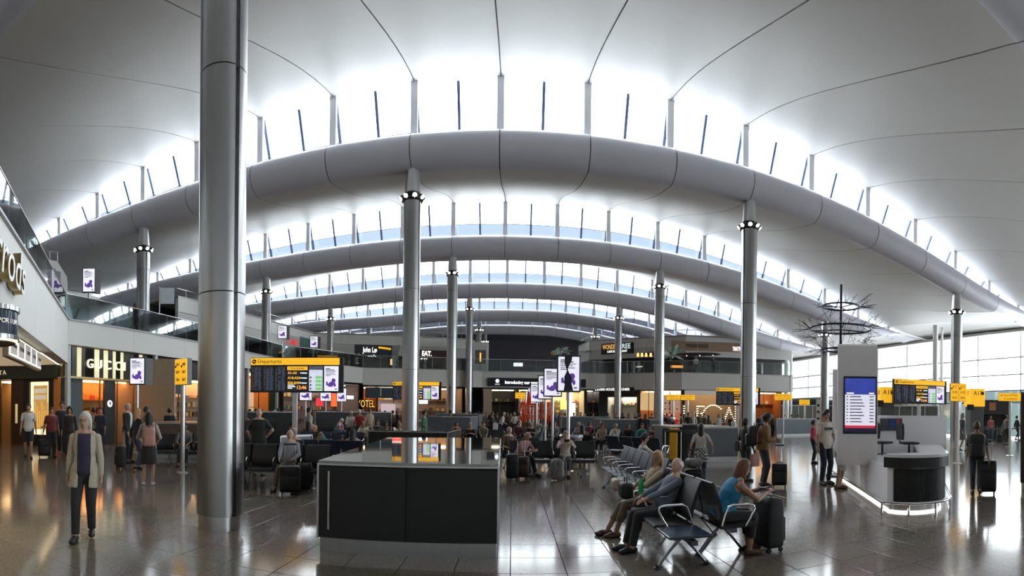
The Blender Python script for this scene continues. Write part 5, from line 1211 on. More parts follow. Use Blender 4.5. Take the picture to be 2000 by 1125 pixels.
def hand(mb, w, d, n, curl, side, fine, out):
    """palm, four bent fingers of unequal length and a thumb leaving the side of the palm"""
    d = d.normalized(); n = (n - d * n.dot(d)).normalized(); s = d.cross(n) * side
    M = Matrix((s, d, n)).transposed()
    mb.ell(w + d * .045, (.040, .055, .018), 10, 6, M); out.append(('hand', w, w + d * .10, .04))
    if not fine: mb.ell(w + d * .105 + n * (.02 * curl), (.034, .05, .017), 8, 5, M); return
    for k, (o, L) in enumerate(((-.029, .066), (-.010, .076), (.010, .072), (.029, .056))):
        b = w + d * .085 + s * o; e = (d * math.cos(curl * .6) + n * math.sin(curl * .6)).normalized(); c = b + e * L * .55; f = (d * math.cos(curl * 1.5) + n * math.sin(curl * 1.5)).normalized(); t = c + f * L * .55
        cap(mb, b, c, .0092, .0085, 6); cap(mb, c, t, .0085, .0072, 6)
    b = w + d * .025 - s * .032; c = b + (d * .6 - s * .75 + n * .25).normalized() * .042; t = c + (d * .9 - s * .1 + n * .4).normalized() * .034
    cap(mb, b, c, .0125, .0105, 6); cap(mb, c, t, .0105, .0085, 6)
def raw_body(J, bulk=1.0, fem=False, fine=True, curl=.5, belly=0.0, palm=None):
    mb = MB(); A = []          # A: (tag, a, b, r) axes used to tell what covers what
    P, N, sp = J['pelvis'], J['neck'], J['spine']; rt = (J['shl'] - J['shr']).normalized(); lat0 = V((1, 0, 0))
    R = [(-.17, .085, .075, 0), (-.06, .160, .112, 0), (.06, .168, .118, .004), (.22, .150, .108, .004 + belly), (.42, .142, .105, .002 + belly * .7), (.62, .160, .115, 0), (.80, .172, .108, .006), (.92, .150, .088, .008), (1.0, .085, .066, .004), (1.08, .055, .056, 0)]
    if fem: R = [(a, b * (1.02 if a < .1 else (.88 if a < .5 else .90)), c * (1.0 if a < .1 else .95), e) for a, b, c, e in R]
    lv = []
    for t, rx, ry, fw in R:
        lat = lat0.lerp(rt, min(1, max(0, t))).normalized(); fwd = sp.cross(lat).normalized() * -1
        if fwd.y > 0: fwd = -fwd
        c = P + sp * (.52 * t) + fwd * fw * .6; ry2 = ry + (fw * .6 if fw > .02 else 0)
        lv.append([c + lat * (rx * bulk * math.cos(2 * PI * k / 20)) + fwd * (ry2 * bulk * math.sin(2 * PI * k / 20)) for k in range(20)])
    mb.rings(lv, True, True); A.append(('torso', P - sp * .06, N, .13))
    cap(mb, N - sp * .02, J['head'] - (J['head'] - N) * .25, .054, .050); A.append(('neck', N + sp * .03, J['head'] - (J['head'] - N) * .35, .052))
    HM = head_mat(J); lv = []
    for j in range(17):
        el = -PI / 2 + PI * j / 16; lv.append([HM @ head_pt(2 * PI * i / 24, max(-1.5, min(1.5, el))) for i in range(24)])
    mb.rings(lv, True, True); A.append(('head', HM @ V((0, 0, -.05)), HM @ V((0, 0, .06)), .085))
    for s in (-1, 1): mb.ell(HM @ V((s * .078, .012, -.005)), (.010, .020, .032), 8, 6)
    aw = bulk * (.88 if fem else 1.0)
    for k, s in (('l', 1), ('r', -1)):
        cap(mb, J['sh' + k], J['el' + k], .050 * aw, .039 * aw); cap(mb, J['el' + k], J['wr' + k], .041 * aw, .026 * aw)
        mb.ell(J['sh' + k], (.054 * aw, .054 * aw, .054 * aw)); cap(mb, N + sp * .035, J['sh' + k].lerp(N, .35) + sp * .035, .046, .040); A.append(('uarm', J['sh' + k], J['el' + k], .048)); A.append(('farm', J['el' + k], J['wr' + k], .034))
        d = J['wr' + k] - J['el' + k]; pn = V(palm[0 if s > 0 else 1]) if palm else V((-s, -.3, 0)); hand(mb, J['wr' + k], d, pn, curl, s, fine, A)
        lw = bulk * (1.02 if fem else 1.0)
        cap(mb, J['hp' + k], J['kn' + k], .088 * lw, .058 * lw); cap(mb, J['kn' + k], J['an' + k], .056 * lw, .037)
        c = J['kn' + k].lerp(J['an' + k], .28); mb.ell(c + V((0, .012, 0)), (.052 * lw, .054 * lw, .10)); A.append(('thigh', J['hp' + k], J['kn' + k], .075)); A.append(('shin', J['kn' + k], J['an' + k], .045))
        an, td = J['an' + k], J['toe' + k]; sd = V((-td.y, td.x, 0)); Mf = Matrix((sd, td, V((0, 0, 1)))).transposed()
        heel = an - td * .03 + V((0, 0, -.045)); tip = an + td * .15 + V((0, 0, -.055)); mb.ell(heel, (.034, .045, .040), 10, 6, Mf); mb.ell(an + td * .06 + V((0, 0, -.042)), (.040, .10, .040), 10, 6, Mf); mb.ell(tip, (.042, .055, .028), 10, 6, Mf); A.append(('foot', an - td * .03 + V((0, 0, -.04)), tip, .045))
    return mb, A
JOBS = []
tmp_scene = bpy.data.scenes.new('tmp_people')
def queue(spec):
    J = spec['J']; mb, A = raw_body(J, spec.get('bulk', 1.0), spec.get('fem', False), spec.get('fine', True), spec.get('curl', .5), spec.get('belly', 0), J['palm'])
    me = mb.mesh('raw'); ob = bpy.data.objects.new('raw', me); tmp_scene.collection.objects.link(ob)
    r = ob.modifiers.new('r', 'REMESH'); r.mode = 'VOXEL'; r.voxel_size = spec.get('vox', .0095); r.use_smooth_shade = True
    s = ob.modifiers.new('s', 'SMOOTH'); s.factor = .5; s.iterations = 3 if spec.get('fine', True) else 2
    spec['A'] = A; spec['ob'] = ob; JOBS.append(spec); return spec
def sub_mesh(name, co, faces, no, keep, off):
    idx = np.full(len(co), -1); f = faces[keep]; u = np.unique(f); idx[u] = np.arange(len(u)); c = co[u] + no[u] * (off[u][:, None] if isinstance(off, np.ndarray) else off)
    g = idx[f]; e = np.concatenate([g[:, [0, 1]], g[:, [1, 2]], g[:, [2, 3]], g[:, [3, 0]]]); e = e[e[:, 0] != e[:, 1]]; e.sort(axis=1); ue, cn = np.unique(e, axis=0, return_counts=True); be = ue[cn == 1]
    cnt = np.zeros(len(c)); np.add.at(cnt, be[:, 0], 1); np.add.at(cnt, be[:, 1], 1); bv = cnt > 1
    for _ in range(14):
        acc = np.zeros_like(c); np.add.at(acc, be[:, 0], c[be[:, 1]]); np.add.at(acc, be[:, 1], c[be[:, 0]]); c[bv] = .5 * c[bv] + .5 * acc[bv] / cnt[bv][:, None]
    fl = idx[f].tolist(); fl = [q if q[2] != q[3] else q[:3] for q in fl]
    me = bpy.data.meshes.new(name); me.from_pydata(c.tolist(), [], fl); me.polygons.foreach_set('use_smooth', [True] * len(f)); me.update(); return me
def hair_mesh(J, style, seed=0):
    HM = head_mat(J); mb = MB(); rng = random.Random(seed); nA, nE = 28, 16
    th = {'short': .020, 'bob': .016, 'long': .016, 'pony': .014, 'balding': .010, 'curly': .032, 'cap': .018, 'hat': .018}[style]
    def low(az):
        a = abs((az + PI) % (2 * PI) - PI) / PI          # 0 front .. 1 back
        if style == 'balding': return interp([(0, .9), (.3, .75), (.42, .25), (.55, -.25), (1, -.45)], a) if a > .25 else 1.45
        if style in ('bob', 'long', 'curly'): return interp([(0, .64), (.20, .56), (.33, .15), (.44, -.55), (1, -.95)], a)
        if style in ('cap', 'hat'): return interp([(0, .35), (1, .0)], a)
        return interp([(0, .68), (.2, .60), (.3, .38), (.42, .06), (.55, -.40), (1, -.55)], a)
    lv = []
    for j in range(nE + 1):
        f = j / nE; ring = []
        for i in range(nA):
            az = 2 * PI * i / nA; hi = 1.5 if style != 'balding' else .62; el = low(az) + (hi - low(az)) * f if low(az) < hi else hi
            aa = abs((az + PI) % (2 * PI) - PI) / PI
            k = .90 if style == 'balding' and (aa < .33 or f > .93) else 1 + (th / .09) * min(1, f * 4 + .15) * (1 + .12 * math.sin(7 * az + seed) * (style == 'curly'))
            p = head_pt(az, el); p = V((p.x * k, p.y * k, p.z * k + .004)); ring.append(HM @ p)
        lv.append(ring)
    mb.rings(lv, True, True)
    if style in ('bob', 'long', 'curly', 'pony'):
        drop = {'bob': .07, 'long': .30, 'curly': .12, 'pony': .26}[style]; lv = []
        n = 14; span = {'bob': 1.72, 'long': 1.6, 'curly': 1.75, 'pony': .35}[style]
        for j in range(7):
            f = j / 6; out = []; inn = []
            for i in range(n):
                a = PI - span + 2 * span * i / (n - 1); p = head_pt(a, -.25); k = 1.24 + (.18 if style == 'curly' else .06) * math.sin(PI * min(1, f * .9 + .1)) - .25 * max(0, f - .6)
                q = V((p.x * k, p.y * k + (.02 if style == 'pony' else .0), .02 - (drop + .09) * f)); out.append(HM @ q); inn.append(HM @ V((p.x * .86, p.y * .86, q.z)))
            lv.append(out + inn[::-1])
        mb.rings(lv, True, True)
    return mb.mesh('hair', 60)
def finish():
    dg = tmp_scene.view_layers[0].depsgraph if hasattr(tmp_scene.view_layers[0], 'depsgraph') else None
    tmp_scene.view_layers[0].update(); dg = tmp_scene.view_layers[0].depsgraph
    for S in JOBS:
        ev = S['ob'].evaluated_get(dg); me = bpy.data.meshes.new_from_object(ev); me.name = 'body'
        n = len(me.vertices); co = np.empty(n * 3); me.vertices.foreach_get('co', co); co = co.reshape(-1, 3); no = np.empty(n * 3); me.vertices.foreach_get('normal', no); no = no.reshape(-1, 3)
        fs = np.array([tuple(p.vertices) if len(p.vertices) == 4 else tuple(p.vertices) + (p.vertices[-1],) for p in me.polygons]) if any(len(p.vertices) != 4 for p in me.polygons) else None
        if fs is None: fs = np.empty(len(me.polygons) * 4, dtype=int); me.polygons.foreach_get('vertices', fs); fs = fs.reshape(-1, 4)
        best = np.full(n, 1e9); tag_ = np.zeros(n, int); tt = np.zeros(n); ai = np.zeros(n, int)
        for i, (nm, a, b, r) in enumerate(S['A']):
            a_, b_ = np.array(a), np.array(b); d = b_ - a_; L2 = (d * d).sum(); t = ((co - a_) @ d) / L2; tc = np.clip(t, 0, 1); dist = np.linalg.norm(co - (a_ + tc[:, None] * d), axis=1) - r
            m = dist < best; best[m] = dist[m]; tag_[m] = i; tt[m] = tc[m]
        names = np.array([q[0] for q in S['A']])[tag_]; S['me'] = me
        S['parts'] = []
        def fmask(vm): return vm[fs].all(axis=1)
        def add(nm, vm, off, m, split=None):
            k = fmask(vm)
            if k.sum() > 8: S['parts'].append((nm, sub_mesh(nm, co, fs, no, k, off), m))
        J = S['J']; P = np.array(J['pelvis']); sp = np.array(J['spine']); h = ((co - P) @ sp) / .52
        fwd = co[:, 1] - (P[1] + h * (np.array(J['neck'])[1] - P[1]))
        me.materials.append(skin(S.get('skin', 'pale')))
        bt = S.get('bottom'); 
        if bt and not S.get('skirt'):
            ln = S.get('blen', 2.0); vm = ((names == 'torso') & (h < .16)) | ((names == 'thigh') & (tt <= ln)) | ((names == 'shin') & (tt + 1 <= ln) & (tt < .97))
            off = np.where(names == 'shin', .012 + .010 * tt, np.where(names == 'thigh', .012 + (.012 * tt if ln < 1.5 else .002), .010)); add('trousers' if ln > 1.5 else 'shorts', vm, off, cloth(bt))
        sl = S.get('sleeve', 1.0)
        if S.get('top'):
            lo = S.get('tlen', -.02); vm = ((names == 'torso') & (h > lo) & (h < .99)) | ((names == 'thigh') & (h > lo)) | ((names == 'uarm') & (tt <= sl) & (sl > 0)) | ((names == 'farm') & (tt + 1 <= sl) & (tt < .97)) | ((names == 'neck') & (tt < .05))
            off = np.where(names == 'torso', .017 + .010 * np.clip(.45 - h, 0, 1), np.where(names == 'farm', .010, .010)); add('top', vm, off, cloth(S['top']))
        if S.get('jacket'):
            lo = S.get('jlen', -.15); op = S.get('open', .06); js = S.get('jsleeve', 1.95)
            front = (fwd < 0) & (np.abs(co[:, 0] - P[0]) < op) & ((names == 'torso') | (names == 'thigh'))
            vm = (((names == 'torso') & (h > lo) & (h < 1.0)) | ((names == 'thigh') & (h > lo)) | ((names == 'uarm')) & (tt <= js) | ((names == 'farm') & (tt + 1 <= js))) & ~front
            off = np.where(names == 'torso', .026 + .022 * np.clip(.35 - h, 0, 1), np.where(names == 'thigh', .034, .012)); add('jacket', vm, off, cloth(S['jacket']))
        if S.get('shoes'):
            fk = (names == 'foot') | ((names == 'shin') & (tt > .93)); half = [(tag_ == i) for i, q in enumerate(S['A']) if q[0] == 'foot']
            for i, q in enumerate(S['A']):
                if q[0] == 'foot': add('shoe', (tag_ == i), .009, mat('shoe_%s' % S.get('shoecol', 'black'), {'black': (.012, .012, .012), 'white': (.65, .65, .65), 'brown': (.08, .04, .025), 'red': (.4, .03, .03), 'navy': (.02, .025, .05)}[S.get('shoecol', 'black')], .5))
        if S.get('skirt'):
            L_, fl_ = S['skirt']; mb = MB(); lv = []
            for f in (0, .15, .4, .7, 1.0):
                z = P[2] + .10 - L_ * f; rx = .155 + fl_ * f + .012; ry = .118 + fl_ * f + .012; lv.append([(P[0] + rx * math.cos(2 * PI * k / 28) * (1 + .04 * f * math.sin(k * 2.3)), P[1] + ry * math.sin(2 * PI * k / 28) * (1 + .04 * f * math.sin(k * 2.3)), z) for k in range(28)])
            mb.rings(lv); S['parts'].append(('skirt', mb.mesh('skirt', 60), S.get('skirtmat') or cloth(bt)))
        if S.get('hair'): S['parts'].append(('hair', hair_mesh(J, S['hair'], S.get('seed', 0)), mat('hair_%s' % S['haircol'], {'white': (.55, .54, .52), 'grey': (.26, .25, .24), 'black': (.010, .009, .009), 'brown': (.06, .035, .02), 'blond': (.42, .26, .11), 'red': (.14, .055, .025), 'fair': (.30, .22, .14)}[S['haircol']], .55, bump=.6, scale=40, stretch=(3, 3, .4))))
        if S.get('face'):
            HM = head_mat(J)
            for s in (-1, 1):
                S['parts'].append(('eye', MB().ell(HM @ V((s * .031, -.081, .012)), (.011, .005, .006), 8, 6).mesh('eye', 60), mat('eye_dark', (.02, .015, .012), .2)))
                S['parts'].append(('eyebrow', MB().ell(HM @ V((s * .032, -.088, .031)), (.017, .006, .004), 8, 5).mesh('eyebrow', 60), mat('brow_dark', (.06, .04, .03), .7)))
            S['parts'].append(('mouth', MB().ell(HM @ V((0, -.094, -.057)), (.022, .006, .006), 8, 5).mesh('mouth', 60), mat('lip', (.30, .09, .08), .5)))
        if S.get('glasses'):
            HM = head_mat(J); mb = MB()
            for s in (-1, 1): mb.tube([HM @ V((s * .034 + .025 * math.cos(2 * PI * k / 14), -.104, .012 + .019 * math.sin(2 * PI * k / 14))) for k in range(14)], .0025, 5, closed=True); mb.tube([HM @ V((s * .058, -.10, .018)), HM @ V((s * .080, -.03, .018)), HM @ V((s * .082, .02, .012))], .0022, 5)
            mb.tube([HM @ V((-.010, -.106, .016)), HM @ V((0, -.109, .02)), HM @ V((.010, -.106, .016))], .0025, 5); S['parts'].append(('glasses', mb.mesh('glasses', 60), M_dark))
        if S.get('collar'):
            N_ = J['neck'] + J['spine'] * .022; mb = MB(); mb.tube([N_ + V((.060 * math.cos(a), .066 * math.sin(a) + .004, .010 * math.sin(a))) for a in [rad(-70 + 320 * k / 20) for k in range(21)]], .014, 6); S['parts'].append(('collar', mb.mesh('collar', 60), cloth(S['top'])))
        for e in S.get('extra', ()): S['parts'].append(e(J))
    for S in JOBS: bpy.data.objects.remove(S['ob'])
    bpy.data.scenes.remove(tmp_scene)
def instance(S, label, loc, rz, scale=1.0, colours=None, group=None, skin_=None):
    t = thing('person', label, 'person', loc, rz, group); t.scale = (scale,) * 3
    b = link('body', S['me'], t)
    if skin_ and skin_ != S.get('skin', 'pale'): b.material_slots[0].link = 'OBJECT'; b.material_slots[0].material = skin(skin_)
    for nm, me, m in S['parts']:
        if not me.materials: me.materials.append(m)
        o = link(nm, me, t)
        if colours and nm in colours: o.material_slots[0].link = 'OBJECT'; o.material_slots[0].material = colours[nm]
    return t
def stand_at(px, fy, hy): 
    p = ground(px, fy); d = math.hypot(p.x, p.y); return p, (fy - hy) / F_PX * d / 1.715
# ---------------------------------------------------------------- poses
def walk(st=.3, **k): 
    k.setdefault('hands', ((.25, .12, .84), (-.25, -.18, .86))); return joints(hip=(0, 0, .93), feet=((.085, -st / 2, .085), (-.085, st / 2, .12)), **k)
def sit(hz=.52, lean=-.16, **k):
    k.setdefault('feet', ((.11, -.44, .085), (-.11, -.42, .085))); k.setdefault('hands', ((.12, -.26, .66), (-.12, -.26, .66))); k.setdefault('elbow', ((.8, .6, -.4), (-.8, .6, -.4))); k.setdefault('knee', ((.1, -1, .9), (-.1, -1, .9)))
    return joints(hip=(0, .10, hz), lean=lean, **k)
def seat_of(bx, by, rz, n, k): 
    lx_ = -n * .3 + .6 * (k + .5); return V((bx + lx_ * math.cos(rz), by + lx_ * math.sin(rz), 0))
def bear(p): return math.atan2(p.x, p.y)
def plaid():
    m = bpy.data.materials.new('black_white_plaid'); m.use_nodes = True; N, L = m.node_tree.nodes, m.node_tree.links; tc = N.new('ShaderNodeTexCoord'); ck = N.new('ShaderNodeTexChecker'); ck.inputs['Scale'].default_value = 22
    ck.inputs['Color1'].default_value = (.5, .5, .5, 1); ck.inputs['Color2'].default_value = (.015, .015, .018, 1); L.new(tc.outputs['Object'], ck.inputs['Vector']); L.new(ck.outputs['Color'], N['Principled BSDF'].inputs['Base Color']); N['Principled BSDF'].inputs['Roughness'].default_value = .85
    return m
CAST = []
def cast(label, J, loc, rz, sc_=1.0, **st): st['J'] = J; st.setdefault('shoes', True); st.setdefault('hair', 'short'); st.setdefault('haircol', 'brown'); CAST.append((queue(st), label, loc, rz, sc_)); return len(CAST) - 1
BLK = (.012, .012, .014); NAVY = (.018, .022, .04); WHT = (.62, .61, .58); KHAKI = (.22, .17, .11); JEAN = (.05, .075, .13); GREY = (.16, .16, .17)
# ---- left side walkers
p, s = stand_at(165, 1052, 808)
i_lady = cast('white haired woman in open beige jacket and black trousers, walking towards us alone', joints(hip=(0, 0, .93), feet=((.085, .12, .12), (-.10, -.15, .085)), hands=((.24, -.06, .79), (-.245, .03, .80)), look=-.25, elbow=((.6, .8, 0), (-.6, .8, 0))), p, -bear(p) - .15, s, fem=True, top=(.030, .022, .055), sleeve=1.9, bottom=(.014, .017, .016), jacket=(.42, .38, .29), jlen=-.42, open=.075, hair='bob', haircol='white', face=True, glasses=True, vox=.0085)
p, s = stand_at(55, 895, 790); cast('young man in white t-shirt and black shorts at the far left, with a backpack', walk(.28), p, -bear(p), s, top=(.55, .55, .53), sleeve=.75, tlen=-.14, bottom=BLK, blen=.95, shoecol='black', haircol='black', skin='tan', face=True, vox=.0125)
i_wt = (p, -bear(p), s)
p, s = stand_at(100, 893, 797); cast('man in dark red shirt pulling a black suitcase on the left', walk(.2, hands=((.28, .05, .82), (-.30, .02, .80))), p, -bear(p) + .2, s, top=(.17, .025, .03), sleeve=.8, tlen=-.10, bottom=BLK, haircol='black', skin='tan', bulk=1.12, face=True, vox=.0125)
p, s = stand_at(121, 889, 786); cast('man in dark polo shirt just behind the dark red shirt man', walk(.25, hands=((.20, -.25, 1.0), (-.25, 0, .84))), p, -bear(p), s, top=(.02, .022, .03), sleeve=.8, bottom=BLK, shoecol='red', haircol='black', skin='tan', face=True, vox=.0125)
p, s = stand_at(135, 897, 796); cast('woman in black top and trousers with curly dark hair and sunglasses on the left', walk(.2), p, -bear(p), s, fem=True, top=(.018, .012, .014), sleeve=1.7, tlen=-.15, bottom=BLK, hair='curly', haircol='black', glasses=True, face=True, skin='tan', shoecol='brown', vox=.0125)
p, s = stand_at(249, 904, 789); cast('man in black suit and white shirt standing by the striped luxury shop', joints(hands=((.24, -.05, .84), (-.22, -.15, .88))), p, -bear(p) + 1.0, s, top=WHT, sleeve=1.9, bottom=BLK, jacket=BLK, open=.05, haircol='grey', hair='balding', face=True, vox=.0125)
p, s = stand_at(268, 917, 799); cast('blond woman in black top and jeans beside the black suit man', walk(.18), p, -bear(p) + 2.0, s, fem=True, top=BLK, sleeve=1.9, bottom=JEAN, hair='long', haircol='blond', vox=.0125)
p, s = stand_at(290, 948, 807); i_pink = (p, -bear(p) + PI, s)
cast('woman with pink backpack, pale cardigan and black skirt, seen from behind', joints(hands=((.20, -.22, 1.05), (-.22, -.20, 1.02))), p, -bear(p) + PI, s, fem=True, top=(.34, .32, .30), sleeve=1.0, tlen=-.35, bottom=BLK, skirt=(.52, .06), hair='long', haircol='black', shoecol='white', vox=.0115)
# ---- left seating
p = at_d(506, 800, 13.2); cast('big bald man in black seen from behind, hand on hip, left of the departures pole', joints(hands=((.24, -.10, .95), (-.20, -.06, 1.02)), elbow=((.6, .8, 0), (-1, .4, 0)), nod=.2), V((p.x, p.y, 0)), -bear(p) + PI - .2, 1.0, top=(.013, .016, .016), sleeve=.9, tlen=-.12, bottom=BLK, hair=None, bulk=1.15, skin='pale', vox=.0115)
q = seat_of(-5.0, 10.05, .25, 4, 2); cast('bald man in pale striped shirt sitting among black luggage on the left', sit(look=.1, hands=((.14, -.22, .68), (-.17, -.30, .68)), feet=((.16, -.30, .085), (-.24, -.50, .085))), q, .30, .97, top=(.27, .28, .32), sleeve=1.95, bottom=(.11, .09, .06), hair=None, face=True, belly=.05, bulk=1.06, vox=.0095, collar=True)
q = seat_of(-5.2, 10.85, .25 + PI, 4, 1); cast('bald man in dark clothes sitting with his back to us, behind the luggage man', sit(), q, .25 + PI, 1.0, top=BLK, sleeve=1.9, bottom=BLK, hair='balding', haircol='grey', vox=.014)
p, s = stand_at(603, 885, 797); cast('man in white shirt carrying an orange bag, right of the departures pole', walk(.15, hands=((.20, -.22, 1.05), (-.22, -.16, 1.0))), p, -bear(p) + 1.9, s, top=(.42, .40, .38), sleeve=1.6, bottom=(.035, .045, .06), haircol='black', vox=.0125); i_or = (p, -bear(p) + 1.9, s)
q = V((-6.5, 17.2, 0)); J = joints(hip=(-.1, .02, .56), lean=0, side=1.45, feet=((-.62, -.10, .50), (-.60, .05, .62)), hands=((.55, -.2, .62), (.30, -.12, .68)), knee=((0, -.3, 1), (0, -.2, 1)), elbow=((0, -1, .3), (0, -1, .3)))
cast('person in teal shorts lying across the seats left of the counter', J, q + V((.15, -.05, 0)), .15, .95, top=(.04, .06, .10), bottom=(.05, .28, .24), blen=.9, haircol='brown', skin='tan', vox=.014)
q = seat_of(-4.75, 13.0, .1 + PI, 3, 0); cast('long haired woman in pale pink top sitting with her back to us beside the counter', sit(), q, .1 + PI, .93, fem=True, top=(.42, .30, .33), sleeve=.8, bottom=BLK, hair='long', haircol='black', vox=.0125)
# ---- phone woman and neighbours
q = seat_of(1.12, 13.9, 0, 4, 2) + V((.05, 0, 0)); i_ph = q
cast('woman in white top looking down at her phone on the black seats', sit(lean=.05, nod=.55, hands=((.06, -.26, .98), (-.06, -.26, .98)), elbow=((1, .2, -.8), (-1, .2, -.8)), feet=((.02, -.55, .085), (-.10, -.42, .085)), palm=((-.8, .6, 0), (.8, .6, 0))), q, 0, .93, fem=True, top=(.55, .50, .44), sleeve=1.2, bottom=(.03, .035, .045), blen=1.75, hair='pony', haircol='fair', face=True, vox=.0105)
q = seat_of(1.12, 13.9, 0, 4, 0); cast('bald man in pinkish shirt leaning forward over dark luggage', sit(lean=.55, nod=.3, hands=((.15, -.45, .72), (-.15, -.48, .72))), q + V((.02, -.05, 0)), .9, .97, top=(.32, .16, .16), sleeve=.9, bottom=BLK, hair='balding', haircol='grey', skin='tan', vox=.0125)
cast('older man sitting beyond the pinkish shirt man', sit(lean=.2), seat_of(-.35, 15.3, .5, 2, 1), .5, .98, top=(.10, .06, .05), bottom=BLK, hair='balding', haircol='white', vox=.015)
q = seat_of(.95, 17.4, HP, 4, 1); cast('man in grey blue shirt stretching his arm, behind the phone woman', sit(lean=.1, hands=((.25, -.2, 1.20), (-.1, .1, 1.30)), elbow=((.5, -.5, .8), (-.8, -.2, .6))), q, HP + .3, 1.0, top=(.13, .17, .20), sleeve=1.8, bottom=BLK, haircol='grey', vox=.014)
q = seat_of(3.05, 11.2, HP, 4, 2); cast('dark haired woman in white blouse sitting in profile, facing right', sit(lean=.15, nod=.25, hands=((.12, -.40, .78), (-.10, -.42, .78))), q, HP, .95, fem=True, top=(.60, .54, .52), sleeve=1.6, bottom=BLK, hair='short', haircol='black', skin='tan', vox=.0115)
# ---- the couple and the blue woman
q = seat_of(1.86, 6.15, -HP, 4, 0); i_w = q; cast('blond woman in cream cardigan and khaki trousers sitting next to the bald man', sit(hz=.53, lean=-.26, look=.75, hands=((.16, -.26, .68), (-.06, -.24, .68)), feet=((.06, -.46, .085), (-.12, -.54, .085)), palm=((0, 0, -1), (0, 0, -1))), q + V((-.02, -.05, 0)), -HP + .12, .89, fem=True, top=(.45, .36, .26), sleeve=1.2, jacket=(.50, .40, .28), jsleeve=1.15, open=.085, jlen=-.05, bottom=(.19, .15, .10), blen=1.6, hair='bob', haircol='blond', face=True, skin='tan', glasses=True, shoecol='brown', vox=.0085)
q = seat_of(1.86, 6.15, -HP, 4, 1); i_m = q; cast('bald older man in blue grey shirt with hands on a small bag', sit(hz=.53, lean=-.38, look=.25, hands=((.12, -.24, .72), (-.12, -.25, .70)), feet=((.16, -.42, .085), (.0, -.46, .085)), palm=((-.5, 0, -1), (.5, 0, -1))), q + V((-.03, -.18, 0)), -HP + .1, .88, top=(.15, .18, .25), sleeve=1.9, bottom=(.012, .014, .02), hair='balding', haircol='white', face=True, skin='pale', belly=.06, bulk=1.08, vox=.0085, collar=True)
q = V((2.52, 5.66, 0)); i_b = q; cast('woman in bright blue sleeveless top leaning over a tablet, seen from the side', sit(hz=.53, lean=.55, nod=.3, hands=((.10, -.58, .83), (-.10, -.56, .81)), elbow=((.8, .5, -.9), (-.8, .5, -.9)), feet=((.12, -.38, .085), (-.10, -.30, .085)), palm=((-.3, .2, -1), (.3, .2, -1))), q, HP - .05, .93, fem=True, top=(.015, .19, .36), sleeve=0, tlen=-.06, bottom=(.014, .014, .018), blen=1.65, hair='bob', haircol='red', face=True, skin='tan', bulk=1.12, belly=.03, shoecol='brown', vox=.0085)
# ---- right side
p, s = stand_at(1368, 948, 829); i_pl = (p, -bear(p) + PI, s); cast('long haired girl in white top with a plaid shirt tied round her waist, walking away', walk(.35, hands=((.30, -.02, .90), (-.34, -.10, .98))), p, -bear(p) + PI, s, fem=True, top=(.55, .52, .50), sleeve=.7, bottom=(.04, .065, .11), skirt=None, hair='long', haircol='black', vox=.0115, extra=[lambda J: ('tied_shirt', MB().rings([[(rx * math.cos(2 * PI * k / 28), ry * math.sin(2 * PI * k / 28) + .02, z) for k in range(28)] for rx, ry, z in ((.165, .13, 1.06), (.19, .155, .95), (.20, .175, .80), (.20, .18, .66))]).mesh('tied_shirt', 60), plaid())])
p, s = stand_at(1490, 950, 809); i_tan = (p, -bear(p) + 1.75, s); cast('man in tan jacket with a black backpack looking down, beside an upright suitcase', joints(nod=.45, lean=.08, hands=((.10, -.30, 1.10), (-.12, -.30, 1.08)), palm=((-.5, .5, .5), (.5, .5, .5))), p, -bear(p) + 1.75, s, top=(.20, .11, .035), sleeve=1.95, jacket=(.20, .11, .035), open=.0, jlen=-.12, bottom=(.03, .035, .055), haircol='black', skin='dark', face=True, bulk=1.08, vox=.0105, collar=True)
p, s = stand_at(1455, 940, 820); i_tote = (p, -bear(p) + 2.3, s); cast('woman in dark clothes with a brown boxy bag, left of the tan jacket man', joints(hands=((.22, -.16, .95), (-.24, -.1, .90))), p, -bear(p) + 2.3, s, fem=True, top=(.012, .014, .015), sleeve=1.9, tlen=-.2, bottom=(.03, .07, .075), haircol='black', hair='short', skin='dark', vox=.0115)
p, s = stand_at(1611, 946, 803); i_kap = (p, -bear(p) + .65, s); cast('young man in white printed t-shirt and dark trousers standing left of the desk tower', joints(nod=.3, look=.3, hands=((.24, -.14, .86), (-.25, -.05, .80))), p, -bear(p) + .65, s, top=(.55, .49, .42), sleeve=.85, tlen=-.2, bottom=NAVY, haircol='black', skin='tan', face=True, vox=.0105)
p, s = stand_at(1637, 954, 815); cast('man in white shirt and patterned pale shorts, half hidden by the desk tower', joints(lean=.15, hands=((.2, -.35, 1.1), (-.2, -.35, 1.05))), p, -bear(p) + 1.9, s, top=(.52, .52, .54), sleeve=.9, tlen=-.15, bottom=(.42, .38, .33), blen=1.15, haircol='brown', skin='tan', shoecol='brown', vox=.0115)
p, s = stand_at(1588, 905, 822); cast('child in red shirt and dark trousers near the ring tree column', joints(hands=((.2, -.2, 1.0), (-.22, -.1, .9))), p, -bear(p) + 1.4, s, top=(.35, .03, .04), sleeve=1.0, bottom=BLK, haircol='black', skin='brown', vox=.015)
p, s = stand_at(1907, 966, 826); i_r = (p, -bear(p) + PI, s); cast('young man in black t-shirt with big black backpack wheeling a suitcase away on the right', walk(.22, hands=((.25, -.10, .84), (-.30, .10, .82))), p, -bear(p) + PI, s, top=BLK, sleeve=.85, bottom=(.03, .04, .055), haircol='brown', skin='tan', vox=.0095)
p, s = stand_at(1880, 882, 808); cast('grey haired woman with a dark shoulder bag by the right hand column', walk(.25), p, -bear(p) + .9, s, fem=True, top=(.10, .10, .11), sleeve=1.9, tlen=-.4, bottom=GREY, skirt=(.5, .04), hair='bob', haircol='grey', vox=.014)
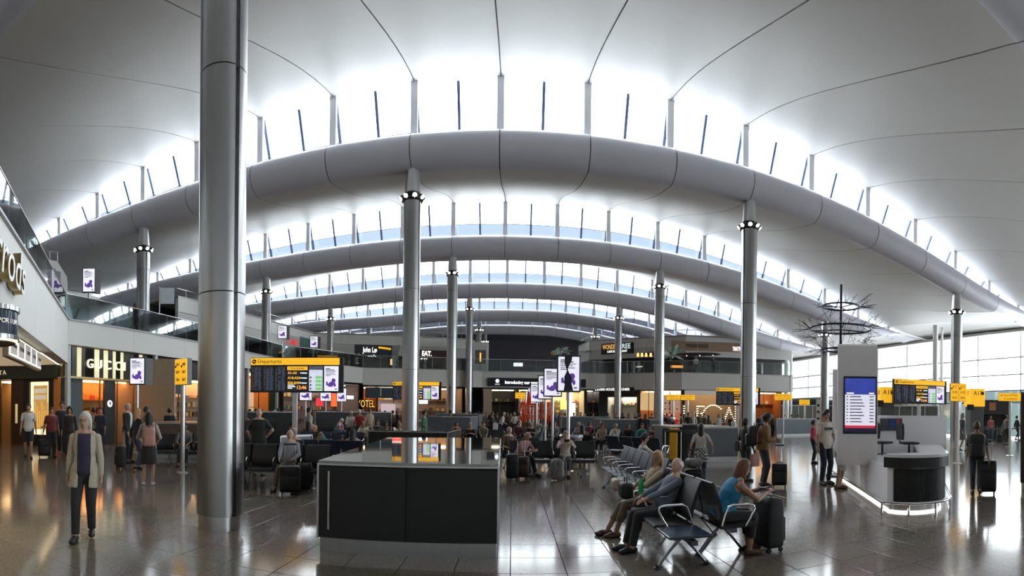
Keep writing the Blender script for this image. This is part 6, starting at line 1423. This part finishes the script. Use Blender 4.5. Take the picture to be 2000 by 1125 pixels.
p, s = stand_at(1935, 862, 814); cast('woman in pink top and jeans walking towards us in front of the dark kiosk', walk(.25), p, -bear(p), s, fem=True, top=(.48, .12, .13), sleeve=.3, bottom=JEAN, hair='long', haircol='brown', skin='tan', vox=.016)
p, s = stand_at(1965, 869, 812); cast('man in grey shirt pulling a tilted suitcase near the right edge', walk(.3), p, -bear(p) + 2.3, s, top=(.17, .17, .18), sleeve=1.5, bottom=BLK, haircol='black', skin='tan', vox=.016); i_f = (p, s)
p, s = stand_at(1986, 860, 813); cast('person in black walking beyond the grey shirt man at the right edge', walk(.3), p, -bear(p) + 2.0, s, top=BLK, sleeve=1.9, bottom=BLK, haircol='black', vox=.02, fine=False)

# ---------------------------------------------------------------- crowd kinds shared by many people in the distance
TS = {}
for key, J, st in (
    ('stand', joints(hands=((.24, -.06, .84), (-.20, -.22, 1.02)), look=.3), dict(haircol='black')), ('standf', joints(hands=((.18, -.20, 1.02), (-.24, -.04, .84)), look=-.3), dict(fem=True, hair='long', haircol='brown')),
    ('walk', walk(.38), dict(haircol='brown')), ('walkf', walk(.3), dict(fem=True, hair='bob', haircol='blond')), ('bend', joints(lean=.35, nod=.3, hands=((.15, -.35, 1.0), (-.15, -.35, .98))), dict(hair='cap', haircol='white')),
    ('sit', sit(), dict(haircol='black')), ('sitf', sit(lean=.0, look=.4, nod=.2), dict(fem=True, hair='long', haircol='black')), ('sitlean', sit(lean=.42, nod=.35, hands=((.10, -.42, .78), (-.10, -.42, .78))), dict(haircol='grey')), ('sitold', sit(lean=-.1, look=-.4), dict(hair='balding', haircol='white'))):
    st.update(J=J, shoes=True, top=GREY, bottom=BLK, sleeve=1.4, fine=False, vox=.021); st.setdefault('hair', 'short'); TS[key] = queue(st)
finish()
PEOPLE = [instance(S, lab, loc, rz, sc_) for S, lab, loc, rz, sc_ in CAST]
COL = {'black': BLK, 'navy': NAVY, 'white': WHT, 'grey': GREY, 'red': (.38, .03, .035), 'teal': (.03, .20, .20), 'pink': (.55, .10, .20), 'blue': (.06, .11, .22), 'green': (.03, .16, .08), 'beige': (.34, .28, .20), 'brown': (.10, .06, .04), 'olive': (.10, .10, .05), 'maroon': (.12, .02, .04), 'lilac': (.25, .22, .32)}
HC = lambda c: mat('hair_' + c, {'white': (.55, .54, .52), 'grey': (.26, .25, .24), 'black': (.01, .009, .009), 'brown': (.06, .035, .02), 'blond': (.42, .26, .11), 'red': (.14, .055, .025), 'fair': (.3, .22, .14)}[c])
def crowd(kind, px, d, yaw, top, bottom, label, h=1.0, hair=None, z=0.0, sk='tan'):
    """yaw: 0 faces us, pi faces away, +pi/2 faces right"""
    if isinstance(px, tuple): p = seat_of(*px); yaw = bear(p) + px[2]; h = .98
    else: p = at_d(px, 800, d)
    col = {'top': cloth(COL[top]), 'trousers': cloth(COL[bottom])}
    if hair: col['hair'] = HC(hair)
    return instance(TS[kind], label, (p.x, p.y, z), -bear(p) + yaw, h, col, 'people in the crowd', sk)
for a in (
 ('stand', 183, 19.4, 2.6, 'beige', 'black', 'person in beige standing at the luxury shop window, behind the white haired woman', 1.0),
 ('stand', 196, 19.2, -.5, 'navy', 'navy', 'attendant in navy suit at the luxury shop window', 1.0),
 ('stand', 286, 17.6, 1.6, 'grey', 'black', 'person in grey hooded top behind the pink backpack woman', 1.02),
 ('stand', 331, 20.5, 2.8, 'black', 'black', 'person in black at the bag shop, left of the yellow sign pole', 1.0),
 ('sitf', (-9.0,12.6,.5,4,1), None, 0, 'grey', 'black', 'person sitting with a white bag, right of the pink backpack woman', 1.0),
 ('sitlean', (-9.0,12.6,.5,4,2), None, 0, 'navy', 'navy', 'person sitting bent forward just left of the yellow sign pole', 1.0),
 ('sit', (-9.0,12.6,.5,4,3), None, 0, 'black', 'black', 'person in black sitting between the yellow sign pole and the huge column', 1.0),
 ('standf', 478, 15.0, 2.9, 'black', 'black', 'person in black at the right edge of the huge near column', .97),
 ('stand', 500, 24.0, .4, 'navy', 'black', 'dark figure in front of the orange lit shop, left one', 1.0),
 ('standf', 512, 24.5, .8, 'grey', 'black', 'grey haired figure in front of the orange lit shop, middle one', .98),
 ('bend', 527, 24.0, 1.6, 'black', 'black', 'dark figure bending to the right in front of the orange lit shop', 1.0),
 ('sit', (-6.9,18.0,.15+PI,5,4), None, 0, 'navy', 'black', 'seated person in navy behind the orange bag man', 1.0),
 ('sitf', (-6.9,18.0,.15+PI,5,3), None, 0, 'olive', 'black', 'seated person in olive top left of the hot pink top', 1.0),
 ('bend', 660, 20.0, 2.2, 'pink', 'black', 'person in hot pink top and white hat behind the lying person', .82),
 ('sitold', (-6.9,18.0,.15+PI,5,1), None, 0, 'blue', 'navy', 'grey haired person in blue shirt seated behind the lying person', 1.04),
 ('sit', (-7.2,22.2,.1,5,1), None, 0, 'teal', 'black', 'seated person in teal shirt left of the red shirt man', 1.08),
 ('bend', 683, 24.9, .3, 'white', 'grey', 'person in white with white cap, left of the red shirt man', 1.0),
 ('bend', 705, 24.6, -.3, 'red', 'black', 'man in red shirt and white cap standing among the seats', 1.04),
 ('stand', 722, 25.0, .6, 'beige', 'beige', 'tall beige dressed person right of the red shirt man', 1.06),
 ('sitlean', (-7.2,22.2,.1,5,3), None, 0, 'white', 'black', 'person in white leaning over the seats below the beige dressed person', 1.05),
 ('sit', (-7.2,22.2,.1,5,4), None, 0, 'black', 'black', 'dark dressed person seated left of the low dark counter', 1.0),
 ('sitf', (-4.95,20.9,.1,2,0), None, 0, 'lilac', 'navy', 'person in lilac sitting with crossed arms left of the middle column', 1.1),
 ('sitlean', (-4.95,20.9,.1,2,1), None, 0, 'grey', 'black', 'person in grey leaning forward beside the middle column', 1.1),
 ('stand', 829, 22.4, 1.3, 'green', 'green', 'person in green standing right of the middle column', 1.0),
 ('stand', 856, 36.0, .5, 'black', 'black', 'distant person in black right of the green dressed person', 1.0),
 ('standf', 868, 35.0, -.4, 'white', 'black', 'distant woman in white, second right of the green dressed person', .97),
 ('stand', 880, 29.5, 1.8, 'black', 'black', 'distant broad person in black left of the second column', 1.03),
 ('sitf', (-1.55,22.6,.1,4,0), None, 0, 'red', 'black', 'woman in red top sitting right of the low dark counter', 1.0),
 ('sitlean', (-1.55,22.6,.1,4,1), None, 0, 'black', 'black', 'man in black sitting beside the woman in red', 1.02),
 ('sit', (-1.55,22.6,.1,4,2), None, 0, 'olive', 'grey', 'seated person in olive right of the man in black', 1.0),
 ('sitlean', (-1.6,28.0,.2,4,2), None, 0, 'navy', 'black', 'seated person in navy below the dark entrance', 1.05),
 ('standf', 962, 27.8, 1.4, 'black', 'black', 'woman in black holding a white paper bag, below the dark entrance', 1.0),
 ('stand', 918, 42, .4, 'navy', 'black', 'far figure at the left side of the dark entrance', 1.0),
 ('stand', 936, 41, 2.4, 'black', 'black', 'far figure second from the left in the dark entrance', 1.02),
 ('standf', 950, 43, .2, 'grey', 'navy', 'far figure with grey top in the dark entrance', .98),
 ('bend', 978, 33, 1.4, 'white', 'black', 'far person in white bending, right of the paper bag woman', 1.0),
 ('stand', 992, 40, -.4, 'brown', 'black', 'far person in brown in the dark entrance', 1.0),
 ('bend', 1004, 37, .2, 'white', 'black', 'far person with white cap left of the red lattice', 1.0),
 ('sitf', (1.2,24.8,0,4,0), None, 0, 'maroon', 'black', 'seated person in maroon below the red lattice', 1.0),
 ('sitlean', (1.2,24.8,0,4,1), None, 0, 'black', 'black', 'seated person in black directly below the red lattice', 1.0),
 ('sitf', (2.25,18.5,PI-.1,2,0), None, 0, 'brown', 'black', 'brown haired woman sitting right of the largest screen pole', 1.0),
 ('sit', (1.2,24.8,0,4,3), None, 0, 'grey', 'black', 'seated person in grey between the second and first screen poles', 1.0),
 ('sitlean', (4.0,26.0,0,5,1), None, 0, 'lilac', 'grey', 'seated person in lilac reading, left of the white haired man', 1.05),
 ('sitf', (4.0,26.0,0,5,2), None, 0, 'maroon', 'black', 'seated woman in maroon left of the white haired man', 1.05),
 ('sitold', (4.0,26.0,0,5,3), None, 0, 'black', 'black', 'white haired man in black sitting in profile, facing left', 1.08),
 ('standf', 1094, 44, .3, 'black', 'black', 'far shopper left in front of the bright duty free shop', 1.0),
 ('stand', 1121, 44.5, 2.6, 'navy', 'black', 'far shopper in the middle of the bright duty free shop', 1.0),
 ('stand', 1134, 43.5, -.6, 'black', 'black', 'far shopper right in front of the bright duty free shop', 1.02),
 ('stand', 1187, 36.5, 2.8, 'grey', 'grey', 'pale dressed person at the currency kiosk seen from behind', 1.0),
 ('standf', 1228, 36.0, .2, 'maroon', 'maroon', 'woman in maroon at the right of the currency kiosk', 1.0),
 ('stand', 1250, 27.5, 2.4, 'black', 'black', 'left one of two people in black by the second beam column', 1.0),
 ('standf', 1261, 27.2, 2.9, 'black', 'navy', 'right one of two people in black by the second beam column', .98),
 ('sitf', (5.0,21.7,-.5,5,0), None, 0, 'beige', 'black', 'woman in beige sitting at the left of the right hand seats, facing left', 1.04),
 ('bend', 1207, 21.6, -1.0, 'white', 'white', 'small child with a white hat standing by the right hand seats', .62),
 ('sitold', (5.0,21.7,-.5,5,1), None, 0, 'white', 'beige', 'man in white shirt sitting between the child and the dark long haired woman', 1.06),
 ('sitf', (5.0,21.7,-.5,5,2), None, 0, 'black', 'black', 'dark long haired woman sitting left of the teal top person', 1.05),
 ('sit', (5.0,21.7,-.5,5,3), None, 0, 'teal', 'black', 'person in teal top sitting right of the dark long haired woman', 1.08),
 ('sitlean', (5.0,21.7,-.5,5,4), None, 0, 'maroon', 'black', 'person in maroon sitting behind the teal top person', 1.05),
 ('stand', 1303, 38.0, .4, 'black', 'black', 'far person in black before the red glossy display', 1.0),
 ('bend', 1318, 30.0, -1.0, 'navy', 'black', 'person bending over the seats beyond the trolley counter', .9),
 ('stand', 1345, 34.0, .3, 'black', 'black', 'tall person in black below the right yellow sign', 1.05),
 ('standf', 1358, 33.0, 1.2, 'grey', 'black', 'woman in grey below the bulb lit letters, left part', 1.0),
 ('stand', 1375, 31.0, -.8, 'olive', 'olive', 'person in olive below the bulb lit letters, middle', 1.03),
 ('standf', 1404, 37.0, .2, 'white', 'grey', 'woman in white below the round bulb letter', 1.0),
 ('sitf', (8.6,22.0,0,5,3), None, 0, 'black', 'black', 'seated person in black beyond the trolley counter, left one', 1.0),
 ('sit', (8.6,22.0,0,5,4), None, 0, 'navy', 'black', 'seated person in navy beyond the trolley counter, right one', 1.0),
 ('bend', 1437, 28.0, -1.2, 'white', 'black', 'person with white head cover left of the tan jacket column', .95),
 ('stand', 1484, 40.0, .3, 'navy', 'black', 'far person in navy in front of the orange brown shop, left one', 1.0),
 ('standf', 1496, 41.0, -.5, 'grey', 'black', 'far woman in grey in front of the orange brown shop, right one', 1.0),
 ('stand', 1532, 47.5, .5, 'black', 'black', 'far person in black behind the pale topped cafe counter, left one', 1.0),
 ('stand', 1547, 47, 2.0, 'black', 'navy', 'far person in black behind the pale topped cafe counter, middle one', 1.02),
 ('standf', 1568, 46.5, -.4, 'black', 'black', 'far woman in black behind the pale topped cafe counter, right one', .97),
 ('stand', 618, 34.0, .6, 'black', 'black', 'far person in black below the screens under the departures board, left one', 1.0),
 ('standf', 640, 35.0, -.3, 'navy', 'black', 'far person in navy below the screens under the departures board, right one', 1.0),
 ('stand', 752, 36.0, .3, 'maroon', 'black', 'far person in maroon before the pale red striped shop', 1.0),
 ('standf', 775, 37.0, -.6, 'black', 'black', 'far woman in black before the pale red striped shop', 1.0),
 ('stand', 1392, 48.5, .2, 'black', 'black', 'diner in black upstairs behind the right balustrade', 1.0, None, 5.5),
 ('standf', 1358, 48.5, -.2, 'white', 'black', 'diner in white upstairs behind the right balustrade', 1.0, None, 5.5),
 ('stand', 700, 48.5, .2, 'black', 'black', 'person in black upstairs below the white lettered store sign', 1.0, None, 5.5),
 ('standf', 262, 27.0, .5, 'grey', 'black', 'person in grey upstairs left of the left gallery column', 1.0, None, 5.5)):
    crowd(*a)
rng = random.Random(21)
spots = [(488, 26), (542, 27), (556, 25.5), (609, 30), (628, 33), (651, 34), (664, 32), (676, 35), (694, 33), (708, 36), (731, 34), (745, 32), (767, 34), (786, 38), (841, 39), (850, 36.5), (893, 41), (905, 39), (929, 37), (943, 38), (957, 40), (971, 37), (985, 42), (998, 44), (1012, 41), (1076, 41), (1086, 38), (1104, 40), (1142, 40), (1158, 41), (1204, 39), (1216, 41), (1241, 39), (1273, 38), (1296, 41), (1312, 34), (1331, 37), (1366, 39), (1384, 36), (1413, 40), (1428, 37), (1448, 39), (1508, 43), (1521, 46), (1559, 47)]
REG = ((0, 'before the orange lit shop'), (600, 'below the departures board'), (700, 'left of the middle column'), (800, 'just right of the middle column'), (920, 'in front of the dark entrance'), (1060, 'before the bright duty free shop'), (1200, 'around the currency kiosk'), (1290, 'before the pink shop'), (1360, 'below the bulb lit letters'), (1500, 'behind the pale topped cafe counter'))
ORD = ('first', 'second', 'third', 'fourth', 'fifth', 'sixth', 'seventh', 'eighth', 'ninth'); seen = {}
for px, d in spots:
    reg = [r for a, r in REG if px >= a][-1]; seen[reg] = seen.get(reg, 0) + 1; kd = rng.choice(('stand', 'standf', 'walk', 'walkf', 'stand')); tp = rng.choice(('black', 'navy', 'black', 'brown', 'maroon', 'olive'))
    crowd(kd, px, d, rng.uniform(-2.8, 2.8), tp, rng.choice(('black', 'navy')), '%s far figure from the left %s, in %s top' % (ORD[seen[reg] - 1], reg, tp), rng.uniform(.95, 1.05), rng.choice(('black', 'brown', 'black', 'grey')))['group'] = 'small far figures in dark clothes'

# ---------------------------------------------------------------- things people carry or have beside them
def worn(label, who, name, cat='bag'):
    p, rz, s = who; t = thing(name, label, cat, (p.x, p.y, 0), rz); t.scale = (s,) * 3; return t
M_pinkb = mat('dusty_pink_canvas', (.42, .22, .17), .7, bump=.3, scale=30)
backpack(worn('dusty pink backpack worn by the woman in pale cardigan', i_pink, 'pink_backpack', 'backpack'), M_pinkb, z=1.16, y=.24, s=.95)
backpack(worn('small dark backpack worn by the young man in white t-shirt', i_wt, 'dark_backpack', 'backpack'), M_case, z=1.2, y=.24, s=.9)
backpack(worn('black backpack on the tan jacket man', i_tan, 'black_backpack', 'backpack'), M_case, z=1.2, y=.27, s=1.05)
backpack(worn('big black backpack on the young man leaving on the right', i_r, 'large_black_backpack', 'backpack'), M_case, z=1.17, y=.28, s=1.25)
t = worn('brown boxy bag carried by the woman left of the tan jacket man', i_tote, 'boxy_bag'); MB().rbox((.30, -.10, .98), (.16, .42, .30), .03, rz=.2).build('bag', mat('brown_box_leather', (.075, .055, .04), .45), t); MB().tube([(.30, -.25, 1.12), (.28, -.2, 1.32), (.25, -.02, 1.36), (.30, .05, 1.12)], .012, 6).build('strap', M_black, t)
t = worn('striped paper bag hanging from the hand of the woman left of the tan jacket man', i_tote, 'paper_bag'); MB().rbox((-.26, -.12, .60), (.12, .28, .34), .015).build('bag', mat('striped_paper', (.45, .36, .30), .7, col2=(.35, .08, .06), scale=5, stretch=(.2, .2, 6)), t); MB().tube([(-.26, -.2, .77), (-.25, -.12, .92), (-.26, -.04, .77)], .006, 5).build('handle', M_black, t)
t = worn('orange carrier bag held by the white shirt man', i_or, 'orange_bag'); MB().rbox((.22, -.26, .88), (.10, .30, .36), .04).build('bag', mat('orange_plastic', (.60, .14, .06), .5), t); MB().tube([(.22, -.34, 1.05), (.21, -.25, 1.12), (.22, -.16, 1.05)], .008, 5).build('handle', mat('orange_plastic', (.6, .14, .06)), t)
t = thing('white_paper_bag', 'white paper bag held by the woman in black below the dark entrance', 'bag', at_d(968, 800, 27.5) * 1.0); t.location.z = .95; MB().rbox((0, 0, 0), (.26, .12, .36), .01).build('bag', mat('white_paper', (.7, .7, .7), .7), t); MB().tube([(-.07, 0, .18), (0, 0, .27), (.07, 0, .18)], .008, 5).build('handle', M_white, t)
for who, txt_, z in ((i_kap, 'KAPPA', 1.30),):
    t = [o for o in PEOPLE if o['label'].startswith('young man in white printed')][0]; o = text(t, txt_, .085, M_ink, (0, -.134, z), depth=.010, name='shirt_print', width=.24, bold=.002); o['label'] = 'dark lettering printed on the chest'
t = thing('phone', 'small dark phone in the hands of the white top woman', 'phone', (i_ph.x, i_ph.y - .33, .97)); MB().rbox((0, 0, 0), (.15, .012, .075), .008, rx=.4).build('case', M_black, t); MB().box((0, .0085, .0), (.13, .003, .06), rx=.4).build('screen', M_scrd, t)
t = thing('tablet', 'tablet held on top of the upright suitcase by the blue top woman', 'tablet', (i_b.x + .58, i_b.y - .02, .76), HP); MB().rbox((0, 0, 0), (.19, .26, .014), .012, rx=.35).build('case', mat('navy_tablet', (.025, .035, .06), .4), t); MB().box((0, -.002, .009), (.165, .23, .003), rx=.35).build('screen', mat('tablet_screen', (.10, .13, .20), .2, emit=.15), t)
suitcase('large upright black suitcase in front of the blue top woman', i_b.x + .60, i_b.y + .02, HP + .1, h=.60, w=.40, d=.25, handle=False)
suitcase('black suitcase pulled by the man in dark red shirt', *(at_d(87, 800, 17.8).to_2d()), .9, h=.56, w=.42)
p = ground(236, 916); suitcase('tilted black suitcase behind the black suit man', p.x, p.y, -1.0, h=.6, w=.40, tilt=.0, z=0)
p = ground(1522, 952); suitcase('upright black cabin suitcase with raised handle, right of the tan jacket man', p.x, p.y, -.5, h=.50, w=.36)
p = ground(1927, 965); suitcase('black suitcase wheeled by the young man with the big backpack', p.x, p.y, -.85, h=.68, w=.42, d=.26)
p = ground(1952, 866); suitcase('small black suitcase pulled by the grey shirt man at the right edge', p.x, p.y, -.4, h=.55)
p = ground(1354, 958); suitcase('black suitcase with bags on top pulled by the plaid shirt girl', p.x, p.y, -.2, h=.42, w=.40)
t = thing('holdall', 'dark holdall lying on the suitcase of the plaid shirt girl', 'bag', (p.x, p.y - .02, .51), .3); MB().rbox((0, 0, .12), (.40, .24, .19), .08, n=4).build('bag', mat('dark_print_bag', (.03, .03, .035), .5, col2=(.2, .2, .2), scale=12), t, smooth=50); MB().tube([(-.1, 0, .2), (-.07, 0, .28), (.07, 0, .28), (.1, 0, .2)], .011, 6).build('handle', M_black, t)
p = ground(566, 966); suitcase('black suitcase in front of the luggage man, left one', p.x, p.y, .45, h=.52, w=.42, d=.3)
p = ground(592, 958); t = thing('black_rucksack', 'bulging black rucksack standing right of the luggage man', 'backpack', (p.x, p.y, 0), .6); backpack(t, M_case, z=.30, y=0, s=1.2)
p = ground(1018, 936); suitcase('dark red suitcase in front of the pinkish shirt man', p.x, p.y, .1, h=.52, w=.36, m=mat('dark_red_case', (.045, .012, .014), .5))
p = ground(1000, 938); suitcase('black suitcase beside the dark red one', p.x, p.y, .1, h=.6, w=.3, handle=False)
p = ground(1088, 938); t = thing('white_backpack', 'black and white backpack on the floor at the phone woman feet', 'backpack', (p.x, p.y, 0), .2); backpack(t, mat('black_white_bag', (.03, .03, .03), .6, col2=(.45, .43, .40), scale=3.0), z=.27, y=0, s=1.1)
p = ground(1145, 884); suitcase('pale suitcase with raised handle right of the striped bin', p.x, p.y, .2, h=.45, w=.36, m=mat('pale_case', (.35, .36, .38), .4))
p = ground(1206, 886); t = thing('patterned_bag', 'brown patterned bag on the floor by the right hand seats', 'bag', (p.x, p.y, 0), .4); MB().rbox((0, 0, .25), (.5, .34, .48), .10, n=4).build('bag', mat('brown_pattern', (.07, .055, .045), .6, col2=(.18, .15, .12), scale=25), t, smooth=50); MB().tube([(-.14, 0, .48), (-.1, 0, .66), (.1, 0, .66), (.14, 0, .48)], .014, 6).build('handle', M_black, t)
t = thing('hand_bag', 'small black bag held on the lap by the bald older man', 'bag', (i_m.x - .40, i_m.y - .02, .62), -HP); MB().rbox((0, 0, .10), (.26, .16, .20), .05, n=4).build('bag', M_case, t, smooth=50); MB().tube([(-.08, 0, .19), (-.05, 0, .27), (.05, 0, .27), (.08, 0, .19)], .010, 6).build('handle', M_black, t)
t = thing('green_bottle', 'bright green bottle top between the couple', 'bottle', (1.74, 6.72, .62)); MB().lathe([(.036, 0), (.036, .16), (.022, .20), (.016, .22)], n=14).build('bottle', mat('green_plastic', (.015, .45, .12), .3), t, smooth=40); MB().lathe([(.019, .22), (.019, .245)], n=12).build('cap', M_black, t)
t = thing('cream_handbag', 'cream handbag on the lap of the blond woman', 'bag', (i_w.x - .36, i_w.y + .05, .62), -HP); MB().rbox((0, 0, .08), (.28, .18, .16), .05, n=4).build('bag', mat('cream_bag', (.42, .34, .25), .6), t, smooth=50); MB().tube([(-.1, 0, .15), (0, 0, .24), (.1, 0, .15)], .009, 6).build('handle', M_steel2, t)
p = at_d(1352, 800, 12.9)
for px, py, lab, w, c in ((655, 893, 'pale paper litter', .05, WHT),): pass
